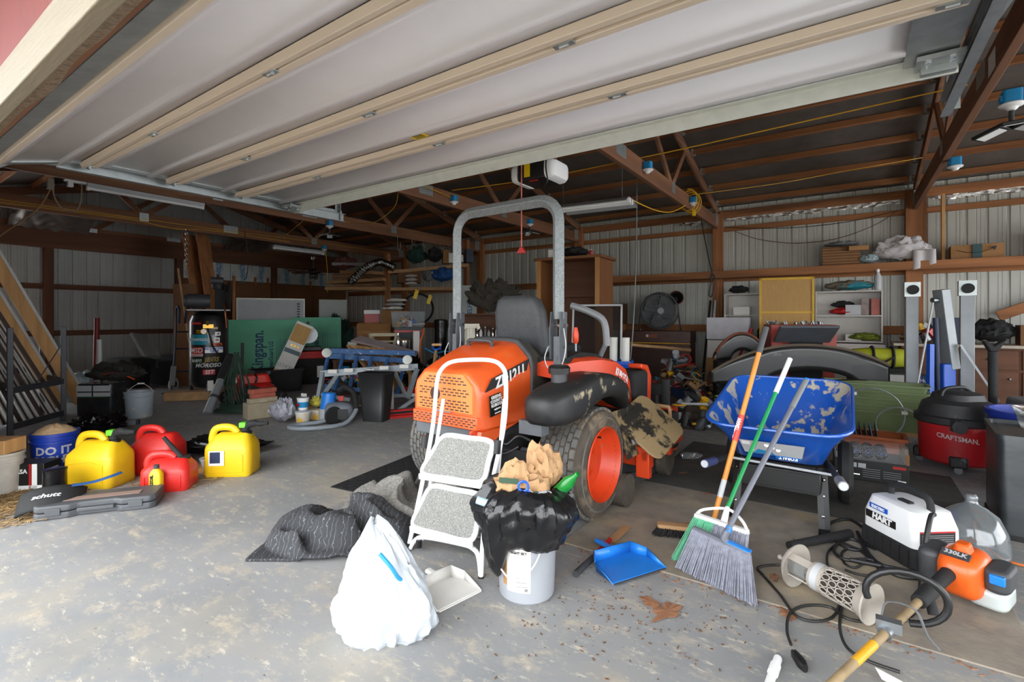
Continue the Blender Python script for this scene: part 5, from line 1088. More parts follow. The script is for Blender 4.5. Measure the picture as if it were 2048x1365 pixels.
def crate(name, label, c, w, d, h, m, rz=0., cat='box', flaps=False, tape=None, group=None):
    t = thing(name, label, cat, c, rz, group=group); part('body', MB().box(-w/2, w/2, -d/2, d/2, 0, h), m, t, bevel=.004)
    if tape: part('tape', MB().box(-w/2-.001, w/2+.001, -.025, .025, h-.05, h+.001), tape, t)
    if flaps:
        part('flap', MB().at(T(0, -d/2, h, R(-50))).box(-w/2, w/2, -d*.45, 0, 0, .005), m, t); part('flap', MB().at(T(0, d/2, h, R(60))).box(-w/2, w/2, 0, d*.45, 0, .005), m, t)
    return t
crate('white_carton', 'pale grey square carton on the left white drawer cabinet', (-1.68, 8.93, .935), .66, .3, .37, mat('carton_pale', '#b3b0b4', .7), 0); o = thing('base_carton', 'brown open carton under the pale grey carton', 'box', (-1.72, 8.93, 0)); part('body', MB().box(-.3, .3, -.15, .15, 0, .62), 'cardboard', o, bevel=.004); part('inner', MB().box(-.28, .28, -.13, .13, .62, .92), 'shelf_white', o)
def bottle(label, c, r, h, m, cap='white', name='bottle', cat='bottle', group=None):
    t = thing(name, label, cat, c, 0, group=group); part('body', MB().lathe([(r*.9, 0), (r, .01), (r, h*.62), (r*.45, h*.82), (r*.4, h*.88)], 16), m, t); part('cap', MB().cyl((0, 0, h*.87), (0, 0, h), r*.45, n=14), cap, t); return t
bottle('dark glass jar with green label and yellow lid beside the pale carton', (-1.2, 9.15, .905), .08, .3, mat('jar_dark', '#2c2418', .2), 'cord_yellow')
bottle('clear spray bottle with red label on the right white bookcase', (.36, 9.33, 1.723), .05, .32, 'light_grey', 'white')
o = heap('potting_bag', 'half empty bag of soil on top of the right white bookcase', 'bag', (.0, 9.38, 1.72), .62, .25, .18, mat('soil_bag', '#6a6352', .6, var=.2, col2='#1e7d8a', lo=.52, hi=.56, sc2=4), 3)
crate('green_carton', 'small bright green carton on top of the left bookcase', (-1.15, 9.35, 1.72), .09, .1, .15, mat('bright_green', '#25a83c', .5)); heap('black_tool', 'black drill shaped tool on the left bookcase top', 'tool', (-1.6, 9.35, 1.72), .3, .18, .15, 'matte_black', 9)
for i, (x_, w_, h_, c_, z_, l_) in enumerate(((-1.55, .26, .14, 'paper', 1.353, 'white clock box'), (.05, .2, .16, 'light_grey', 1.343, 'grey booklet'), (.2, .1, .26, mat('can_multi', '#7b6a63', .4, var=.4, sc=15), 1.343, 'patterned tall tin'), (.33, .11, .25, mat('can_red', '#a85a4c', .5, var=.2), 1.343, 'red and white tall tin'), (-.3, .16, .2, 'cardboard', .943, 'small cardboard box'), (.05, .2, .1, 'paper', .943, 'low white packet'))):
    crate('shelf_item', l_+' standing on the white bookcase shelf', (x_, 9.38, z_), w_, .18, h_, c_, cat='box')
heap('red_clamps', 'bundle of red and black clamps on the right bookcase shelf', 'clamps', (-.1, 9.38, 1.34), .32, .2, .12, 'red', 12); heap('black_saw', 'black handled saw on the right bookcase shelf', 'saw', (-.08, 9.42, 1.45), .3, .1, .12, 'matte_black', 13)
heap('tool_clutter', 'green and black cordless tools in the right bookcase', 'tools', (.2, 9.3, .94), .4, .2, .13, mat('tool_green', '#6c7a1f', .5, var=.6, sc=9), 21)
# bench clutter
o = thing('duffel_bag', 'yellow green duffel bag with black straps under the bench end', 'bag', (.36, 8.5, .62), R(8)); part('body', MB().loft([[(x_, y_*k, z_*k+.13) for y_, z_, _ in [(p[0], p[1], 0) for p in rr(.28, .26, .12, 0, 5)]] for x_, k in ((-.36, .6), (-.33, .85), (-.15, 1), (.15, 1), (.33, .85), (.36, .6))]), mat('duffel', '#a8ac1e', .7, var=.12, sc=9, bump=.3), o, smooth=60)
for x_ in (-.1, .12): part('strap', MB().torus((x_, 0, .13), .145, .02, 'x', 20, 6), 'matte_black', o)
part('strap', MB().tube(spl([(-.1, -.15, .15), (.0, -.19, .08), (.12, -.15, .15)], 5), .013), 'matte_black', o)
crate('duffel_shelf', 'low dark cabinet under the yellow green duffel bag', (.36, 8.5, 0), .75, .3, .61, 'matte_black', R(8), 'cabinet')
hq = crate('tool_carton', 'white and blue printed power tool carton beside the aluminium post', (.66, 7.98, .122), .66, .28, .46, mat('carton_blue', '#1b3566', .5), R(8)); part('white_side', MB().box(-.33, -.02, -.1425, -.14, .0, .46), 'paper', hq); part('picture', MB().box(-.26, -.08, -.144, -.1425, .25, .36), 'dark_wood_x', hq); text('Husqvarna', .07, 'white', hq, (.16, -.145, .4), (PI/2, 0, 0), xs=.8)
for i in range(4): part('print_line', MB().box(.05, .27, -.1435, -.141, .1+.05*i, .12+.05*i), 'light_grey', hq)
crate('base_carton', 'flat dark carton under the printed power tool carton', (.66, 7.98, 0), .6, .3, .12, 'matte_black', R(8))
junk_cols = ['matte_black', 'dark_grey', 'steel', 'mid_grey', 'red', 'cardboard_dark', 'dark_blue', 'dirt', 'cord_yellow', 'tan_wood_x', 'box_blue', 'light_grey']
def junk(name, label, cat, c, w, d, h, n, seed, cols=None, rz=0., big=1.):
    "pile of mixed small items nobody could count: one thing of kind stuff, a mesh per colour"
    rd = random.Random(seed); t = thing(name, label, cat, c, rz, kind='stuff'); cols = cols or junk_cols; ms = {k: MB() for k in cols}
    for i in range(n):
        k = rd.choice(cols); m = ms[k]; x, y = rd.uniform(-.5, .5), rd.uniform(-.5, .5); env = max(.15, 1-(2*abs(x))**2.2)*max(.3, 1-(2*abs(y))**3)
        z = rd.random()**.7*h*env; a = rd.uniform(0, PI); tl_ = rd.gauss(0, .45); s = rd.uniform(.5, 1.2)*big
        M = T(x*w, y*d, z+.03, tl_, rd.gauss(0, .35), a); q = rd.random()
        if q < .3: m.at(M).cyl((-.14*s, 0, 0), (.14*s, 0, 0), rd.uniform(.007, .016), n=8)
        elif q < .5: m.at(M).box(-.07*s, .07*s, -.045*s, .045*s, -.025*s, .03*s)
        elif q < .65: m.at(M).cyl((0, 0, -.04*s), (0, 0, .05*s), .04*s, .035*s, n=12)
        elif q < .78: m.at(M).torus((0, 0, 0), .07*s, .011, 'z', 16, 6)
        elif q < .9: m.at(M).ball((0, 0, 0), (.09*s, .06*s, .05*s), 10, 6)
        else: m.at(M).lathe([(.035*s, -.06*s), (.035*s, .03*s), (.014*s, .06*s), (.014*s, .08*s)], 10)
    co = MB().grid(24, 16, lambda u, v: ((u-.5)*w*.95, (v-.5)*d*.95, max(.0, h*.55*max(0, 1-(2*abs(u-.5))**2.2)*max(0, 1-(2*abs(v-.5))**3)*(1+.5*nz((u*w, v*d, seed), 9)))))
    part('core', co, 'dirt', t, kind='stuff')
    for k in cols:
        if ms[k].v: part('items', ms[k], k, t, kind='stuff')
    return t
junk('bench_clutter', 'jumble of tools and gloves on the left end of the workbench', 'clutter', (.86, 9.1, .95), .44, .36, .22, 60, 5, rz=0, cols=['matte_black', 'steel', 'cord_yellow', 'red', 'light_grey', 'dark_grey'])
for x_, w_, h_, lb, sd in ((1.58, .45, .36, 'black canvas bag on the bench behind the hoist', 3), (2.5, .5, .28, 'dark bundle of jackets on the right end of the bench', 6), (3.1, .5, .25, 'black duffel heap at the far right of the bench', 8)): heap('canvas_bag', lb, 'bag', (x_, 9.15, .945), w_, .4, h_, 'matte_black', sd)
crate('bench_carton', 'brown carton on the bench right of the aluminium posts', (1.98, 9.1, .943), .3, .25, .26, 'cardboard_dark'); crate('blue_crate', 'dark blue plastic bin on the bench behind the first aluminium post', (1.2, 9.2, .943), .2, .3, .36, 'dark_blue', cat='bin')
# things on the long wall shelf
o = crate('cardboard_stack', 'stack of folded brown cardboard on the wall shelf', (-.12, 9.6, 2.147), .5, .3, .3, 'cardboard_dark', R(3))
for i in range(6): part('sheet_edge', MB().box(-.251, .251, -.152, -.15, .03+.045*i, .04+.045*i), 'cardboard', o)
heap('grey_bag', 'grey plastic bag on top of the cardboard stack', 'bag', (-.1, 9.6, 2.45), .45, .22, .1, 'mid_grey', 5); crate('flat_carton', 'small flat orange carton on the wall shelf by the white sheet', (.12, 9.42, 2.36), .26, .1, .07, 'cardboard', R(6))
o = heap('dust_sheet', 'white dust sheet heaped on the wall shelf', 'sheet', (.66, 9.54, 2.147), .66, .26, .4, mat('sheet_white', '#c9c4c4', .8, var=.05), 14, 0, fold=7, amp=.55, n=80)
part('hanging_fold', MB().grid(14, 14, lambda u, v: (.12+.26*u, -.14-.03*sin(v*2)-.02*sin(u*9), .16-.3*v*(1-.3*u))), 'sheet_white', o, solid=.012, smooth=70)
o = heap('clear_bag', 'clear plastic bag beside the white dust sheet', 'bag', (.25, 9.5, 2.147), .24, .2, .16, mat('bag_clear', '#9fb0b5', .25, var=.2, bump=.5, bsc=14), 3)
az = crate('parcel_box', 'brown parcel box with a curved arrow printed on it', (1.5, 9.6, 2.147), .56, .26, .2, 'cardboard', R(-2)); part('tape', MB().box(-.05, .05, -.153, -.15, 0, .2), mat('tape_dark', '#23484c', .5), az)
part('arrow', MB().tube(spl([(-.22, -.153, .13), (-.12, -.153, .09), (0, -.153, .08), (.1, -.153, .1), (.17, -.153, .14)], 4), .01, 6, flat=.3).prism([(.13, .15), (.2, .16), (.18, .1)], -.156, -.152, 'y'), 'black', az)
crate('dark_case', 'dark brown case on the wall shelf at the right edge', (2.3, 9.6, 2.147), .4, .3, .35, 'dark_wood_x')
# left of the wall post: fan on a chest, jug and box, poles
ft_ = thing('steamer_chest', 'dark brown chest with a gilt lock under the big fan', 'chest', (-2.95, 9.2, 0), R(4)); part('body', MB().box(-.6, .6, -.25, .25, 0, .82), mat('chest_brown', '#4a3129', .5, var=.15), ft_, bevel=.01); part('lid', MB().box(-.61, .61, -.26, .26, .83, 1.06), 'chest_brown', ft_, bevel=.015); part('gold_line', MB().box(-.61, .61, -.265, -.26, .825, .84), 'cord_yellow', ft_); part('lock_plate', MB().box(-.2, .02, -.268, -.26, .93, 1.0), 'rust', ft_, bevel=.004); part('dial', MB().cyl((-.16, -.268, .965), (-.16, -.28, .965), .025), 'light_grey', ft_)
fn = thing('floor_fan', 'large black round drum fan on top of the brown chest', 'fan', (-2.95, 9.2, 1.06), R(28))
cg = MB()
for k in range(9): cg.torus((0, -.09+.03*(k/8)**2, .37), .04+.035*k, .0035, 'y', 40, 4)
for k in range(30): a = 2*PI*k/30; cg.cyl((.04*cos(a), -.095, .37+.04*sin(a)), (.33*cos(a), -.05, .37+.33*sin(a)), .003, n=4)
part('grille', cg, 'steel', fn); part('cage', MB().torus((0, 0, .37), .34, .016, 'y', 44, 8).torus((0, .12, .37), .32, .01, 'y', 44, 6), 'dark_grey', fn); part('back_plate', MB().cyl((0, .12, .37), (0, .13, .37), .31, n=40), 'black', fn); part('hub', MB().cyl((0, -.1, .37), (0, .1, .37), .06, n=20), 'mid_grey', fn)
for k in range(4): part('blade', MB().at(T(0, 0, .37, 0, k*PI/2+.3, 0)).box(.05, .29, -.03, .03, -.09, .06), 'dark_grey', fn)
part('stand_leg', MB().tube([(-.34, 0, .37), (-.38, 0, .02), (-.38, -.2, .02)], .014), 'black', fn); part('stand_leg', MB().tube([(.34, 0, .37), (.38, 0, .02), (.38, -.2, .02)], .014), 'black', fn)
lmp = thing('work_lamp', 'round dark reflector lamp fixed to the wall above the fan', 'lamp', AY(1352, 597, 9.6), R(20)); part('shade', MB().at(T(0, 0, 0, R(80))).lathe([(.04, -.1), (.1, -.04), (.13, .06)], 24, c1=False), 'black', lmp, solid=.004); part('arm', MB().cyl((0, .05, 0), (.02, .25, -.1), .015), 'black', lmp); part('rim', MB().at(T(0, 0, 0, R(80))).torus((0, 0, .06), .13, .01, 'z', 24, 6), 'rust', lmp)
crate('brown_carton', 'brown carton on the girt left of the fan', (-3.95, 9.55, 1.17), .34, .3, .42, 'cardboard_dark'); bottle('white and green jug left of the brown carton', (-4.18, 9.35, 1.17), .09, .38, 'white', 'green', 'jug', 'jug'); o = thing('ledge', 'narrow wooden ledge holding the jug and brown carton', 'ledge', (-4.0, 9.55, 1.13)); part('plank', MB().box(-.35, .35, -.3, .3, 0, .04), 'frame_wood_x', o); part('leg', MB().box(-.34, -.28, -.29, -.23, -1.13, 0), 'frame_wood_z', o); part('leg', MB().box(.28, .34, -.29, -.23, -1.13, 0), 'frame_wood_z', o)
for k, (x0, x1, m_, r_, lb) in enumerate(((1402, 1421, 'black', .02, 'black pole leaning on the wall post'), (1412, 1428, 'dark_wood_x', .012, 'thin brown rod leaning on the wall post'), (1416, 1431, 'light_grey', .022, 'pale grey pole leaning on the wall post'))):
    a = AY(x0, 715, 8.9); a.z = .0; b = AY(x1, 600, 9.6); b.z = 1.62; tag(part('leaning_pole', MB().cyl(a, b, r_), m_), lb, 'pole', 'poles leaning on the post')
wb2 = tag(part('slanting_pole', MB().cyl((-1.72, 8.5, .0), (-1.3, 8.72, 1.12), .02, .02).cyl((-1.35, 8.69, .98), (-1.3, 8.72, 1.12), .028), 'red'), 'red pole slanting in front of the white drawer cabinet', 'pole')
# wardrobe, window screen, blue bin, junk on the floor
wd = thing('open_wardrobe', 'tall open wooden wardrobe without doors behind the mower', 'wardrobe', (-3.6, 7.0, 0), R(4)); wd.scale = (.95, 1, 1.09); mat('oak', '#7a4d2b', .55, var=.15, sc=4, stretch=(1, 1, .15)); mat('oak_light', '#a8763f', .5, var=.15, sc=4, stretch=(1, 1, .15))
for b_ in ((-.55, -.51, -.3, .3, 0, 2.02), (.51, .55, -.3, .3, 0, 2.02)): part('side', MB().box(*b_), 'oak', wd)
part('back', MB().box(-.51, .51, .28, .3, 0, 2.02), 'dark_wood_z', wd); part('top', MB().box(-.6, .6, -.34, .32, 2.02, 2.06), 'oak', wd, bevel=.006); part('stile', MB().box(-.55, -.48, -.32, -.3, 0, 2.02).box(.48, .55, -.32, -.3, 0, 2.02), 'oak_light', wd); part('shelf', MB().box(-.51, .51, -.28, .28, .62, .65), 'oak_light', wd); part('upper_panel', MB().box(-.51, .51, .1, .14, 1.5, 2.02), 'dark_wood_x', wd)
heap('black_helmet', 'black bag on top of the open wardrobe', 'bag', (-3.6, 7.0, 2.247), .42, .3, .2, 'matte_black', 2); crate('white_box', 'small white box on top of the open wardrobe', (-3.92, 6.85, 2.247), .14, .1, .14, 'paper', R(20)); bottle('small striped can on top of the open wardrobe', (-3.25, 6.85, 2.247), .035, .1, 'red', 'white', 'can', 'can')
wsn = thing('window_screen', 'white framed window screen leaning on the wardrobe', 'window screen', (-2.95, 6.35, .0), R(14), rx=R(-6))
for b_ in ((-.36, -.335, 0, 1.5), (.335, .36, 0, 1.5), (-.36, .36, 0, .025), (-.36, .36, 1.475, 1.5)): part('frame', MB().box(b_[0], b_[1], -.01, .01, b_[2], b_[3]), 'light_grey', wsn)
part('mesh', MB().box(-.335, .335, -.001, .001, .025, 1.475), mat('mesh_dark', '#101010', .9, alpha=.45, var=0), wsn)
bb = thing('blue_bin', 'blue recycling bin with paper rolls behind the mower', 'bin', (-2.42, 5.9, .0), R(15)); part('bin', MB().loft([rr(.24, .26, .03, .0), rr(.32, .34, .03, .75)], c1=False), 'blue', bb, smooth=30, solid=.006); part('rim', MB().loft([rr(.35, .37, .03, .72), rr(.35, .37, .03, .76), rr(.31, .33, .03, .76)], c0=False, c1=False), 'blue', bb)
for x_, y_ in ((-.09, 0), (.1, .04)): tag(part('paper_roll', MB().cyl((0, 0, .3), (.01, 0, .95), .05, n=18), 'paper', loc=(-2.42+x_*.8, 5.9+y_*.5, .1)), ('left' if x_ < 0 else 'right')+' white paper roll standing in the blue bin', 'paper roll', 'paper rolls')
junk('junk_pile', 'pile of tools and scrap on the floor behind the mower', 'clutter', (-2.25, 7.95, 0), .9, 1.0, .7, 200, 31, rz=R(8), big=1.3)
junk('junk_pile', 'low pile of machine parts left of the wheelbarrow', 'clutter', (-1.6, 6.2, 0), .4, .75, .36, 60, 32, rz=R(8), cols=['matte_black', 'dark_grey', 'steel', 'mid_grey', 'dirt', 'light_grey', 'cord_yellow'], big=1.2)
tag(part('aluminum_pole', MB().cyl(AD(1262, 690, 7.6), AD(1378, 700, 8.2), .025).cyl(AD(1340, 697, 8.0), AD(1380, 701, 8.2), .03), 'tan_wood_x'), 'long pale pole lying across the junk pile', 'pole')
for k, (x_, y_) in enumerate(((-1.2, 6.55), (-1.02, 6.05))):
    t = thing('milk_crate', ('dark green' if k == 0 else 'small green')+' plastic milk crate near the wheelbarrow', 'crate', (x_, y_, 0), R(25+20*k)); s_ = 'planter_green'
    for z in (0, .09, .18, .27): part('band', MB().loft([rr(.34, .34, .02, z), rr(.34, .34, .02, z+.04), rr(.32, .32, .02, z+.04), rr(.32, .32, .02, z)], closed=True), s_, t)
    for i in range(6):
        for s2 in (-1, 1): part('upright', MB().box(-.16+.06*i, -.14+.06*i, s2*.16, s2*.17, 0, .3).box(s2*.16, s2*.17, -.16+.06*i, -.14+.06*i, 0, .3), s_, t)
    part('floor', MB().box(-.16, .16, -.16, .16, 0, .01), s_, t)
# ================================================================ left foreground
mat('can_yellow', '#dfb416', .42, var=.06, sc=5, col2='#c79f3c', lo=.62, hi=.75, sc2=6); mat('can_red_p', '#c5251f', .4, var=.06, sc=5, col2='#c9655a', lo=.62, hi=.75, sc2=7)
def gas_can(label, loc, rz, w, d, h, m, spout, group='fuel cans'):
    t = thing('gas_can', label, 'gas can', loc, rz, group=group)
    body = part('body', MB().loft([rr(w*.92, d*.9, .03, .0), rr(w, d, .05, .02), rr(w, d, .06, h*.55), rr(w*.97, d*.95, .06, h*.62), rr(w*.72, d*.5, .04, h*.82, 4, w*.04), rr(w*.6, d*.36, .03, h*.86, 4, w*.05)]), m, t, smooth=45)
    part('side_panel', MB().loft([[(x*w*.36, -d/2-.004+.008*k, h*.1+z*h*.42) for x, z in ((-1, 0), (1, 0), (1, .85), (.2, 1), (-1, .85))] for k in (1, 0)][::-1], c0=False), m, body)
    part('handle', MB().tube(spl([(-w*.42, 0, h*.55), (-w*.44, 0, h*.75), (-w*.36, 0, h*.93), (-w*.15, 0, h*.97), (w*.02, 0, h*.93), (w*.1, 0, h*.84)], 5), .026, 10, flat=1.1), m, t)
    if spout:
        x = w*.3; s = part('spout_collar', MB().lathe([(.036, h*.78), (.04, h*.8), (.04, h*.87), (.03, h*.88)], 20, (x, 0, 0)), 'black' if spout != 'black' else 'matte_black', t)
        if spout == 'green':
            part('green_ring', MB().lathe([(.044, h*.79), (.044, h*.81)], 20, (x, 0, 0)), mat('lime_green', '#63d02c', .45), s)
            part('green_lever', MB().box(x-.055, x-.0, -.028, .028, h*.95, h*1.06), 'lime_green', s, bevel=.008)
            part('nozzle', MB().tube(spl([(x-.01, 0, h*.86), (x, 0, h*.98), (x+.05, 0, h*1.03), (x+.11, 0, h*1.02), (x+.17, 0, h*1.03)], 4), [.028]*6+[.03]*4+[.022]*4+[.015]*3, 10), 'matte_black', s)
        else:
            part('nozzle', MB().cyl((x-.02, 0, h*.84), (x-.15, .02, h*1.42), .02, .014), 'matte_black', s)
    return t
gas_can('yellow diesel can standing alone on the floor', (-4.25, 2.05, 0), R(40), .37, .25, .40, 'can_yellow', 'green')
lb = part('care_label', MB().box(-.06, .06, -.1, .02, 0, .001), 'paper', bpy.data.objects['gas_can']); lb.location = (-.07, -.131, .2); lb.rotation_euler = (PI/2, 0, 0); part('label_print', MB().box(-.05, .03, -.08, .01, .001, .0015), 'dark_blue', lb)
gas_can('yellow diesel can with green nozzle behind the grey tool case', (-4.83, 1.33, 0), R(30), .40, .26, .40, 'can_yellow', 'green')
gas_can('tall red gasoline can behind the yellow can', (-4.82, 1.72, 0), R(38), .36, .25, .38, 'can_red_p', None)
gas_can('small red gasoline can with long black spout', (-4.28, 1.6, 0), R(48), .33, .24, .27, 'can_red_p', 'black')
ob_ = thing('oil_bottle', 'small yellow oil bottle in front of the red can', 'bottle', G(301, 993)+V((.02, .03, 0)), R(30)); part('body', MB().loft([rr(.085, .055, .02, 0), rr(.09, .058, .02, .01), rr(.09, .058, .02, .155), rr(.07, .045, .02, .18), rr(.032, .032, .015, .2)]), 'can_yellow', ob_, smooth=45); part('cap', MB().cyl((0, 0, .198), (0, 0, .225), .018), 'dark_grey', ob_); text('PENNZOIL', .03, 'black', ob_, (-.012, -.031, .085), (PI/2, R(-90), 0), bold=.002)
# tool case
tcs = thing('tool_case', 'long dark grey plastic tool case lying in front of the cans', 'tool case', V((-4.2, 1.17, 0)), R(56)); mat('case_grey', '#4b4d50', .55, var=.1)
cp_ = [(-.33, -.1), (-.3, -.13), (-.14, -.13), (-.1, -.1), (.1, -.1), (.14, -.13), (.3, -.13), (.33, -.1), (.33, .1), (.3, .13), (-.3, .13), (-.33, .1)]
part('lower_shell', MB().prism(cp_, 0, .042), 'case_grey', tcs, bevel=.008); part('upper_shell', MB().prism(cp_, .046, .088), 'case_grey', tcs, bevel=.01)
part('handle', MB().box(-.1, .1, -.128, -.105, .03, .055), 'case_grey', tcs, bevel=.006)
for x_ in (-.22, .22): part('latch', MB().box(x_-.04, x_+.04, -.136, -.128, .025, .07), 'case_grey', tcs, bevel=.003)
part('cloth_strip', MB().box(-.2, .22, -.05, .02, .089, .092), mat('strip_pink', '#8c7468', .8), tcs)
sp_ = thing('shoulder_pad', 'black sports shoulder pad with white lettering beside the tool case', 'shoulder pad', G(106, 1022)+V((0, 0, .05)), R(66), rx=R(38)); 
def padf(u, v): a = (u-.5)*2.2; return (.17*sin(a)*1.1, (v-.5)*.17-.03*cos(a*1.3), .17*cos(a)-.06+.012*cos((v-.5)*3))
pdb = part('pad_shell', MB().grid(20, 8, padf), 'matte_black', sp_, solid=.012, smooth=60)
text('schutt', .055, 'white', pdb, (0, 0, 0), bold=.002, shear=.2, warp=lambda p: (lambda q: (q[0], q[1]-.0, q[2]+.012))(padf(.46+p.x*2.6, .5+p.y*4.5)))
part('liner', MB().grid(16, 6, lambda u, v: tuple(c*.88 for c in padf(u*.9+.05, v))), mat('pad_blue', '#16406f', .8, var=.2), sp_, solid=.01)
part('strap', MB().tube(spl([(.1, .05, .1), (.2, .06, .09), (.3, .08, .1), (.36, .12, .08)], 4), .012, 6, flat=.4), 'pad_blue', sp_)
rl = tag(part('plastic_roll', MB().lathe([(.06, 0), (.068, .01), (.066, .2), (.07, .22), (.03, .225)], 24), 'liner_black', loc=G(110, 1000)), 'roll of shiny black plastic in front of the yellow can', 'plastic roll')
# buckets, battery, wood blocks
def bucket(label, loc, m, r=.15, h=.36, name='bucket', bail=True, rz=0.):
    t = thing(name, label, 'bucket', loc, rz); part('pail', MB().lathe([(.0, .006), (r*.85, 0), (r*.87, .01), (r*.95, h*.78), (r*1.03, h*.79), (r*1.03, h*.83), (r*.97, h*.84), (r*.98, h*.93), (r*1.03, h*.94), (r*1.03, h), (r*.95, h), (r*.84, .03), (0, .02)], 40), m, t)
    if bail: part('bail', MB().tube(spl([(-r, 0, h*.85), (-r*.8, .02, h*1.1), (0, .03, h*1.32), (r*.8, .02, h*1.1), (r, 0, h*.85)], 5), .004), 'light_grey', t); part('bail_grip', MB().cyl((-.04, .03, h*1.31), (.04, .03, h*1.31), .01), 'white', t)
    return t
bb_ = bucket('blue plastic bucket full of sawdust with white lettering', G(110, 950), mat('bucket_blue', '#1b3aa0', .4, var=.06), .155, .36, bail=False, rz=R(74))
part('sawdust', MB().grid(28, 12, lambda u, v: (.145*v*cos(2*PI*u), .145*v*sin(2*PI*u), .35+.07*(1-v*v)+.012*nz((v*cos(2*PI*u), v*sin(2*PI*u), 0), 5)), cx=True), mat('sawdust', '#c2a27c', .95, var=.15, sc=30, bump=.4), bb_, smooth=60)
for i, w_ in enumerate(('DO IT', 'RIGHT')): text(w_, .085, 'white', bb_, (0, 0, 0), bold=.003, warp=(lambda i: lambda p: (.1495*sin(.0+p.x/.145), -.1495*cos(.0+p.x/.145), .225-.075*i+p.y))(i))
text('LOWE', .03, 'white', bb_, (0, 0, 0), warp=lambda p: (.139*sin(.2+p.x/.14), -.139*cos(.2+p.x/.14), .04+p.y))
bucket('pale grey plastic bucket with wire handle beside the wrapped pack', G(279, 834), mat('bucket_grey', '#98a1a8', .4, var=.05, sc=5, col2='#b9b3a8', lo=.6, hi=.65, sc2=12), .165, .33, rz=R(40))
t = bucket('dirty white bucket with a wood block on top at the left edge', G(2, 985), mat('bucket_dirty', '#bdb8ae', .6, var=.15, sc=8), .13, .3, bail=False)
o = tag(part('wood_block', MB().at(T(*(G(2, 985)+V((0, 0, .3))), 0, 0, R(40))).box(-.12, .1, -.09, .09, 0, .1), 'pine_z', bevel=.003), 'square cut wood block on the dirty white bucket', 'wood block')
bt2 = thing('battery_carton', 'black and white battery carton with a red stripe', 'box', G(68, 975), R(42)); bx2 = part('carton', MB().box(-.13, .13, -.085, .085, 0, .2), 'black', bt2, bevel=.003)
part('red_stripe', MB().box(.03, .045, -.087, -.085, 0, .2), 'red', bx2); part('white_band', MB().box(.05, .085, -.087, -.085, 0, .2).box(-.13, .13, -.087, -.085, 0, .04), 'white', bx2); text('YUASA', .045, 'white', bx2, (-.05, -.088, .145), (PI/2, 0, 0), bold=.001)
for i in range(5): part('print_line', MB().box(.1305, .132, -.06, .05, .04+.025*i, .052+.025*i), 'light_grey', bx2)
# straw and leaf litter
def straw(name, label, c, w, d, n, seed, cols=('straw', 'straw2')):
    rd = random.Random(seed); t = thing(name, label, 'litter', c, 0, kind='stuff'); mat('straw', '#a98a58', .95, var=.3); mat('straw2', '#7c6140', .95, var=.3)
    for k in cols:
        mb = MB()
        for i in range(n):
            r_ = rd.random()**.6; a = rd.uniform(0, 2*PI); x, y = w*r_*cos(a)/2, d*r_*sin(a)/2; L_ = rd.uniform(.02, .07); th = rd.uniform(0, PI); z = .004+.03*rd.random()*(1-r_)
            mb.bar((x-L_*cos(th), y-L_*sin(th), z), (x+L_*cos(th), y+L_*sin(th), z+rd.uniform(-.003, .012)), .004, .002)
        part('blades', mb, k, t, smooth=0, kind='stuff')
straw('straw_litter', 'loose straw scattered at the left edge of the floor', (-4.75, .85, 0), 1.0, .75, 520, 3); straw('straw_litter', 'straw and dead leaves around the wooden board by the cans', (-4.55, 1.75, 0), .9, .6, 140, 4)
mat('leaf_brown', '#8a5f42', .9, var=.25); mat('crumb', '#6a4a30', .95, var=.3)
def leaf(label, p, s, rz, seed):
    pts = []
    for k in range(18): a = 2*PI*k/18; r_ = (.6+.4*abs(cos(2.5*a+seed)))*(1 if abs(a-PI) > .3 else 1.5); pts.append((s*r_*cos(a)*1.3, s*r_*sin(a)*.75, .004+.012*abs(nz((cos(a), sin(a), seed), 2))))
    mb = MB().add(pts+[(0, 0, .008)], [(i, (i+1) % 18, 18) for i in range(18)]); o = part('dead_leaf', mb, 'leaf_brown', loc=p, smooth=0, solid=.0015); o.rotation_euler = (0, 0, rz); tag(o, label, 'leaf', 'dead oak leaves')
for i, (x_, y_, s_, lb) in enumerate(((1385, 1055, .04, 'curled reddish leaf on the mat left of the brooms'), (1335, 1225, .07, 'large brown oak leaf in front of the blue dustpan'), (1300, 1207, .05, 'slim leaf just below the blue dustpan'), (1432, 1160, .035, 'small leaf resting by the grey broom bristles'), (1575, 1232, .04, 'ragged leaf near the black power plug'), (1415, 992, .03, 'tiny leaf at the edge of the dark mat'), (1548, 1160, .03, 'pale leaf left of the lantern'), (60, 1000, .06, 'orange leaf among the straw by the battery carton'), (1365, 950, .03, 'brown leaf under the wheelbarrow handle'), (625, 862, .03, 'leaf scrap by the vacuum hose'))):
    z_ = .009 if (x_ > 1255 and y_ < 1185) else 0; leaf(lb, G(x_, y_, z_)+V((0, 0, z_)), s_, i*1.3, i)
cr = thing('dirt_crumbs', 'scattered dirt crumbs and bits on the concrete floor', 'dirt', (0, 0, 0), kind='stuff'); mb = MB(); rd = random.Random(9)
for i in range(300):
    x_, y_ = rd.gauss(1270, 150), rd.gauss(1235, 50) ; p = G(x_, max(1080, min(1360, y_)))
    s_ = rd.uniform(.0012, .0042); mb.at(T(p.x, p.y, .001+(.008 if p.y > 2.49 and p.x > -1.36 else 0), 0, 0, rd.uniform(0, 3))).box(-s_*1.6, s_*1.6, -s_*.6, s_*.6, 0, s_*.7)
part('crumbs', mb, 'crumb', cr, smooth=0, kind='stuff')
mb = MB()
for i in range(160): u_ = rd.random(); p = V((-1.36+1.95*u_, 2.475+rd.gauss(0, .02), .001)); s_ = rd.uniform(.0015, .005); mb.at(T(p.x, p.y, 0, 0, 0, rd.uniform(0, 3))).box(-s_*2, s_*2, -s_*.6, s_*.6, 0, s_*.6)
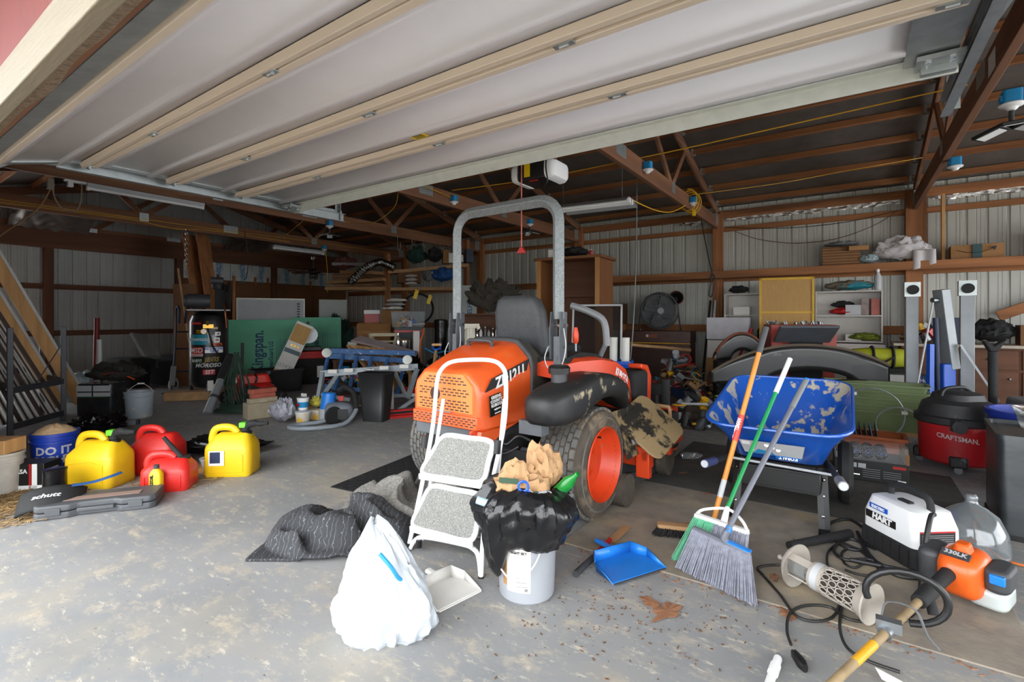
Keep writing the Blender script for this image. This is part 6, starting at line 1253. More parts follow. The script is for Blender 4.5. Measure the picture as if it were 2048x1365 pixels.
part('crumbs', mb, 'leaf_brown', cr, smooth=0, kind='stuff')
# black bag, cups, board by the cans
heap('bin_bag', 'flat shiny black plastic bag behind the small red can', 'bag', (-4.95, 2.3, 0), .7, .36, .17, 'liner_black', 4, R(50), fold=5, amp=.8, crinkle=.12, csc=6)
o = tag(part('wood_board', MB().at(T(-4.56, 1.9, 0, 0, 0, R(62))).box(-.26, .22, -.09, .09, .0, .03), 'pine_x', bevel=.003), 'short pale wooden board beside the yellow can', 'board')
for i, (x_, y_, lb) in enumerate(((-4.58, 1.8, 'clear round plastic cup nearest the red can'), (-4.52, 1.98, 'clear round plastic cup on the back of the pale board'))):
    t = thing('plastic_cup', lb, 'cup', (x_, y_, .031), group='deli cups'); part('cup', MB().lathe([(.05, 0), (.065, .06), (.068, .062)], 24), mat('cup_clear', '#cfd3d6', .2, alpha=.45, var=0), t); part('lid', MB().lathe([(.07, .06), (.07, .07), (.06, .071)], 24), 'cup_clear', t); part('content', MB().cyl((0, 0, .005), (0, 0, .03), .05), 'leaf_brown', t)
heap('crumpled_liner', 'crumpled dull black plastic behind the sawdust bucket', 'plastic', G(196, 868), .55, .4, .22, 'liner_black', 6, R(30), amp=1., crinkle=.2, csc=5)
lv_ = thing('level_tool', 'silver spirit level lying before the wrapped pack', 'level', G(232, 852), R(60)); part('beam', MB().box(-.22, .2, -.03, .03, 0, .05), 'alu', lv_, bevel=.004); part('end_cap', MB().box(.2, .23, -.032, .032, 0, .052), 'dark_blue', lv_)
# wrapped pack, jacket, poles, grey totes
pk = thing('wrapped_pack', 'black plastic wrapped pack with white label bands', 'package', G(205, 832), R(38)); part('block', MB().loft([rr(.44, .3, .04, 0), rr(.45, .31, .04, .2), rr(.44, .3, .05, .44)]), mat('wrap_black', '#27292b', .18, var=.3, sc=9, bump=.5, bsc=14), pk, bevel=.01)
for z0, z1 in ((.28, .33), (.345, .42)): b_ = part('label_band', MB().box(-.205, -.02, -.158, -.155, z0, z1).box(.0, .21, -.158, -.155, z0, z1), 'light_grey', pk)
part('plastic_fin', MB().box(-.19, .19, -.159, -.157, .27, .275), 'green', pk)
heap('jacket', 'dark jacket with an orange strap heaped on the wrapped pack', 'jacket', G(222, 832)+V((.05, .05, .44)), .62, .42, .26, mat('jacket_black', '#25241f', .9, var=.2, sc=14), 7, R(40), amp=.8)
part('orange_strap', MB().tube(spl([(-.02, -.2, .13), (.1, -.2, .15), (.22, -.15, .1), (.28, -.1, .05)], 5), .02, 6, flat=.4), mat('strap_orange', '#e0501a', .5), bpy.data.objects['jacket'])
p_ = G(176, 830); tag(part('white_post', MB().cyl(p_+V((-.1, .15, 0)), p_+V((-.1, .15, 1.0)), .028), 'light_grey'), 'short white round post behind the wrapped pack', 'post')
p_ = AD(190, 735, 7.6); p_.z = 0; o = tag(part('red_pole', MB().cyl(p_, AD(194, 637, 7.8), .035), mat('pole_red', '#6e1717', .5)), 'dark red pole standing behind the jacket', 'pole')
heap('shopping_bag', 'crumpled clear shopping bag by the white post', 'bag', G(160, 815), .5, .4, .5, 'bag_clear', 11, 0, amp=.6)
for i, (x_, w_, lb) in enumerate(((258, .8, 'black storage tote with lid under the clear sheet'), (338, .85, 'second black storage tote next to the hand truck'))):
    p_ = G(x_, 775-8*i); t = thing('storage_tote', lb, 'tote', p_, PSI, group='black totes'); part('tub', MB().loft([rr(w_*.6, .45, .05, 0), rr(w_*.66, .5, .05, .45)]), 'matte_black', t, bevel=.012); part('lid', MB().loft([rr(w_*.72, .55, .06, .44), rr(w_*.72, .55, .06, .5), rr(w_*.6, .44, .06, .56)]), 'matte_black', t, bevel=.012); part('latch', MB().box(-.06, .0, -.285, -.27, .33, .5), 'dark_grey', t)
o = tag(part('plastic_sheet', MB().at(T(*(G(305, 775)+V((0, 0, .56))), R(-10), R(-38), PSI)).box(-.03, .03, -.18, .18, 0, .55), mat('sheet_clear', '#8b8f90', .2, alpha=.55, var=.1)), 'clear plastic panel leaning on the black tote', 'panel')
# grey rack frame and leaning lumber
mat('rack_grey', '#4c4f54', .5, .3, var=.1)
rk = thing('steel_rack', 'dark grey steel rack frame at the left edge', 'rack', G(70, 860)); q0 = G(70, 860)
P4 = [G(20, 874), G(127, 842), G(84, 826), G(-35, 856)]
for p in P4: part('post', MB().bar(p-q0, p-q0+V((0, 0, 1.19)), .05, .035), 'rack_grey', rk, bevel=.004)
for (i, j, z) in ((0, 1, .5), (1, 2, .5), (3, 0, .55), (3, 2, .62), (0, 1, .1)): part('rail', MB().bar(P4[i]-q0+V((0, 0, z)), P4[j]-q0+V((0, 0, z)), .025, .07), 'rack_grey', rk, bevel=.004)
part('cross_wire', MB().tube([P4[1]-q0+V((0, 0, 1.0)), P4[1]-q0+V((.0, -.25, .5))], .006), 'rack_grey', rk)
mat('edge_white', '#c8c5bf', .6, var=.1)
for k, (x_, yb, lb) in enumerate(((-8.95, 2.28, 'upper wide pine plank with white edge leaning at the left'), (-8.85, 2.04, 'lower wide pine plank with white edge leaning at the left'))):
    t = thing('leaning_plank', lb, 'plank', (x_, yb, 0), group='leaning planks'); a_, b_ = V((0, -.04, .1)), V((0, -(yb-.78)*.86, (yb-.78)*2.3*.86)); nrm = V((0, 2.3, 1)).normalized()
    part('board', MB().bar(a_, b_, .045, .13, up=nrm), 'pine_z', t, bevel=.003); part('painted_edge', MB().bar(a_+nrm*.08, b_+nrm*.08, .06, .03, up=nrm), 'edge_white', t)
mat('trim_brown', '#3c2a20', .6, var=.2)
for k in range(11):
    x_ = -8.6+.035*k; yb = 1.98-.075*k; t = thing('wood_strip', ('first', 'second', 'third', 'fourth', 'fifth', 'sixth', 'seventh', 'eighth', 'ninth', 'tenth', 'eleventh')[k]+' thin trim strip from the pine planks, leaning at the left', 'trim strip', (x_, yb, 0), group='leaning trim strips')
    b_ = V((-.15, -(yb-.7), 2.9-.1*k)); part('strip', MB().bar((0, 0, .02), b_, .012, .045), 'edge_white' if k % 3 else 'trim_brown', t); part('dark_face', MB().bar((.008, 0, .02), b_+V((.008, 0, 0)), .006, .02), 'trim_brown', t)
# hand truck
ht = thing('hand_truck', 'dark blue tubular hand truck beside the compressor', 'hand truck', G(366, 784), PSI+R(6))
for s in (-1, 1):
    part('rail', MB().tube(spl([(s*.17, -.05, .05), (s*.17, .05, .6), (s*.17, .1, 1.2), (s*.16, .08, 1.42), (s*.11, .04, 1.5), (s*.06, .0, 1.42), (s*.05, -.03, 1.2)], 5), .018), 'dark_blue', ht)
    w_ = part('wheel', MB().at(T(s*.2, .08, .12, 0, PI/2, 0)).lathe([(.05, -.03), (.1, -.035), (.12, -.02), (.12, .02), (.1, .035), (.05, .03)], 24), mat('wheel_cream', '#a8a196', .7), ht); part('hub', MB().cyl((s*.2-.035, .08, .12), (s*.2+.035, .08, .12), .05), 'dark_grey', w_)
    part('skid', MB().loft([rr(.09, .03, .012, .12, 4, s*.16, -.04), rr(.09, .03, .012, .45, 4, s*.16, .02)]), 'mid_grey', ht)
for z in (.35, .75, 1.05): part('cross_bar', MB().cyl((-.17, .05+.05*z, z), (.17, .05+.05*z, z), .014), 'dark_blue', ht)
part('toe_plate', MB().box(-.2, .2, -.28, -.03, .01, .02), 'dark_blue', ht)
# air compressor
AC = G(418, 797); ac = thing('air_compressor', 'black upright air compressor covered in racing stickers', 'air compressor', AC+V((0, 0, .037)), math.atan2(AC.y, AC.x)-PI/2)
mat('tank_black', '#1c1c1e', .3, .2, var=.2, sc=6, coat=.3); ra = .275
part('tank', MB().lathe([(.12, .14), (.22, .17), (ra, .26), (ra, 1.2), (.24, 1.3), (.14, 1.36), (.05, 1.37)], 44), 'tank_black', ac)
for k in range(3): a = k*2*PI/3+.5; part('leg', MB().bar((.22*cos(a), .22*sin(a), .32), (.28*cos(a), .28*sin(a), .1), .06, .02), 'tank_black', ac)
part('platform', MB().box(-.3, .3, -.2, .2, 1.37, 1.4), 'tank_black', ac, bevel=.006); part('motor', MB().cyl((-.3, -.05, 1.53), (.02, -.05, 1.53), .11, n=24).cyl((-.34, -.05, 1.53), (-.3, -.05, 1.53), .09, n=24), 'dark_grey', ac, bevel=.006)
pm_ = part('pump', MB().box(.08, .24, -.1, .1, 1.4, 1.72).cyl((.12, -.02, 1.72), (.12, -.02, 1.84), .07, n=16).cyl((.22, .04, 1.7), (.24, .05, 1.8), .06, n=16), 'matte_black', ac, bevel=.01)
for i in range(6): part('fin', MB().cyl((.12, -.02, 1.73+.018*i), (.12, -.02, 1.738+.018*i), .085, n=16), 'dark_grey', pm_)
part('air_filter', MB().cyl((.02, -.1, 1.86), (.2, -.1, 1.86), .055, n=18), 'dark_grey', ac, bevel=.01); part('flywheel_guard', MB().cyl((.26, -.02, 1.6), (.3, -.02, 1.6), .25, n=32).torus((.28, -.02, 1.6), .25, .02, 'x', 32, 6), 'matte_black', ac)
part('copper_pipe', MB().tube(spl([(.2, -.2, 1.5), (.22, -.27, 1.35), (.24, -.25, 1.1)], 5), .013), mat('copper', '#8a5638', .35, .8), ac)
vl = part('regulator', MB().box(-.08, .06, -ra-.06, -ra, 1.1, 1.16).cyl((-.02, -ra-.1, 1.2), (-.02, -ra, 1.12), .02).cyl((-.07, -ra-.06, 1.05), (-.07, -ra-.03, 1.05), .04), mat('brass', '#b08a3c', .3, .8), ac); part('gauge', MB().cyl((-.07, -ra-.065, 1.05), (-.07, -ra-.06, 1.05), .036, n=20), 'white', vl)
part('cable', MB().tube(spl([(-.02, -ra-.06, 1.1), (.02, -ra-.08, .95), (.06, -ra-.05, .8), (.12, -ra-.02, .7)], 5), .012), 'black', ac)
def stick(a0, a1, z0, z1, m, txt=None, ts=.05, tm='white', shear=0., bold=.002, yo=0):
    o = part('sticker', MB().grid(8, 2, lambda u, v: ((ra+.0025)*sin(a0+(a1-a0)*u), -(ra+.0025)*cos(a0+(a1-a0)*u), z0+(z1-z0)*v)), m, ac)
    if txt: text(txt, ts, tm, o, (0, 0, 0), bold=bold, shear=shear, warp=lambda p: ((ra+.0045)*sin((a0+a1)/2+p.x/ra), -(ra+.0045)*cos((a0+a1)/2+p.x/ra), (z0+z1)/2+p.y+yo))
    return o
stick(-1.1, -.05, .84, 1.0, mat('teal', '#1d7f92', .4), 'AIR COMPRESSOR', .055); stick(-1.0, -.3, .70, .8, 'red', 'MSD', .1); stick(-1.0, -.3, .66, .7, 'white', 'IGNITION', .04, 'red')
stick(-.2, .75, .71, .80, 'white', 'RICHMOND\nGEAR', .05, 'blue'); stick(-.95, -.35, .55, .63, 'bag_green', 'BABY!', .06); stick(-.22, .5, .57, .64, 'black', 'JEGS', .1, 'frame_yellow', .2); stick(-.5, .42, .48, .55, 'black', 'MOROSO', .085, 'white', .25); stick(-.3, .3, .37, .45, 'red', 'SST', .08, 'white', .3)
stick(-.65, -.35, 1.02, 1.07, 'frame_yellow', 'auto', .04, 'black'); stick(-1.05, -.4, 1.16, 1.19, 'red'); stick(.3, .6, .98, 1.04, 'white', 'oil', .04, 'black'); stick(.25, .55, .87, .95, 'white', '88', .05, 'red'); stick(.2, .7, .82, .86, 'orange', 'racing', .035, 'black'); stick(.1, .45, 1.08, 1.12, 'tan_wood_x', 'R-gear', .035, 'white')
part('care_tag', MB().box(-.02, .06, -ra-.035, -ra-.03, .12, .28), 'paper', ac); part('warning_tag', MB().box(.04, .1, -ra-.02, -ra-.012, .12, .22), 'yellow_sticker', ac)
for i, (dx, dy, w_, lb) in enumerate(((-.05, -.12, .9, 'front weathered timber under the compressor'), (.05, .42, .8, 'rear weathered timber under the compressor'))):
    tag(part('timber', MB().at(T(AC.x+dx, AC.y+dy, 0, 0, 0, R(50+8*i))).box(-w_/2, w_/2, -.14, .14, 0, .135), 'tan_wood_x', bevel=.006), lb, 'timber')
# pipe wand, hose and green light string hanging beside it
gt = thing('duct_pipe', 'silver pipe with black corrugated hose leaning on the compressor', 'pipe', G(415, 828)); q0 = G(415, 828); tp_ = AD(462, 712, 7.3)-q0
part('silver_pipe', MB().cyl((0, 0, .0), tp_*.55, .06, .055), 'alu', gt); part('joint', MB().cyl(tp_*.24, tp_*.28, .066), 'dark_grey', gt)
hp = MB()
for i in range(16): hp.torus((0, 0, 0), .05, .014, 'z', 16, 5) if False else hp.cyl(tp_*(.55+.028*i), tp_*(.55+.028*i+.016), .066, n=14).cyl(tp_*(.55+.028*i+.016), tp_*(.55+.028*i+.03), .055, n=14)
part('corrugated_hose', hp, 'matte_black', gt)
mat('light_string', '#1d3225', .6, var=.2); ls = MB(); rd = random.Random(5); c0 = AD(476, 720, 6.75); c0.z = 0
for k in range(9):
    x0, x1 = rd.uniform(-.16, .1), rd.uniform(-.16, .16); pts = [(x0, 0, .1), (x0*.8-.05, -.02, .4), (x0*.4, -.04, .62), (rd.uniform(-.02, .04), -.03, .78+.05*rd.random()), (x1*.5, 0, .6), (x1, .02, .35), (x1+.02, 0, .05), (x1-.1, -.05, .03)]
    ls.tube([_rt*p[0]+V((0, p[1], p[2])) for p in spl(pts, 5)], .008, 5)
for k in range(8): ls.tube([_rt*(.22*cos(a)*1.2+.03*sin(3*a+k))+_fw*(.13*sin(a)-.05+.02*k)+V((0, 0, .02+.012*k)) for a in [2*PI*i/18 for i in range(18)]], .008, 5, closed=True)
o = tag(part('light_string', ls, 'light_string', loc=c0), 'tangled dark green light string hanging by the compressor', 'light string'); o['kind'] = 'thing'
hk = tag(part('support_stake', MB().cyl(c0+V((0, .04, 0)), c0+V((0, .06, .95)), .02), 'matte_black'), 'black stake holding up the green light string', 'stake')
# wide boards behind the compressor, dowel, chain
for k, (x0, x1) in enumerate(((402, 372), (425, 400))):
    a = AD(x0+20, 640, 9.8); a.z = 0; b = AD(x1+5, 470, 10.2); tag(part('wide_board', MB().bar(a, b, .3, .035, up=(-.8, -.3, .2)), 'frame_wood_z'), ('left' if k == 0 else 'right')+' wide brown board leaning behind the compressor', 'board', 'wide leaning boards')
tag(part('dowel', MB().cyl(AD(356, 537, 9), V((AD(392, 640, 9.2).x, AD(392, 640, 9.2).y, 0)), .018), 'tan_wood_x'), 'thin dowel sticking up left of the compressor', 'dowel'); tag(part('panel_sheet', MB().at(T(*V((AD(367, 600, 9.4).x, AD(367, 600, 9.4).y, 0)), 0, 0, PSI)).box(-.2, .25, 0, .02, 0, 1.95), 'plywood'), 'dark plywood sheet behind the hand truck', 'panel')
cn = thing('hanging_chain', 'bright steel chain hanging from the left truss', 'chain', AX(373, 462, -10.42)); c1 = AX(373, 462, -10.42)
for k in range(13): p = AX(373, 462+5.3*k, -10.42); part('link', MB().torus(p-c1, .028, .008, 'x' if k % 2 else 'y', 10, 5), 'chrome', cn)
tag(part('tall_stick', MB().cyl(V((AD(468, 600, 10.4).x, AD(468, 600, 10.4).y, 0)), AD(468, 552, 10.4), .03), 'frame_wood_z'), 'thin upright wooden stick right of the compressor', 'stick')
# ================================================================ middle left: boards, totes, ladders, cleaning things
def stand(px, py, t): p = AD(px, py, t); return V((p.x, p.y, 0))
mat('foam_green', '#5fae8a', .6, var=.06, sc=3); mat('print_navy', '#163f66', .6, var=0)
def facing(p): return math.atan2(p.y, p.x)-PI/2
for k, (px, t, w_, h_, lb) in enumerate(((524, 9.9, 1.3, 1.27, 'green foam insulation board with large navy print behind the mower deck tote'), (634, 10.6, 1.0, 1.32, 'second green foam board behind the miter saw'))):
    p = stand(px, 700, t); b = thing('insulation_board', lb, 'foam board', p, facing(p)-R(6*(1-k)), rx=R(-7), group='green foam boards'); f = part('sheet', MB().box(-w_/2, w_/2, 0, .05, .02, h_), 'foam_green', b, bevel=.003)
    if k == 0:
        text('Kingspan.', .3, 'print_navy', f, (-.08, -.003, .62), (PI/2, R(-90), 0), bold=.006, xs=.75); text('GreenGuard LG', .12, 'print_navy', f, (.16, -.003, .5), (PI/2, R(-90), 0), bold=.003, xs=.8)
        for i in range(9): text('insulation board thermal '+'xps '*(1+i % 3), .035, 'print_navy', f, (.26+.033*i, -.003, .62), (PI/2, R(-90), 0))
    else:
        text('GreenGuard', .17, 'print_navy', f, (-.02, -.003, .55), (PI/2, R(-90), 0), bold=.003, xs=.8)
        for i in range(7): text('extruded polystyrene insulation', .035, 'print_navy', f, (.12+.045*i, -.003, .75), (PI/2, R(-90), 0))
p = stand(543, 690, 11.3); wbd = thing('whiteboard', 'framed whiteboard standing behind the green foam boards', 'whiteboard', p, facing(p)); part('face', MB().box(-.68, .68, 0, .03, .9, 1.72), 'light_grey', wbd); part('frame', MB().box(-.71, .71, -.01, .03, 1.72, 1.75).box(-.71, -.68, -.01, .03, .9, 1.73).box(.68, .71, -.01, .03, .9, 1.73), 'galv_light', wbd); part('leg', MB().box(-.6, -.56, .0, .03, 0, .9), 'steel', wbd); part('leg', MB().box(.56, .6, .0, .03, 0, .9), 'steel', wbd)
for i in range(12): part('row_tab', MB().box(.54, .6, -.004, 0, .95+.06*i, .98+.06*i), 'dark_blue', wbd)
p = stand(548, 720, 8.9); rx_ = thing('flooring_carton', 'long white and brown printed carton leaning right against the boards', 'carton', p, facing(p), ry=R(24)); c_ = part('carton', MB().box(-.15, .15, -.05, .06, .3, 1.3), 'paper', rx_, bevel=.004); part('brown_end', MB().box(-.142, .142, -.053, .06, .92, 1.252), 'screen_tan', c_); part('teal_band', MB().box(-.141, .141, -.0525, -.05, .7, .78), mat('slate', '#3d5660', .5), c_); part('wood_picture', MB().box(-.141, .141, -.0525, -.05, .28, .36), 'pine_x', c_); text('REXCO', .085, 'mid_grey', c_, (0, -.053, .46), (PI/2, PI, 0))
for i in range(3): part('pictogram', MB().box(-.08+.06*i, -.04+.06*i, -.0525, -.05, .83, .87), 'brass', c_)
p = G(612, 770)+V((-.1, .1, .003)); ms_ = thing('miter_saw', 'silver and black miter saw on top of the red tote', 'miter saw', p+V((0, 0, .66)), facing(p)); bl_ = part('blade_guard', MB().cyl((.02, -.06, .3), (.02, .03, .3), .17, n=32), 'steel', ms_, bevel=.006); part('hub', MB().cyl((.02, -.08, .3), (.02, -.06, .3), .05), 'steel', bl_); part('handle', MB().bar((-.06, 0, .42), (.02, 0, .56), .05, .05), 'black', ms_, bevel=.008); part('motor', MB().box(-.2, -.05, -.08, .1, .22, .38), 'matte_black', ms_, bevel=.01); part('base', MB().box(-.25, .25, -.2, .2, 0, .07), 'dark_grey', ms_, bevel=.01); part('arm', MB().bar((-.15, 0, .05), (-.1, 0, .28), .08, .08), 'steel', ms_)
for px, py, w_, d_, h_, m_, lid, lb in ((610, 768, .78, .5, .5, 'matte_black', True, 'black tote with a red lid under the miter saw'), (545, 785, .8, .5, .4, 'matte_black', False, 'long open black tote in front of the green foam board'), (684, 760, .6, .4, .5, 'matte_black', True, 'black tote with a red lid behind the blue ladder')):
    p = G(px, py)+V((-.08, .12, 0)); t = thing('storage_tote', lb, 'tote', p, facing(p)+R(15)); part('tub', MB().loft([rr(w_*.9, d_*.9, .05, 0), rr(w_, d_, .05, h_)], c1=lid), m_, t, smooth=30, bevel=0, solid=0 if lid else .008)
    part('rim', MB().loft([rr(w_*1.04, d_*1.06, .05, h_-.03), rr(w_*1.04, d_*1.06, .05, h_), rr(w_*.98, d_*.98, .05, h_)], c0=False, c1=False), m_, t)
    if lid: part('lid', MB().loft([rr(w_*1.06, d_*1.1, .06, h_), rr(w_*1.06, d_*1.1, .06, h_+.14), rr(w_*.98, d_, .06, h_+.15)]), 'red', t, bevel=.01); part('paper_label', MB().box(.1, .22, -d_/2-.008, -d_/2-.002, h_*.25, h_*.7), 'paper', t)
p = G(496, 815)+V((-.15, .15, 0)); pmw = thing('push_mower', 'red deck push mower with black wheels beside the light string', 'lawn mower', p, facing(p)+R(10)); part('deck', MB().loft([rr(.55, .5, .1, .12), rr(.55, .5, .12, .28), rr(.4, .36, .12, .34)]), 'red', pmw, smooth=50); part('engine', MB().loft([rr(.5, .3, .08, .32), rr(.4, .26, .08, .46)]), mat('mower_red', '#c2281e', .4), pmw, bevel=.02); part('cord', MB().tube(spl([(.0, -.16, .33), (.02, -.17, .42), (.0, -.1, .47)], 4), .012), 'black', pmw); part('cap', MB().cyl((.2, -.1, .46), (.2, -.1, .5), .04), 'black', pmw)
for x_, y_ in ((-.08, -.32), (.3, -.3), (-.3, .25), (.3, .25)):
    r_ = .165 if x_ == -.08 else .11; w_ = part('wheel', MB().at(T(x_, y_, r_)).lathe([(.06, -.03), (r_*.85, -.035), (r_, -.02), (r_, .02), (r_*.85, .035), (.06, .03)], 28), 'rubber', pmw); w_.data.transform(Matrix.Translation((x_, y_, r_)) @ Matrix.Rotation(PI/2, 4, 'X') @ Matrix.Translation((-x_, -y_, -r_)))
    for k in range(5): a = k*2*PI/5; part('spoke', MB().bar((x_, y_-.035, r_), (x_+r_*.7*cos(a), y_-.035, r_+r_*.7*sin(a)), .02, .02), 'dark_grey', w_)
# masonry
mat('brick_red', '#9c5140', .9, var=.2, sc=9, bump=.4); mat('cinder', '#a3977f', .95, var=.12, sc=14, bump=.5, col2='#b9b0a0', lo=.6, hi=.7)
p = G(527, 834); rz_ = facing(p)+R(18); cb = thing('cinder_block', 'tan concrete block on the floor under the stacked bricks', 'concrete block', p, rz_); part('block', MB().box(-.22, .22, -.1, .1, 0, .2), 'cinder', cb, bevel=.006); part('paint_mark', MB().box(.02, .1, -.103, -.1, .06, .1), 'white', cb)
for k, (z_, m_, w_, lb, a_) in enumerate(((.2, 'cinder', .2, 'grey brick directly on the concrete block', 4), (.26, 'brick_red', .17, 'lower red brick in the small stack', -3), (.32, 'brick_red', .19, 'top red brick of the small stack', 6))): tag(part('brick', MB().at(T(p.x+.02, p.y, z_, 0, 0, rz_+R(a_))).box(-w_, w_*.75, -.05, .05, 0, .058), m_, bevel=.005), lb, 'brick', 'stacked bricks')
for k in range(3): tag(part('plank_offcut', MB().at(T(-6.2+.1*k, 4.2+.12*k, .015*k, 0, 0, R(20+9*k))).box(-.35, .3, -.06, .06, 0, .02), 'tan_wood_x', bevel=.002), ('front', 'middle', 'rear')[k]+' wooden offcut behind the concrete block', 'board', 'wooden offcuts')
heap('shopping_bag', 'grey plastic shopping bag left of the cleaning tubs', 'bag', G(566, 846), .3, .22, .3, mat('bag_grey', '#9a9aa3', .3, var=.1, bump=.5, bsc=14), 15, R(20), amp=.8, crinkle=.15, csc=5)
def tub(label, p, r, h, m, rimm='white', name='tub'):
    t = thing(name, label, 'container', p); part('cup', MB().lathe([(r*.85, 0), (r, h*.95), (r*1.04, h*.95), (r*1.04, h)], 24), m, t); part('lid', MB().lathe([(r*1.05, h), (r*1.05, h+.01), (r*.9, h+.012)], 24), rimm, t); return t
tub('clear food tub with yellow contents on the floor', G(606, 846), .09, .13, mat('tub_milk', '#d6cfc0', .4, var=.2, sc=9, col2='#e0b648', lo=.5, hi=.6, sc2=8)); w_ = tub('white and blue wipes canister on the clear food tub', G(606, 842)+V((0, .0, .143)), .07, .14, 'white'); part('blue_label', MB().lathe([(.064, .03), (.069, .1)], 24, c0=False, c1=False), 'box_blue', w_); part('red_logo', MB().at(T(0, -.07, .065)).box(-.03, .03, -.003, .003, -.015, .015), 'red', w_)
sp = thing('spray_bottle', 'pink and white spray bottle behind the wipes canister', 'spray bottle', G(592, 838)+V((0, .12, 0))); part('body', MB().lathe([(.04, 0), (.042, .16), (.016, .23), (.016, .27)], 18), mat('pink_clear', '#d9bcc0', .3), sp); part('trigger', MB().box(-.06, .03, -.015, .015, .27, .31).box(-.05, -.035, -.01, .01, .22, .28), 'white', sp, bevel=.005)
heap('yellow_cloth', 'pale yellow cleaning cloth draped over the bottles', 'cloth', G(628, 835)+V((0, .05, .12)), .22, .16, .14, mat('cloth_yellow', '#d6cc5a', .9, var=.1), 5, amp=.9, crinkle=.2, csc=5); crate('clear_caddy', 'clear plastic caddy holding the yellow bottle', G(630, 838), .2, .14, .12, 'tub_milk', R(30), 'caddy'); bottle('yellow cleaner bottle behind the cloth', G(640, 838)+V((0, .1, 0)), .045, .27, 'can_yellow', 'can_yellow')
# canister vacuum with hose
p = G(672, 846); cv = thing('canister_vacuum', 'grey and blue canister vacuum with long ribbed hose', 'vacuum', p, facing(p)+R(-10)); part('body', MB().at(T(0, .05, .13, 0, R(0), 0)).loft([[(x_, y_*k, z_*k) for y_, z_, _ in [(q[0], q[1], 0) for q in rr(.24, .24, .09, 0, 5)]] for x_, k in ((-.13, .7), (-.1, .95), (.05, 1), (.16, .8), (.2, .5))]), mat('vac_grey', '#6f757c', .4, var=.1), cv, smooth=50); part('dust_cup', MB().cyl((-.13, .1, .1), (-.1, .12, .36), .09, .085, n=24), 'dust_blue', cv, bevel=.015); part('cup_base', MB().cyl((-.135, .1, .02), (-.125, .105, .16), .092, n=24), 'light_grey', cv)
part('wheel', MB().cyl((-.02, -.1, .11), (.0, -.125, .11), .11, n=32), 'matte_black', cv, bevel=.01); part('vent', MB().box(.03, .15, -.095, -.085, .06, .18), 'black', cv); part('red_latch', MB().box(.02, .08, .05, .1, .26, .32), 'red', cv)
hpts = [(-.06, -.06, .06), (-.2, -.12, .035), (-.42, -.2, .03), (-.46, -.32, .03), (-.3, -.42, .03), (-.05, -.38, .03), (.15, -.22, .04), (.24, .0, .16), (.2, .1, .34), (.08, .15, .42), (.0, .14, .38)]
part('hose', MB().tube(spl(hpts, 8), .026, 10), mat('hose_grey', '#8b9299', .45, var=.1), cv); part('wand_grip', MB().tube(spl(hpts[-4:], 6), .032, 10), 'matte_black', cv)
wst = thing('waste_basket', 'tall black plastic waste basket with open top', 'waste basket', G(748, 846)+V((-.1, .12, 0)), R(20)); part('basket', MB().loft([rr(.28, .22, .04, 0), rr(.38, .3, .05, .6)], c1=False), mat('basket_black', '#222223', .45, var=.06), wst, smooth=40, solid=.006); part('rim', MB().tube(rr(.385, .305, .05, .6), .01, 6, closed=True), 'basket_black', wst)
tag(part('mdf_board', MB().at(T(-5.2, 4.35, 0, R(-12), 0, R(24))).box(-.14, .14, 0, .012, 0, .52), mat('mdf', '#b0814f', .8, var=.06)), 'brown board leaning behind the waste basket', 'board'); tag(part('white_trim_board', MB().at(T(-5.06, 4.4, 0, R(-12), 0, R(50))).box(-.03, .1, 0, .02, 0, .52), 'edge_white'), 'white trim board next to the brown board', 'board')
# grey step ladder on its side and blue ladder
mat('ladder_grey', '#8f979b', .5, .3, var=.1, sc=12); mat('ladder_blue', '#2f5a8c', .6, var=.2, sc=15, col2='#9fb2c4', lo=.62, hi=.66, sc2=18)
def adz(px, py, t, q0): return AD(px, py, t)-q0
q0 = stand(735, 800, 6.8); gl = thing('step_ladder', 'grey aluminium work platform ladder with stickers', 'ladder', q0)
A = adz
rail = part('top_rail', MB().bar(A(641, 748, 6.7, q0), A(836, 734, 6.9, q0), .03, .09), 'ladder_grey', gl, bevel=.004)
for px in (665, 697, 768, 808): part('sticker', MB().at(T(*(A(px, 745-(px-641)*.07, 6.66, q0)), 0, 0, PSI)).box(-.06, .06, -.002, .0, -.025, .025), 'paper', rail)
sk_ = part('oval_logo', MB().at(T(*(A(740, 740, 6.65, q0)), PI/2, 0, PSI)).lathe([(.06, 0), (.06, .006)], 24, sx=1.1, sy=.35), 'dark_blue', rail); text('WERNER', .03, 'white', sk_, (0, 0, 0), bold=.001).matrix_local = T(*(A(740, 740, 6.64, q0)), PI/2, 0, PSI)
for a_, b_ in (((646, 745, 6.7), (632, 822, 6.5)), ((834, 738, 6.9), (815, 798, 6.7))): part('leg', MB().bar(A(*a_, q0), A(*b_, q0)-V((0, 0, max(0, .0))), .05, .06), 'ladder_grey', gl, bevel=.004)
for a_, b_ in (((676, 748, 6.75), (640, 800, 6.6)), ((790, 745, 6.85), (813, 795, 6.7)), ((640, 790, 6.6), (700, 800, 6.7)), ((780, 792, 6.8), (842, 790, 6.8)), ((842, 790, 6.8), (785, 828, 6.5))): part('brace', MB().bar(A(*a_, q0), A(*b_, q0), .03, .05), 'ladder_grey', gl, bevel=.003)
for (a_, b_) in (((632, 822, 6.5), (632, 858, 6.5)), ((842, 790, 6.8), (845, 822, 6.8)), ((785, 828, 6.5), (785, 852, 6.5))): part('foot', MB().bar(A(*a_, q0), V((A(*b_, q0).x, A(*b_, q0).y, 0)), .04, .04), 'ladder_grey', gl)
q0 = stand(735, 770, 7.6); bl = thing('extension_ladder', 'blue fibreglass ladder standing on edge behind the grey one', 'ladder', q0)
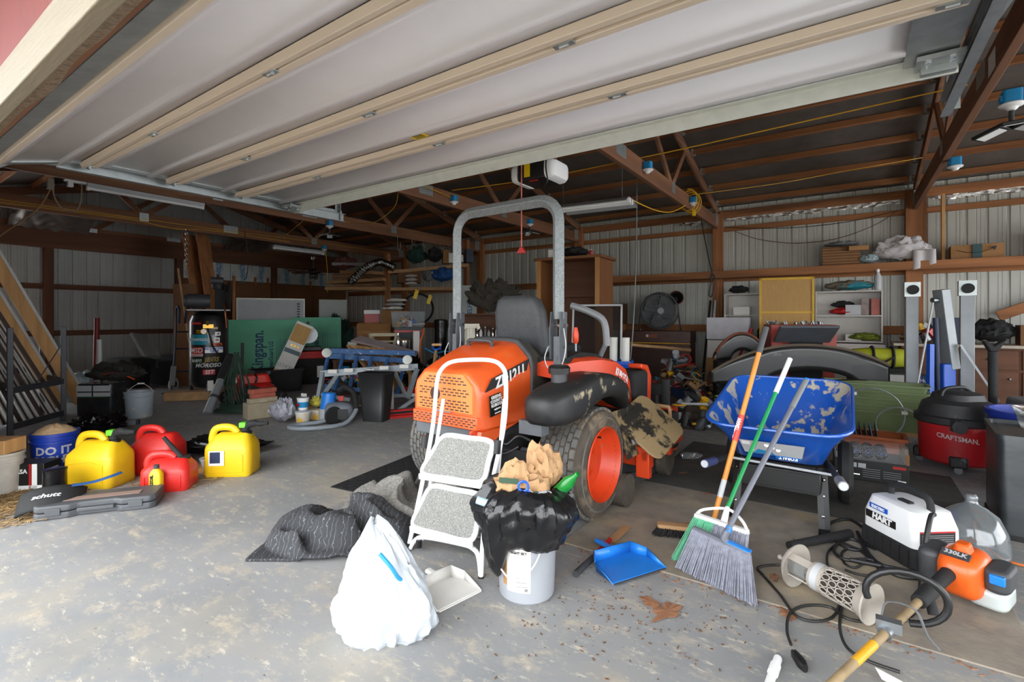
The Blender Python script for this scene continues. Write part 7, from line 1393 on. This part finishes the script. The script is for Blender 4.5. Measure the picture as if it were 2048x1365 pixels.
for z, (a_, b_) in enumerate((((652, 702, 7.5), (830, 707, 7.8)), ((655, 712, 7.5), (815, 722, 7.8)), ((648, 772, 7.4), (800, 790, 7.6)))): part('side_rail', MB().bar(A(*a_, q0), A(*b_, q0), .03, .08 if z < 2 else .06), 'ladder_blue', bl, bevel=.004)
for px in (655, 684, 712, 741, 774, 809): part('rung', MB().bar(A(px+2, 708+(px-655)*.06, 7.5, q0), A(px-14, 780+(px-655)*.05, 7.3, q0), .04, .035), 'ladder_blue', bl)
for px, py in ((654, 706), (815, 720)): part('pulley', MB().at(T(*A(px, py, 7.45, q0), PI/2, 0, PSI)).lathe([(.02, -.02), (.07, -.025), (.06, 0), (.07, .025), (.02, .02)], 20), 'galv_light', bl)
for px in (660, 790): part('foot', MB().bar(A(px-12, 780, 7.3, q0), V((A(px-14, 800, 7.3, q0).x, A(px-14, 800, 7.3, q0).y, 0)), .04, .04), 'ladder_blue', bl)
q0 = stand(760, 760, 8.3); pl_ = thing('pallet_crate', 'light wooden slatted crate panel leaning behind the blue ladder', 'crate', q0)
for k in range(6): part('slat', MB().bar(A(700+14*k, 692+1*k, 8.1, q0), A(742+16*k, 748, 7.9, q0), .09, .02), 'tan_wood_x', pl_)
part('rail', MB().bar(A(694, 692, 8.12, q0), A(790, 702, 8.12, q0), .05, .04), 'tan_wood_x', pl_); part('leg', MB().bar(A(742, 748, 8.1, q0), V((A(742, 760, 8.1, q0).x, A(742, 760, 8.1, q0).y, 0)), .06, .06), 'tan_wood_z', pl_); part('leg', MB().bar(A(822, 748, 8.1, q0), V((A(822, 760, 8.1, q0).x, A(822, 760, 8.1, q0).y, 0)), .06, .06), 'tan_wood_z', pl_)
q0 = stand(760, 720, 8.45); o = thing('mauve_board', 'large pale mauve board sloping above the slatted crate', 'board', q0); part('sheet', MB().add([A(702, 682, 8.55, q0), A(722, 673, 8.75, q0), A(836, 705, 8.3, q0), A(832, 712, 8.15, q0)], [(0, 1, 2, 3)]), mat('mauve', '#9f9190', .7, var=.08), o, solid=.03, smooth=0); part('prop', MB().box(-.04, .04, -.04, .04, 0, .66), 'tan_wood_z', o)
fj = thing('floor_jack', 'red steel jack stand bar lying beside the waste basket', 'jack', G(822, 832), facing(G(822, 832))+R(15)); part('channel', MB().box(-.38, .38, -.05, .05, .03, .1), 'red', fj, bevel=.008); part('slot', MB().box(-.3, .1, -.055, -.05, .05, .08), 'black', fj); part('end', MB().cyl((-.38, -.06, .05), (-.38, .06, .05), .05, n=16), 'red', fj); part('lower_bar', MB().box(-.3, .0, -.09, -.05, 0, .03), 'red', fj)
tag(part('red_channel_bar', MB().bar(G(776, 800)+V((0, .3, .12)), G(868, 808)+V((0, .3, .12)), .06, .1), 'red', bevel=.008), 'red steel beam behind the grey ladder feet', 'beam')
# shovel, black bags
q0 = G(858, 800); sh_ = thing('d_handle_shovel', 'shovel with blue d shaped handle left of the mower', 'shovel', q0); a_, b_ = V((0, 0, 0)), AD(872, 700, 6.6)-q0; part('shaft', MB().cyl(a_, b_, .02), 'tan_wood_z', sh_); part('sleeve', MB().cyl(a_.lerp(b_, .3), a_.lerp(b_, .58), .024), mat('sleeve_blue', '#3c3f66', .6), sh_)
dd = (b_-a_).normalized(); part('grip', MB().tube([b_, b_+dd*.03-_rt*.05, b_+dd*.12-_rt*.06, b_+dd*.13+_rt*.06, b_+dd*.03+_rt*.05, b_], .013), 'blue', sh_); part('cross_grip', MB().cyl(b_+dd*.125-_rt*.06, b_+dd*.125+_rt*.06, .017), 'pine_x', sh_)
for i, (px, py, t, w_, h_, lb) in enumerate(((882, 770, 8.1, .6, .72, 'large black trash bag behind the shovel'), (826, 775, 8.7, .4, .6, 'black trash bag behind the mauve board'), (925, 760, 8.9, .4, .95, 'tall black trash bag beside the roll bar'))):
    heap('trash_bag', lb, 'bag', stand(px, py, t), w_, .6, h_, 'liner_black', 20+i, i, amp=.7, crinkle=.12, csc=5)
# ================================================================ back left storage: table of boxes, shelves
mat('tan_box', '#8c6238', .85, var=.12, sc=5)
p = stand(760, 700, 9.4); tb = thing('storage_table', 'low dark table carrying cartons and the laundry basket', 'table', p, facing(p)); part('top', MB().box(-.85, .2, -.2, .45, .48, .52), 'dark_wood_x', tb)
for x_ in (-.8, .15):
    for y_ in (-.15, .4): part('leg', MB().box(x_-.03, x_+.03, y_-.03, y_+.03, 0, .48), 'dark_wood_z', tb)
def put(px, py, t, z): q = AD(px, py, t); return V((q.x, q.y, z))
R_ = facing(p)
crate('open_carton', 'large open brown carton behind the laundry basket', put(748, 650, 9.6, .523), .62, .4, .52, 'tan_box', R_, flaps=True); crate('brown_carton', 'wide brown carton with dark tape below the steel pots', put(790, 690, 9.0, .0), .5, .28, .72, 'tan_box', R_, tape='black'); crate('red_white_carton', 'narrow white and red carton left of the laundry basket', put(705, 660, 9.3, .523), .16, .2, .32, 'paper', R_)
lbk = thing('laundry_basket', 'cream plastic laundry basket with slotted sides', 'basket', put(768, 665, 9.0, .725), R_); mat('cream_plastic', '#b3a88c', .6, var=.06)
part('rim', MB().loft([rr(.52, .36, .06, .24), rr(.54, .38, .06, .26), rr(.54, .38, .06, .29), rr(.5, .34, .06, .29)], c0=False, c1=False), 'cream_plastic', lbk); part('base', MB().loft([rr(.4, .26, .05, 0), rr(.41, .27, .05, .05)]), 'cream_plastic', lbk); part('mid_band', MB().loft([rr(.455, .315, .05, .13), rr(.46, .32, .05, .15)], c0=False, c1=False), 'cream_plastic', lbk, solid=.006)
for k in range(16):
    a = k/16; r0 = rr(.405, .265, .05, .04); r1 = rr(.52, .36, .06, .25); i = int(a*20) % 20; part('slat', MB().bar(r0[i], r1[i], .025, .008), 'cream_plastic', lbk)
pt = thing('steel_pot', 'stack of steel pots with an orange lid beside the basket', 'pot', put(808, 665, 8.92, .723), R_)
part('pot', MB().lathe([(.1, 0), (.105, .02), (.105, .16), (.11, .165)], 24), 'chrome', pt); part('lid', MB().lathe([(.108, .166), (.105, .18), (.02, .19)], 24), 'cardboard', pt); bottle('slim steel thermos left of the steel pots', put(796, 665, 8.88, .723), .04, .3, 'chrome', 'chrome', 'thermos', 'thermos')
dc = crate('drum_cooler', 'dark grey bin behind the steel pots with a red rim', put(815, 650, 9.6, .0), .5, .4, 1.12, 'dark_grey', R_, 'bin'); part('red_rim', MB().box(-.26, .26, -.21, .21, 1.02, 1.06), 'red', dc); crate('white_red_box', 'white and red carton right of the steel pots', put(832, 665, 9.3, .0), .12, .2, 1.05, 'paper', R_); bx_ = tag(part('clear_bin', MB().at(T(*put(816, 630, 9.5, 1.12), 0, 0, R_)).loft([rr(.6, .35, .04, 0), rr(.66, .4, .04, .3)]), mat('bin_clear', '#8f979a', .2, alpha=.4, var=.1)), 'clear plastic bin full of toys on the dark grey bin', 'bin'); junk('toy_clutter', 'small toys inside the clear plastic bin', 'toys', put(816, 630, 9.5, 1.135), .36, .18, .14, 22, 71, cols=['red', 'blue', 'paper', 'cord_yellow', 'matte_black'], rz=R_)
crate('paper_stack', 'brown carton topped with folded papers above the open carton', put(790, 600, 10.2, 0), .55, .4, 1.45, 'tan_box', R_)
for k in range(3): heap('folded_paper', ('lowest', 'middle', 'top')[k]+' folded paper bag on the tall brown carton', 'paper bag', put(785+4*k, 600, 10.2, 1.453+.085*k), .5, .3, .08, 'paper' if k != 1 else 'light_grey', 40+k)
crate('red_cooler', 'small red box with white lid left of the folded papers', put(744, 605, 10.4, 0), .3, .3, 1.38, 'red', R_); part('lid', MB().box(-.16, .16, -.16, .16, 1.38, 1.46), 'white', bpy.data.objects['red_cooler'])
wr_ = thing('wheel_ring', 'thin dark hoop with two yellow tags hanging on the wall', 'hoop', put(836, 615, 10.6, 1.0), R_); part('ring', MB().torus((0, 0, .5), .32, .025, 'y', 40, 8), 'matte_black', wr_); part('post', MB().box(-.03, .03, .02, .06, -1.0, .2), 'dark_wood_z', wr_)
for a in (1.7, .7): part('yellow_tag', MB().at(T(.32*cos(a), -.03, .5+.32*sin(a), 0, .3, 0)).box(-.04, .04, -.003, .003, -.11, .09), 'yellow_sticker', wr_)
q = stand(882, 690, 9.6); tag(part('black_roll', MB().lathe([(.13, 0), (.135, .02), (.12, 1.0), (.135, 1.25), (.1, 1.27)], 24), 'liner_black', loc=q), 'tall roll of black plastic left of the roll bar', 'plastic roll'); crate('navy_crate', 'dark blue plastic crate under the shelves', put(856, 720, 9.3, 0), .35, .3, .4, 'dark_blue', R_, 'crate')
tag(part('bent_tool', MB().tube(spl([put(847, 640, 9.0, 1.1), put(846, 650, 9.0, 1.0), put(841, 665, 9.0, .85), put(841, 700, 9.0, .45), put(841, 700, 9.0, .0)], 4), .02), mat('tool_orange', '#b8541f', .5)), 'orange tubular tool handle beside the dark bin', 'handle tool')
junk('left_clutter', 'dark jumble of tools and cloth in front of the storage table', 'clutter', stand(690, 745, 8.4), .7, .4, .45, 70, 50, rz=R_, big=1.4); junk('dark_clutter', 'dark jumble of stored things along the plywood wall', 'clutter', stand(745, 700, 12.6), 1.1, .6, .8, 90, 51, rz=R_+R(25), cols=['matte_black', 'dirt', 'dark_grey', 'cardboard_dark', 'dark_wood_x'], big=1.8)
p = stand(668, 680, 12.2); tag(part('white_foam_sheet', MB().at(T(p.x, p.y, 0, 0, 0, facing(p))).box(-.35, .3, 0, .04, .0, 1.75), 'foam_white'), 'pale foam sheet standing in the dark corner', 'foam sheet'); heap('green_net', 'dark green netting piled by the pale foam sheet', 'netting', stand(680, 700, 11.6), .8, .5, 1.35, mat('net_green', '#1c3a30', .9, var=.3), 33)
# shelf rack in the back left corner
q0 = stand(850, 650, 11.2); sr = thing('lumber_rack', 'tall open lumber rack of brown boards in the back left corner', 'rack', q0)
def bz(px, py, t): return AD(px, py, t)-q0
for px, t, y0 in ((775, 11.0, 508), (933, 11.2, 480)): b_ = bz(px, y0, t); part('post', MB().bar(V((b_.x, b_.y, 0)), b_, .09, .09), 'frame_wood_z', sr)
for (a_, b_) in (((778, 546, 11.0), (935, 532, 11.2)), ((740, 580, 11.2), (935, 578, 11.2)), ((660, 578, 11.6), (775, 578, 11.0)), ((664, 566, 11.6), (775, 560, 11.0)), ((690, 545, 11.6), (775, 548, 11.1))): part('shelf_board', MB().bar(bz(*a_), bz(*b_), .35, .07), 'tan_wood_x', sr)
for k in range(9): part('stored_board', MB().bar(bz(665, 574-3*k, 11.7), bz(765+k, 574-3*k, 11.5), .12, .022), 'tan_wood_x' if k % 2 else 'frame_wood_x', sr)
for px, py, t, w_, h_, m_, lb, hp_ in ((832, 538, 11.0, .42, .42, 'net_green', 'dark green pump tank on the upper rack shelf', 1), (869, 536, 11.0, .3, .38, 'matte_black', 'black garden machine on the upper rack shelf', 1), (818, 575, 11.1, .5, .3, 'cardboard_dark', 'folded brown cartons on the lower rack shelf', 0), (886, 574, 11.0, .5, .36, mat('tarp_blue', '#1a4a86', .7, var=.25, sc=9), 'crumpled blue tarp on the lower rack shelf', 1), (857, 574, 10.95, .25, .3, 'mid_grey', 'grey cloth bundle on the lower rack shelf', 1)):
    q = AD(px, py, t)+V((0, 0, .09)); heap('rack_bundle', lb, 'bundle', q, w_, .35, h_, m_, int(px), R_, amp=.7) if hp_ else crate('rack_carton', lb, q, w_, .35, h_, m_, R_)
for k, (px, m_, h_) in enumerate(((892, 'tan_box', .3), (903, 'paper', .22), (938, 'dark_blue', .3), (918, 'paper', .16))): crate('rack_carton', ('brown', 'white', 'navy', 'small white')[k]+' carton at the right end of the upper rack shelf', AD(px, 535-1*k, 11.05)+V((0, 0, .08)), .16, .2, h_, m_, R_)
for k in range(3): heap('rolled_cloth', ('upper', 'middle', 'lower')[k]+' pale rolled cloth on the lower rack shelf', 'cloth', AD(822, 571-7.5*k, 10.7), .3, .2, .08, 'edge_white', 60+k)
fd = MB(); dpts = spl([AD(px, py-3, 10.75) for px, py in ((700, 569), (713, 556), (730, 541), (748, 531), (762, 528), (775, 533), (790, 540))], 8)
fd.tube(dpts, [.075+.02*(i % 2)+.01*nz((i, 0, 0), 1.3) for i in range(len(dpts))], 14); o = tag(part('foil_duct', fd, mat('duct_foil', '#9c9c9a', .18, 1., var=.1, bump=.9, bsc=30), smooth=20), 'shiny flexible foil duct draped over the lumber rack', 'duct')
for k, (px, w_, t, lb) in enumerate(((690, .6, 11.4, 'red brown quilt bundle on the left of the lumber rack'),)): heap('quilt', lb, 'quilt', AD(px, 541, 11.7), w_, .5, .35, mat('quilt_red', '#6e4038', .9, var=.3, sc=12), 44)
# foam piece, tarp, column, paint shelf right of the rack
p = stand(935, 640, 10.6); fp = thing('foam_offcut', 'white foam board offcut with blue letters beside the grey tarp', 'foam board', p, facing(p)); f_ = part('sheet', MB().box(-.2, .2, 0, .04, 0, 2.0), 'foam_white', fp); text('SHELHS', .14, 'print_blue', f_, (.05, -.003, 1.45), (PI/2, R(-90), 0), bold=.003)
ps_ = stand(975, 690, 9.4); psh = thing('paint_shelf', 'wooden bench shelf holding spray cans under the grey tarp', 'shelf', ps_, facing(ps_)); part('top', MB().box(-.5, .5, -.2, .2, .84, .9), 'tan_wood_x', psh); part('back_board', MB().box(-.5, .5, .18, .2, .9, 1.35), 'dark_wood_x', psh); part('upper_board', MB().box(-.55, .65, -.1, .35, 1.35, 1.38), 'dark_wood_x', psh)
for x_ in (-.46, .46):
    part('leg', MB().box(x_-.04, x_+.04, -.18, .18, 0, .84), 'tan_wood_z', psh)
heap('grey_tarp', 'large crumpled olive grey tarp above the spray cans', 'tarp', ps_+V((.05, .12, 1.385)), .95, .55, .62, mat('tarp_olive', '#4b463d', .8, var=.25, sc=8, bump=.4), 17, R_, fold=8, amp=.9)
for k in range(9):
    bottle(('white', 'grey', 'white', 'silver', 'clear', 'silver', 'white', 'blue', 'grey')[k]+' spray can on the bench shelf, number '+('one', 'two', 'three', 'four', 'five', 'six', 'seven', 'eight', 'nine')[k]+' from the left', ps_+_rt*(-.42+.075*k)+_fw*(-.1+.1*(k % 2))+V((0, 0, .903)), .03, .17+.03*(k % 3), ('white', 'mid_grey', 'light_grey', 'chrome')[k % 4], 'white' if k % 2 else 'mid_grey', 'spray_can', 'spray can', 'spray cans')
crate('square_carton', 'square brown carton right of the spray cans', ps_+_rt*.42-_fw*.05+V((0, 0, .903)), .28, .25, .28, 'tan_box', R_)
cl = thing('plaster_pedestal', 'small white fluted plaster column behind the mower hood', 'column', stand(940, 700, 7.6), R_); part('plinth', MB().box(-.13, .13, -.13, .13, .6, .64).box(-.11, .11, -.11, .11, .64, .68), 'cream_plastic' if False else mat('plaster', '#cfc8b8', .7, var=.06), cl, bevel=.006)
n_ = 48; part('fluted_shaft', MB().loft([[((r_-(.008 if i % 4 < 2 else 0))*cos(2*PI*i/n_), (r_-(.008 if i % 4 < 2 else 0))*sin(2*PI*i/n_), z) for i in range(n_)] for r_, z in ((.09, .68), (.085, .9), (.078, 1.14))]), 'plaster', cl, smooth=20); part('capital', MB().box(-.1, .1, -.1, .1, 1.14, 1.17).box(-.125, .125, -.125, .125, 1.17, 1.21).cyl((-.11, -.12, 1.15), (-.11, .12, 1.15), .03).cyl((.11, -.12, 1.15), (.11, .12, 1.15), .03), 'plaster', cl, bevel=.005)
crate('plinth_box', 'dark box under the white plaster column', stand(940, 700, 7.6), .4, .35, .6, 'cardboard_dark', R_); crate('brown_carton', 'brown carton on the floor left of the plaster column', stand(905, 710, 9.4), .4, .35, .62, 'tan_box', R_+.3)
junk('parts_clutter', 'low clutter of parts on the floor behind the mower seat', 'clutter', stand(1135, 740, 6.2), .7, .4, .5, 60, 52, rz=R_, cols=['matte_black', 'dark_grey', 'dirt', 'tan_wood_x', 'steel', 'orange_cord'], big=1.3)
tag(part('blue_strap', MB().tube(spl([AD(850, 697, 7.0), AD(870, 706, 6.8), AD(890, 703, 7.0), AD(905, 707, 7.2)], 4), .025, 6, flat=.3), 'box_blue'), 'bright blue plastic strip over the black bags', 'strip')
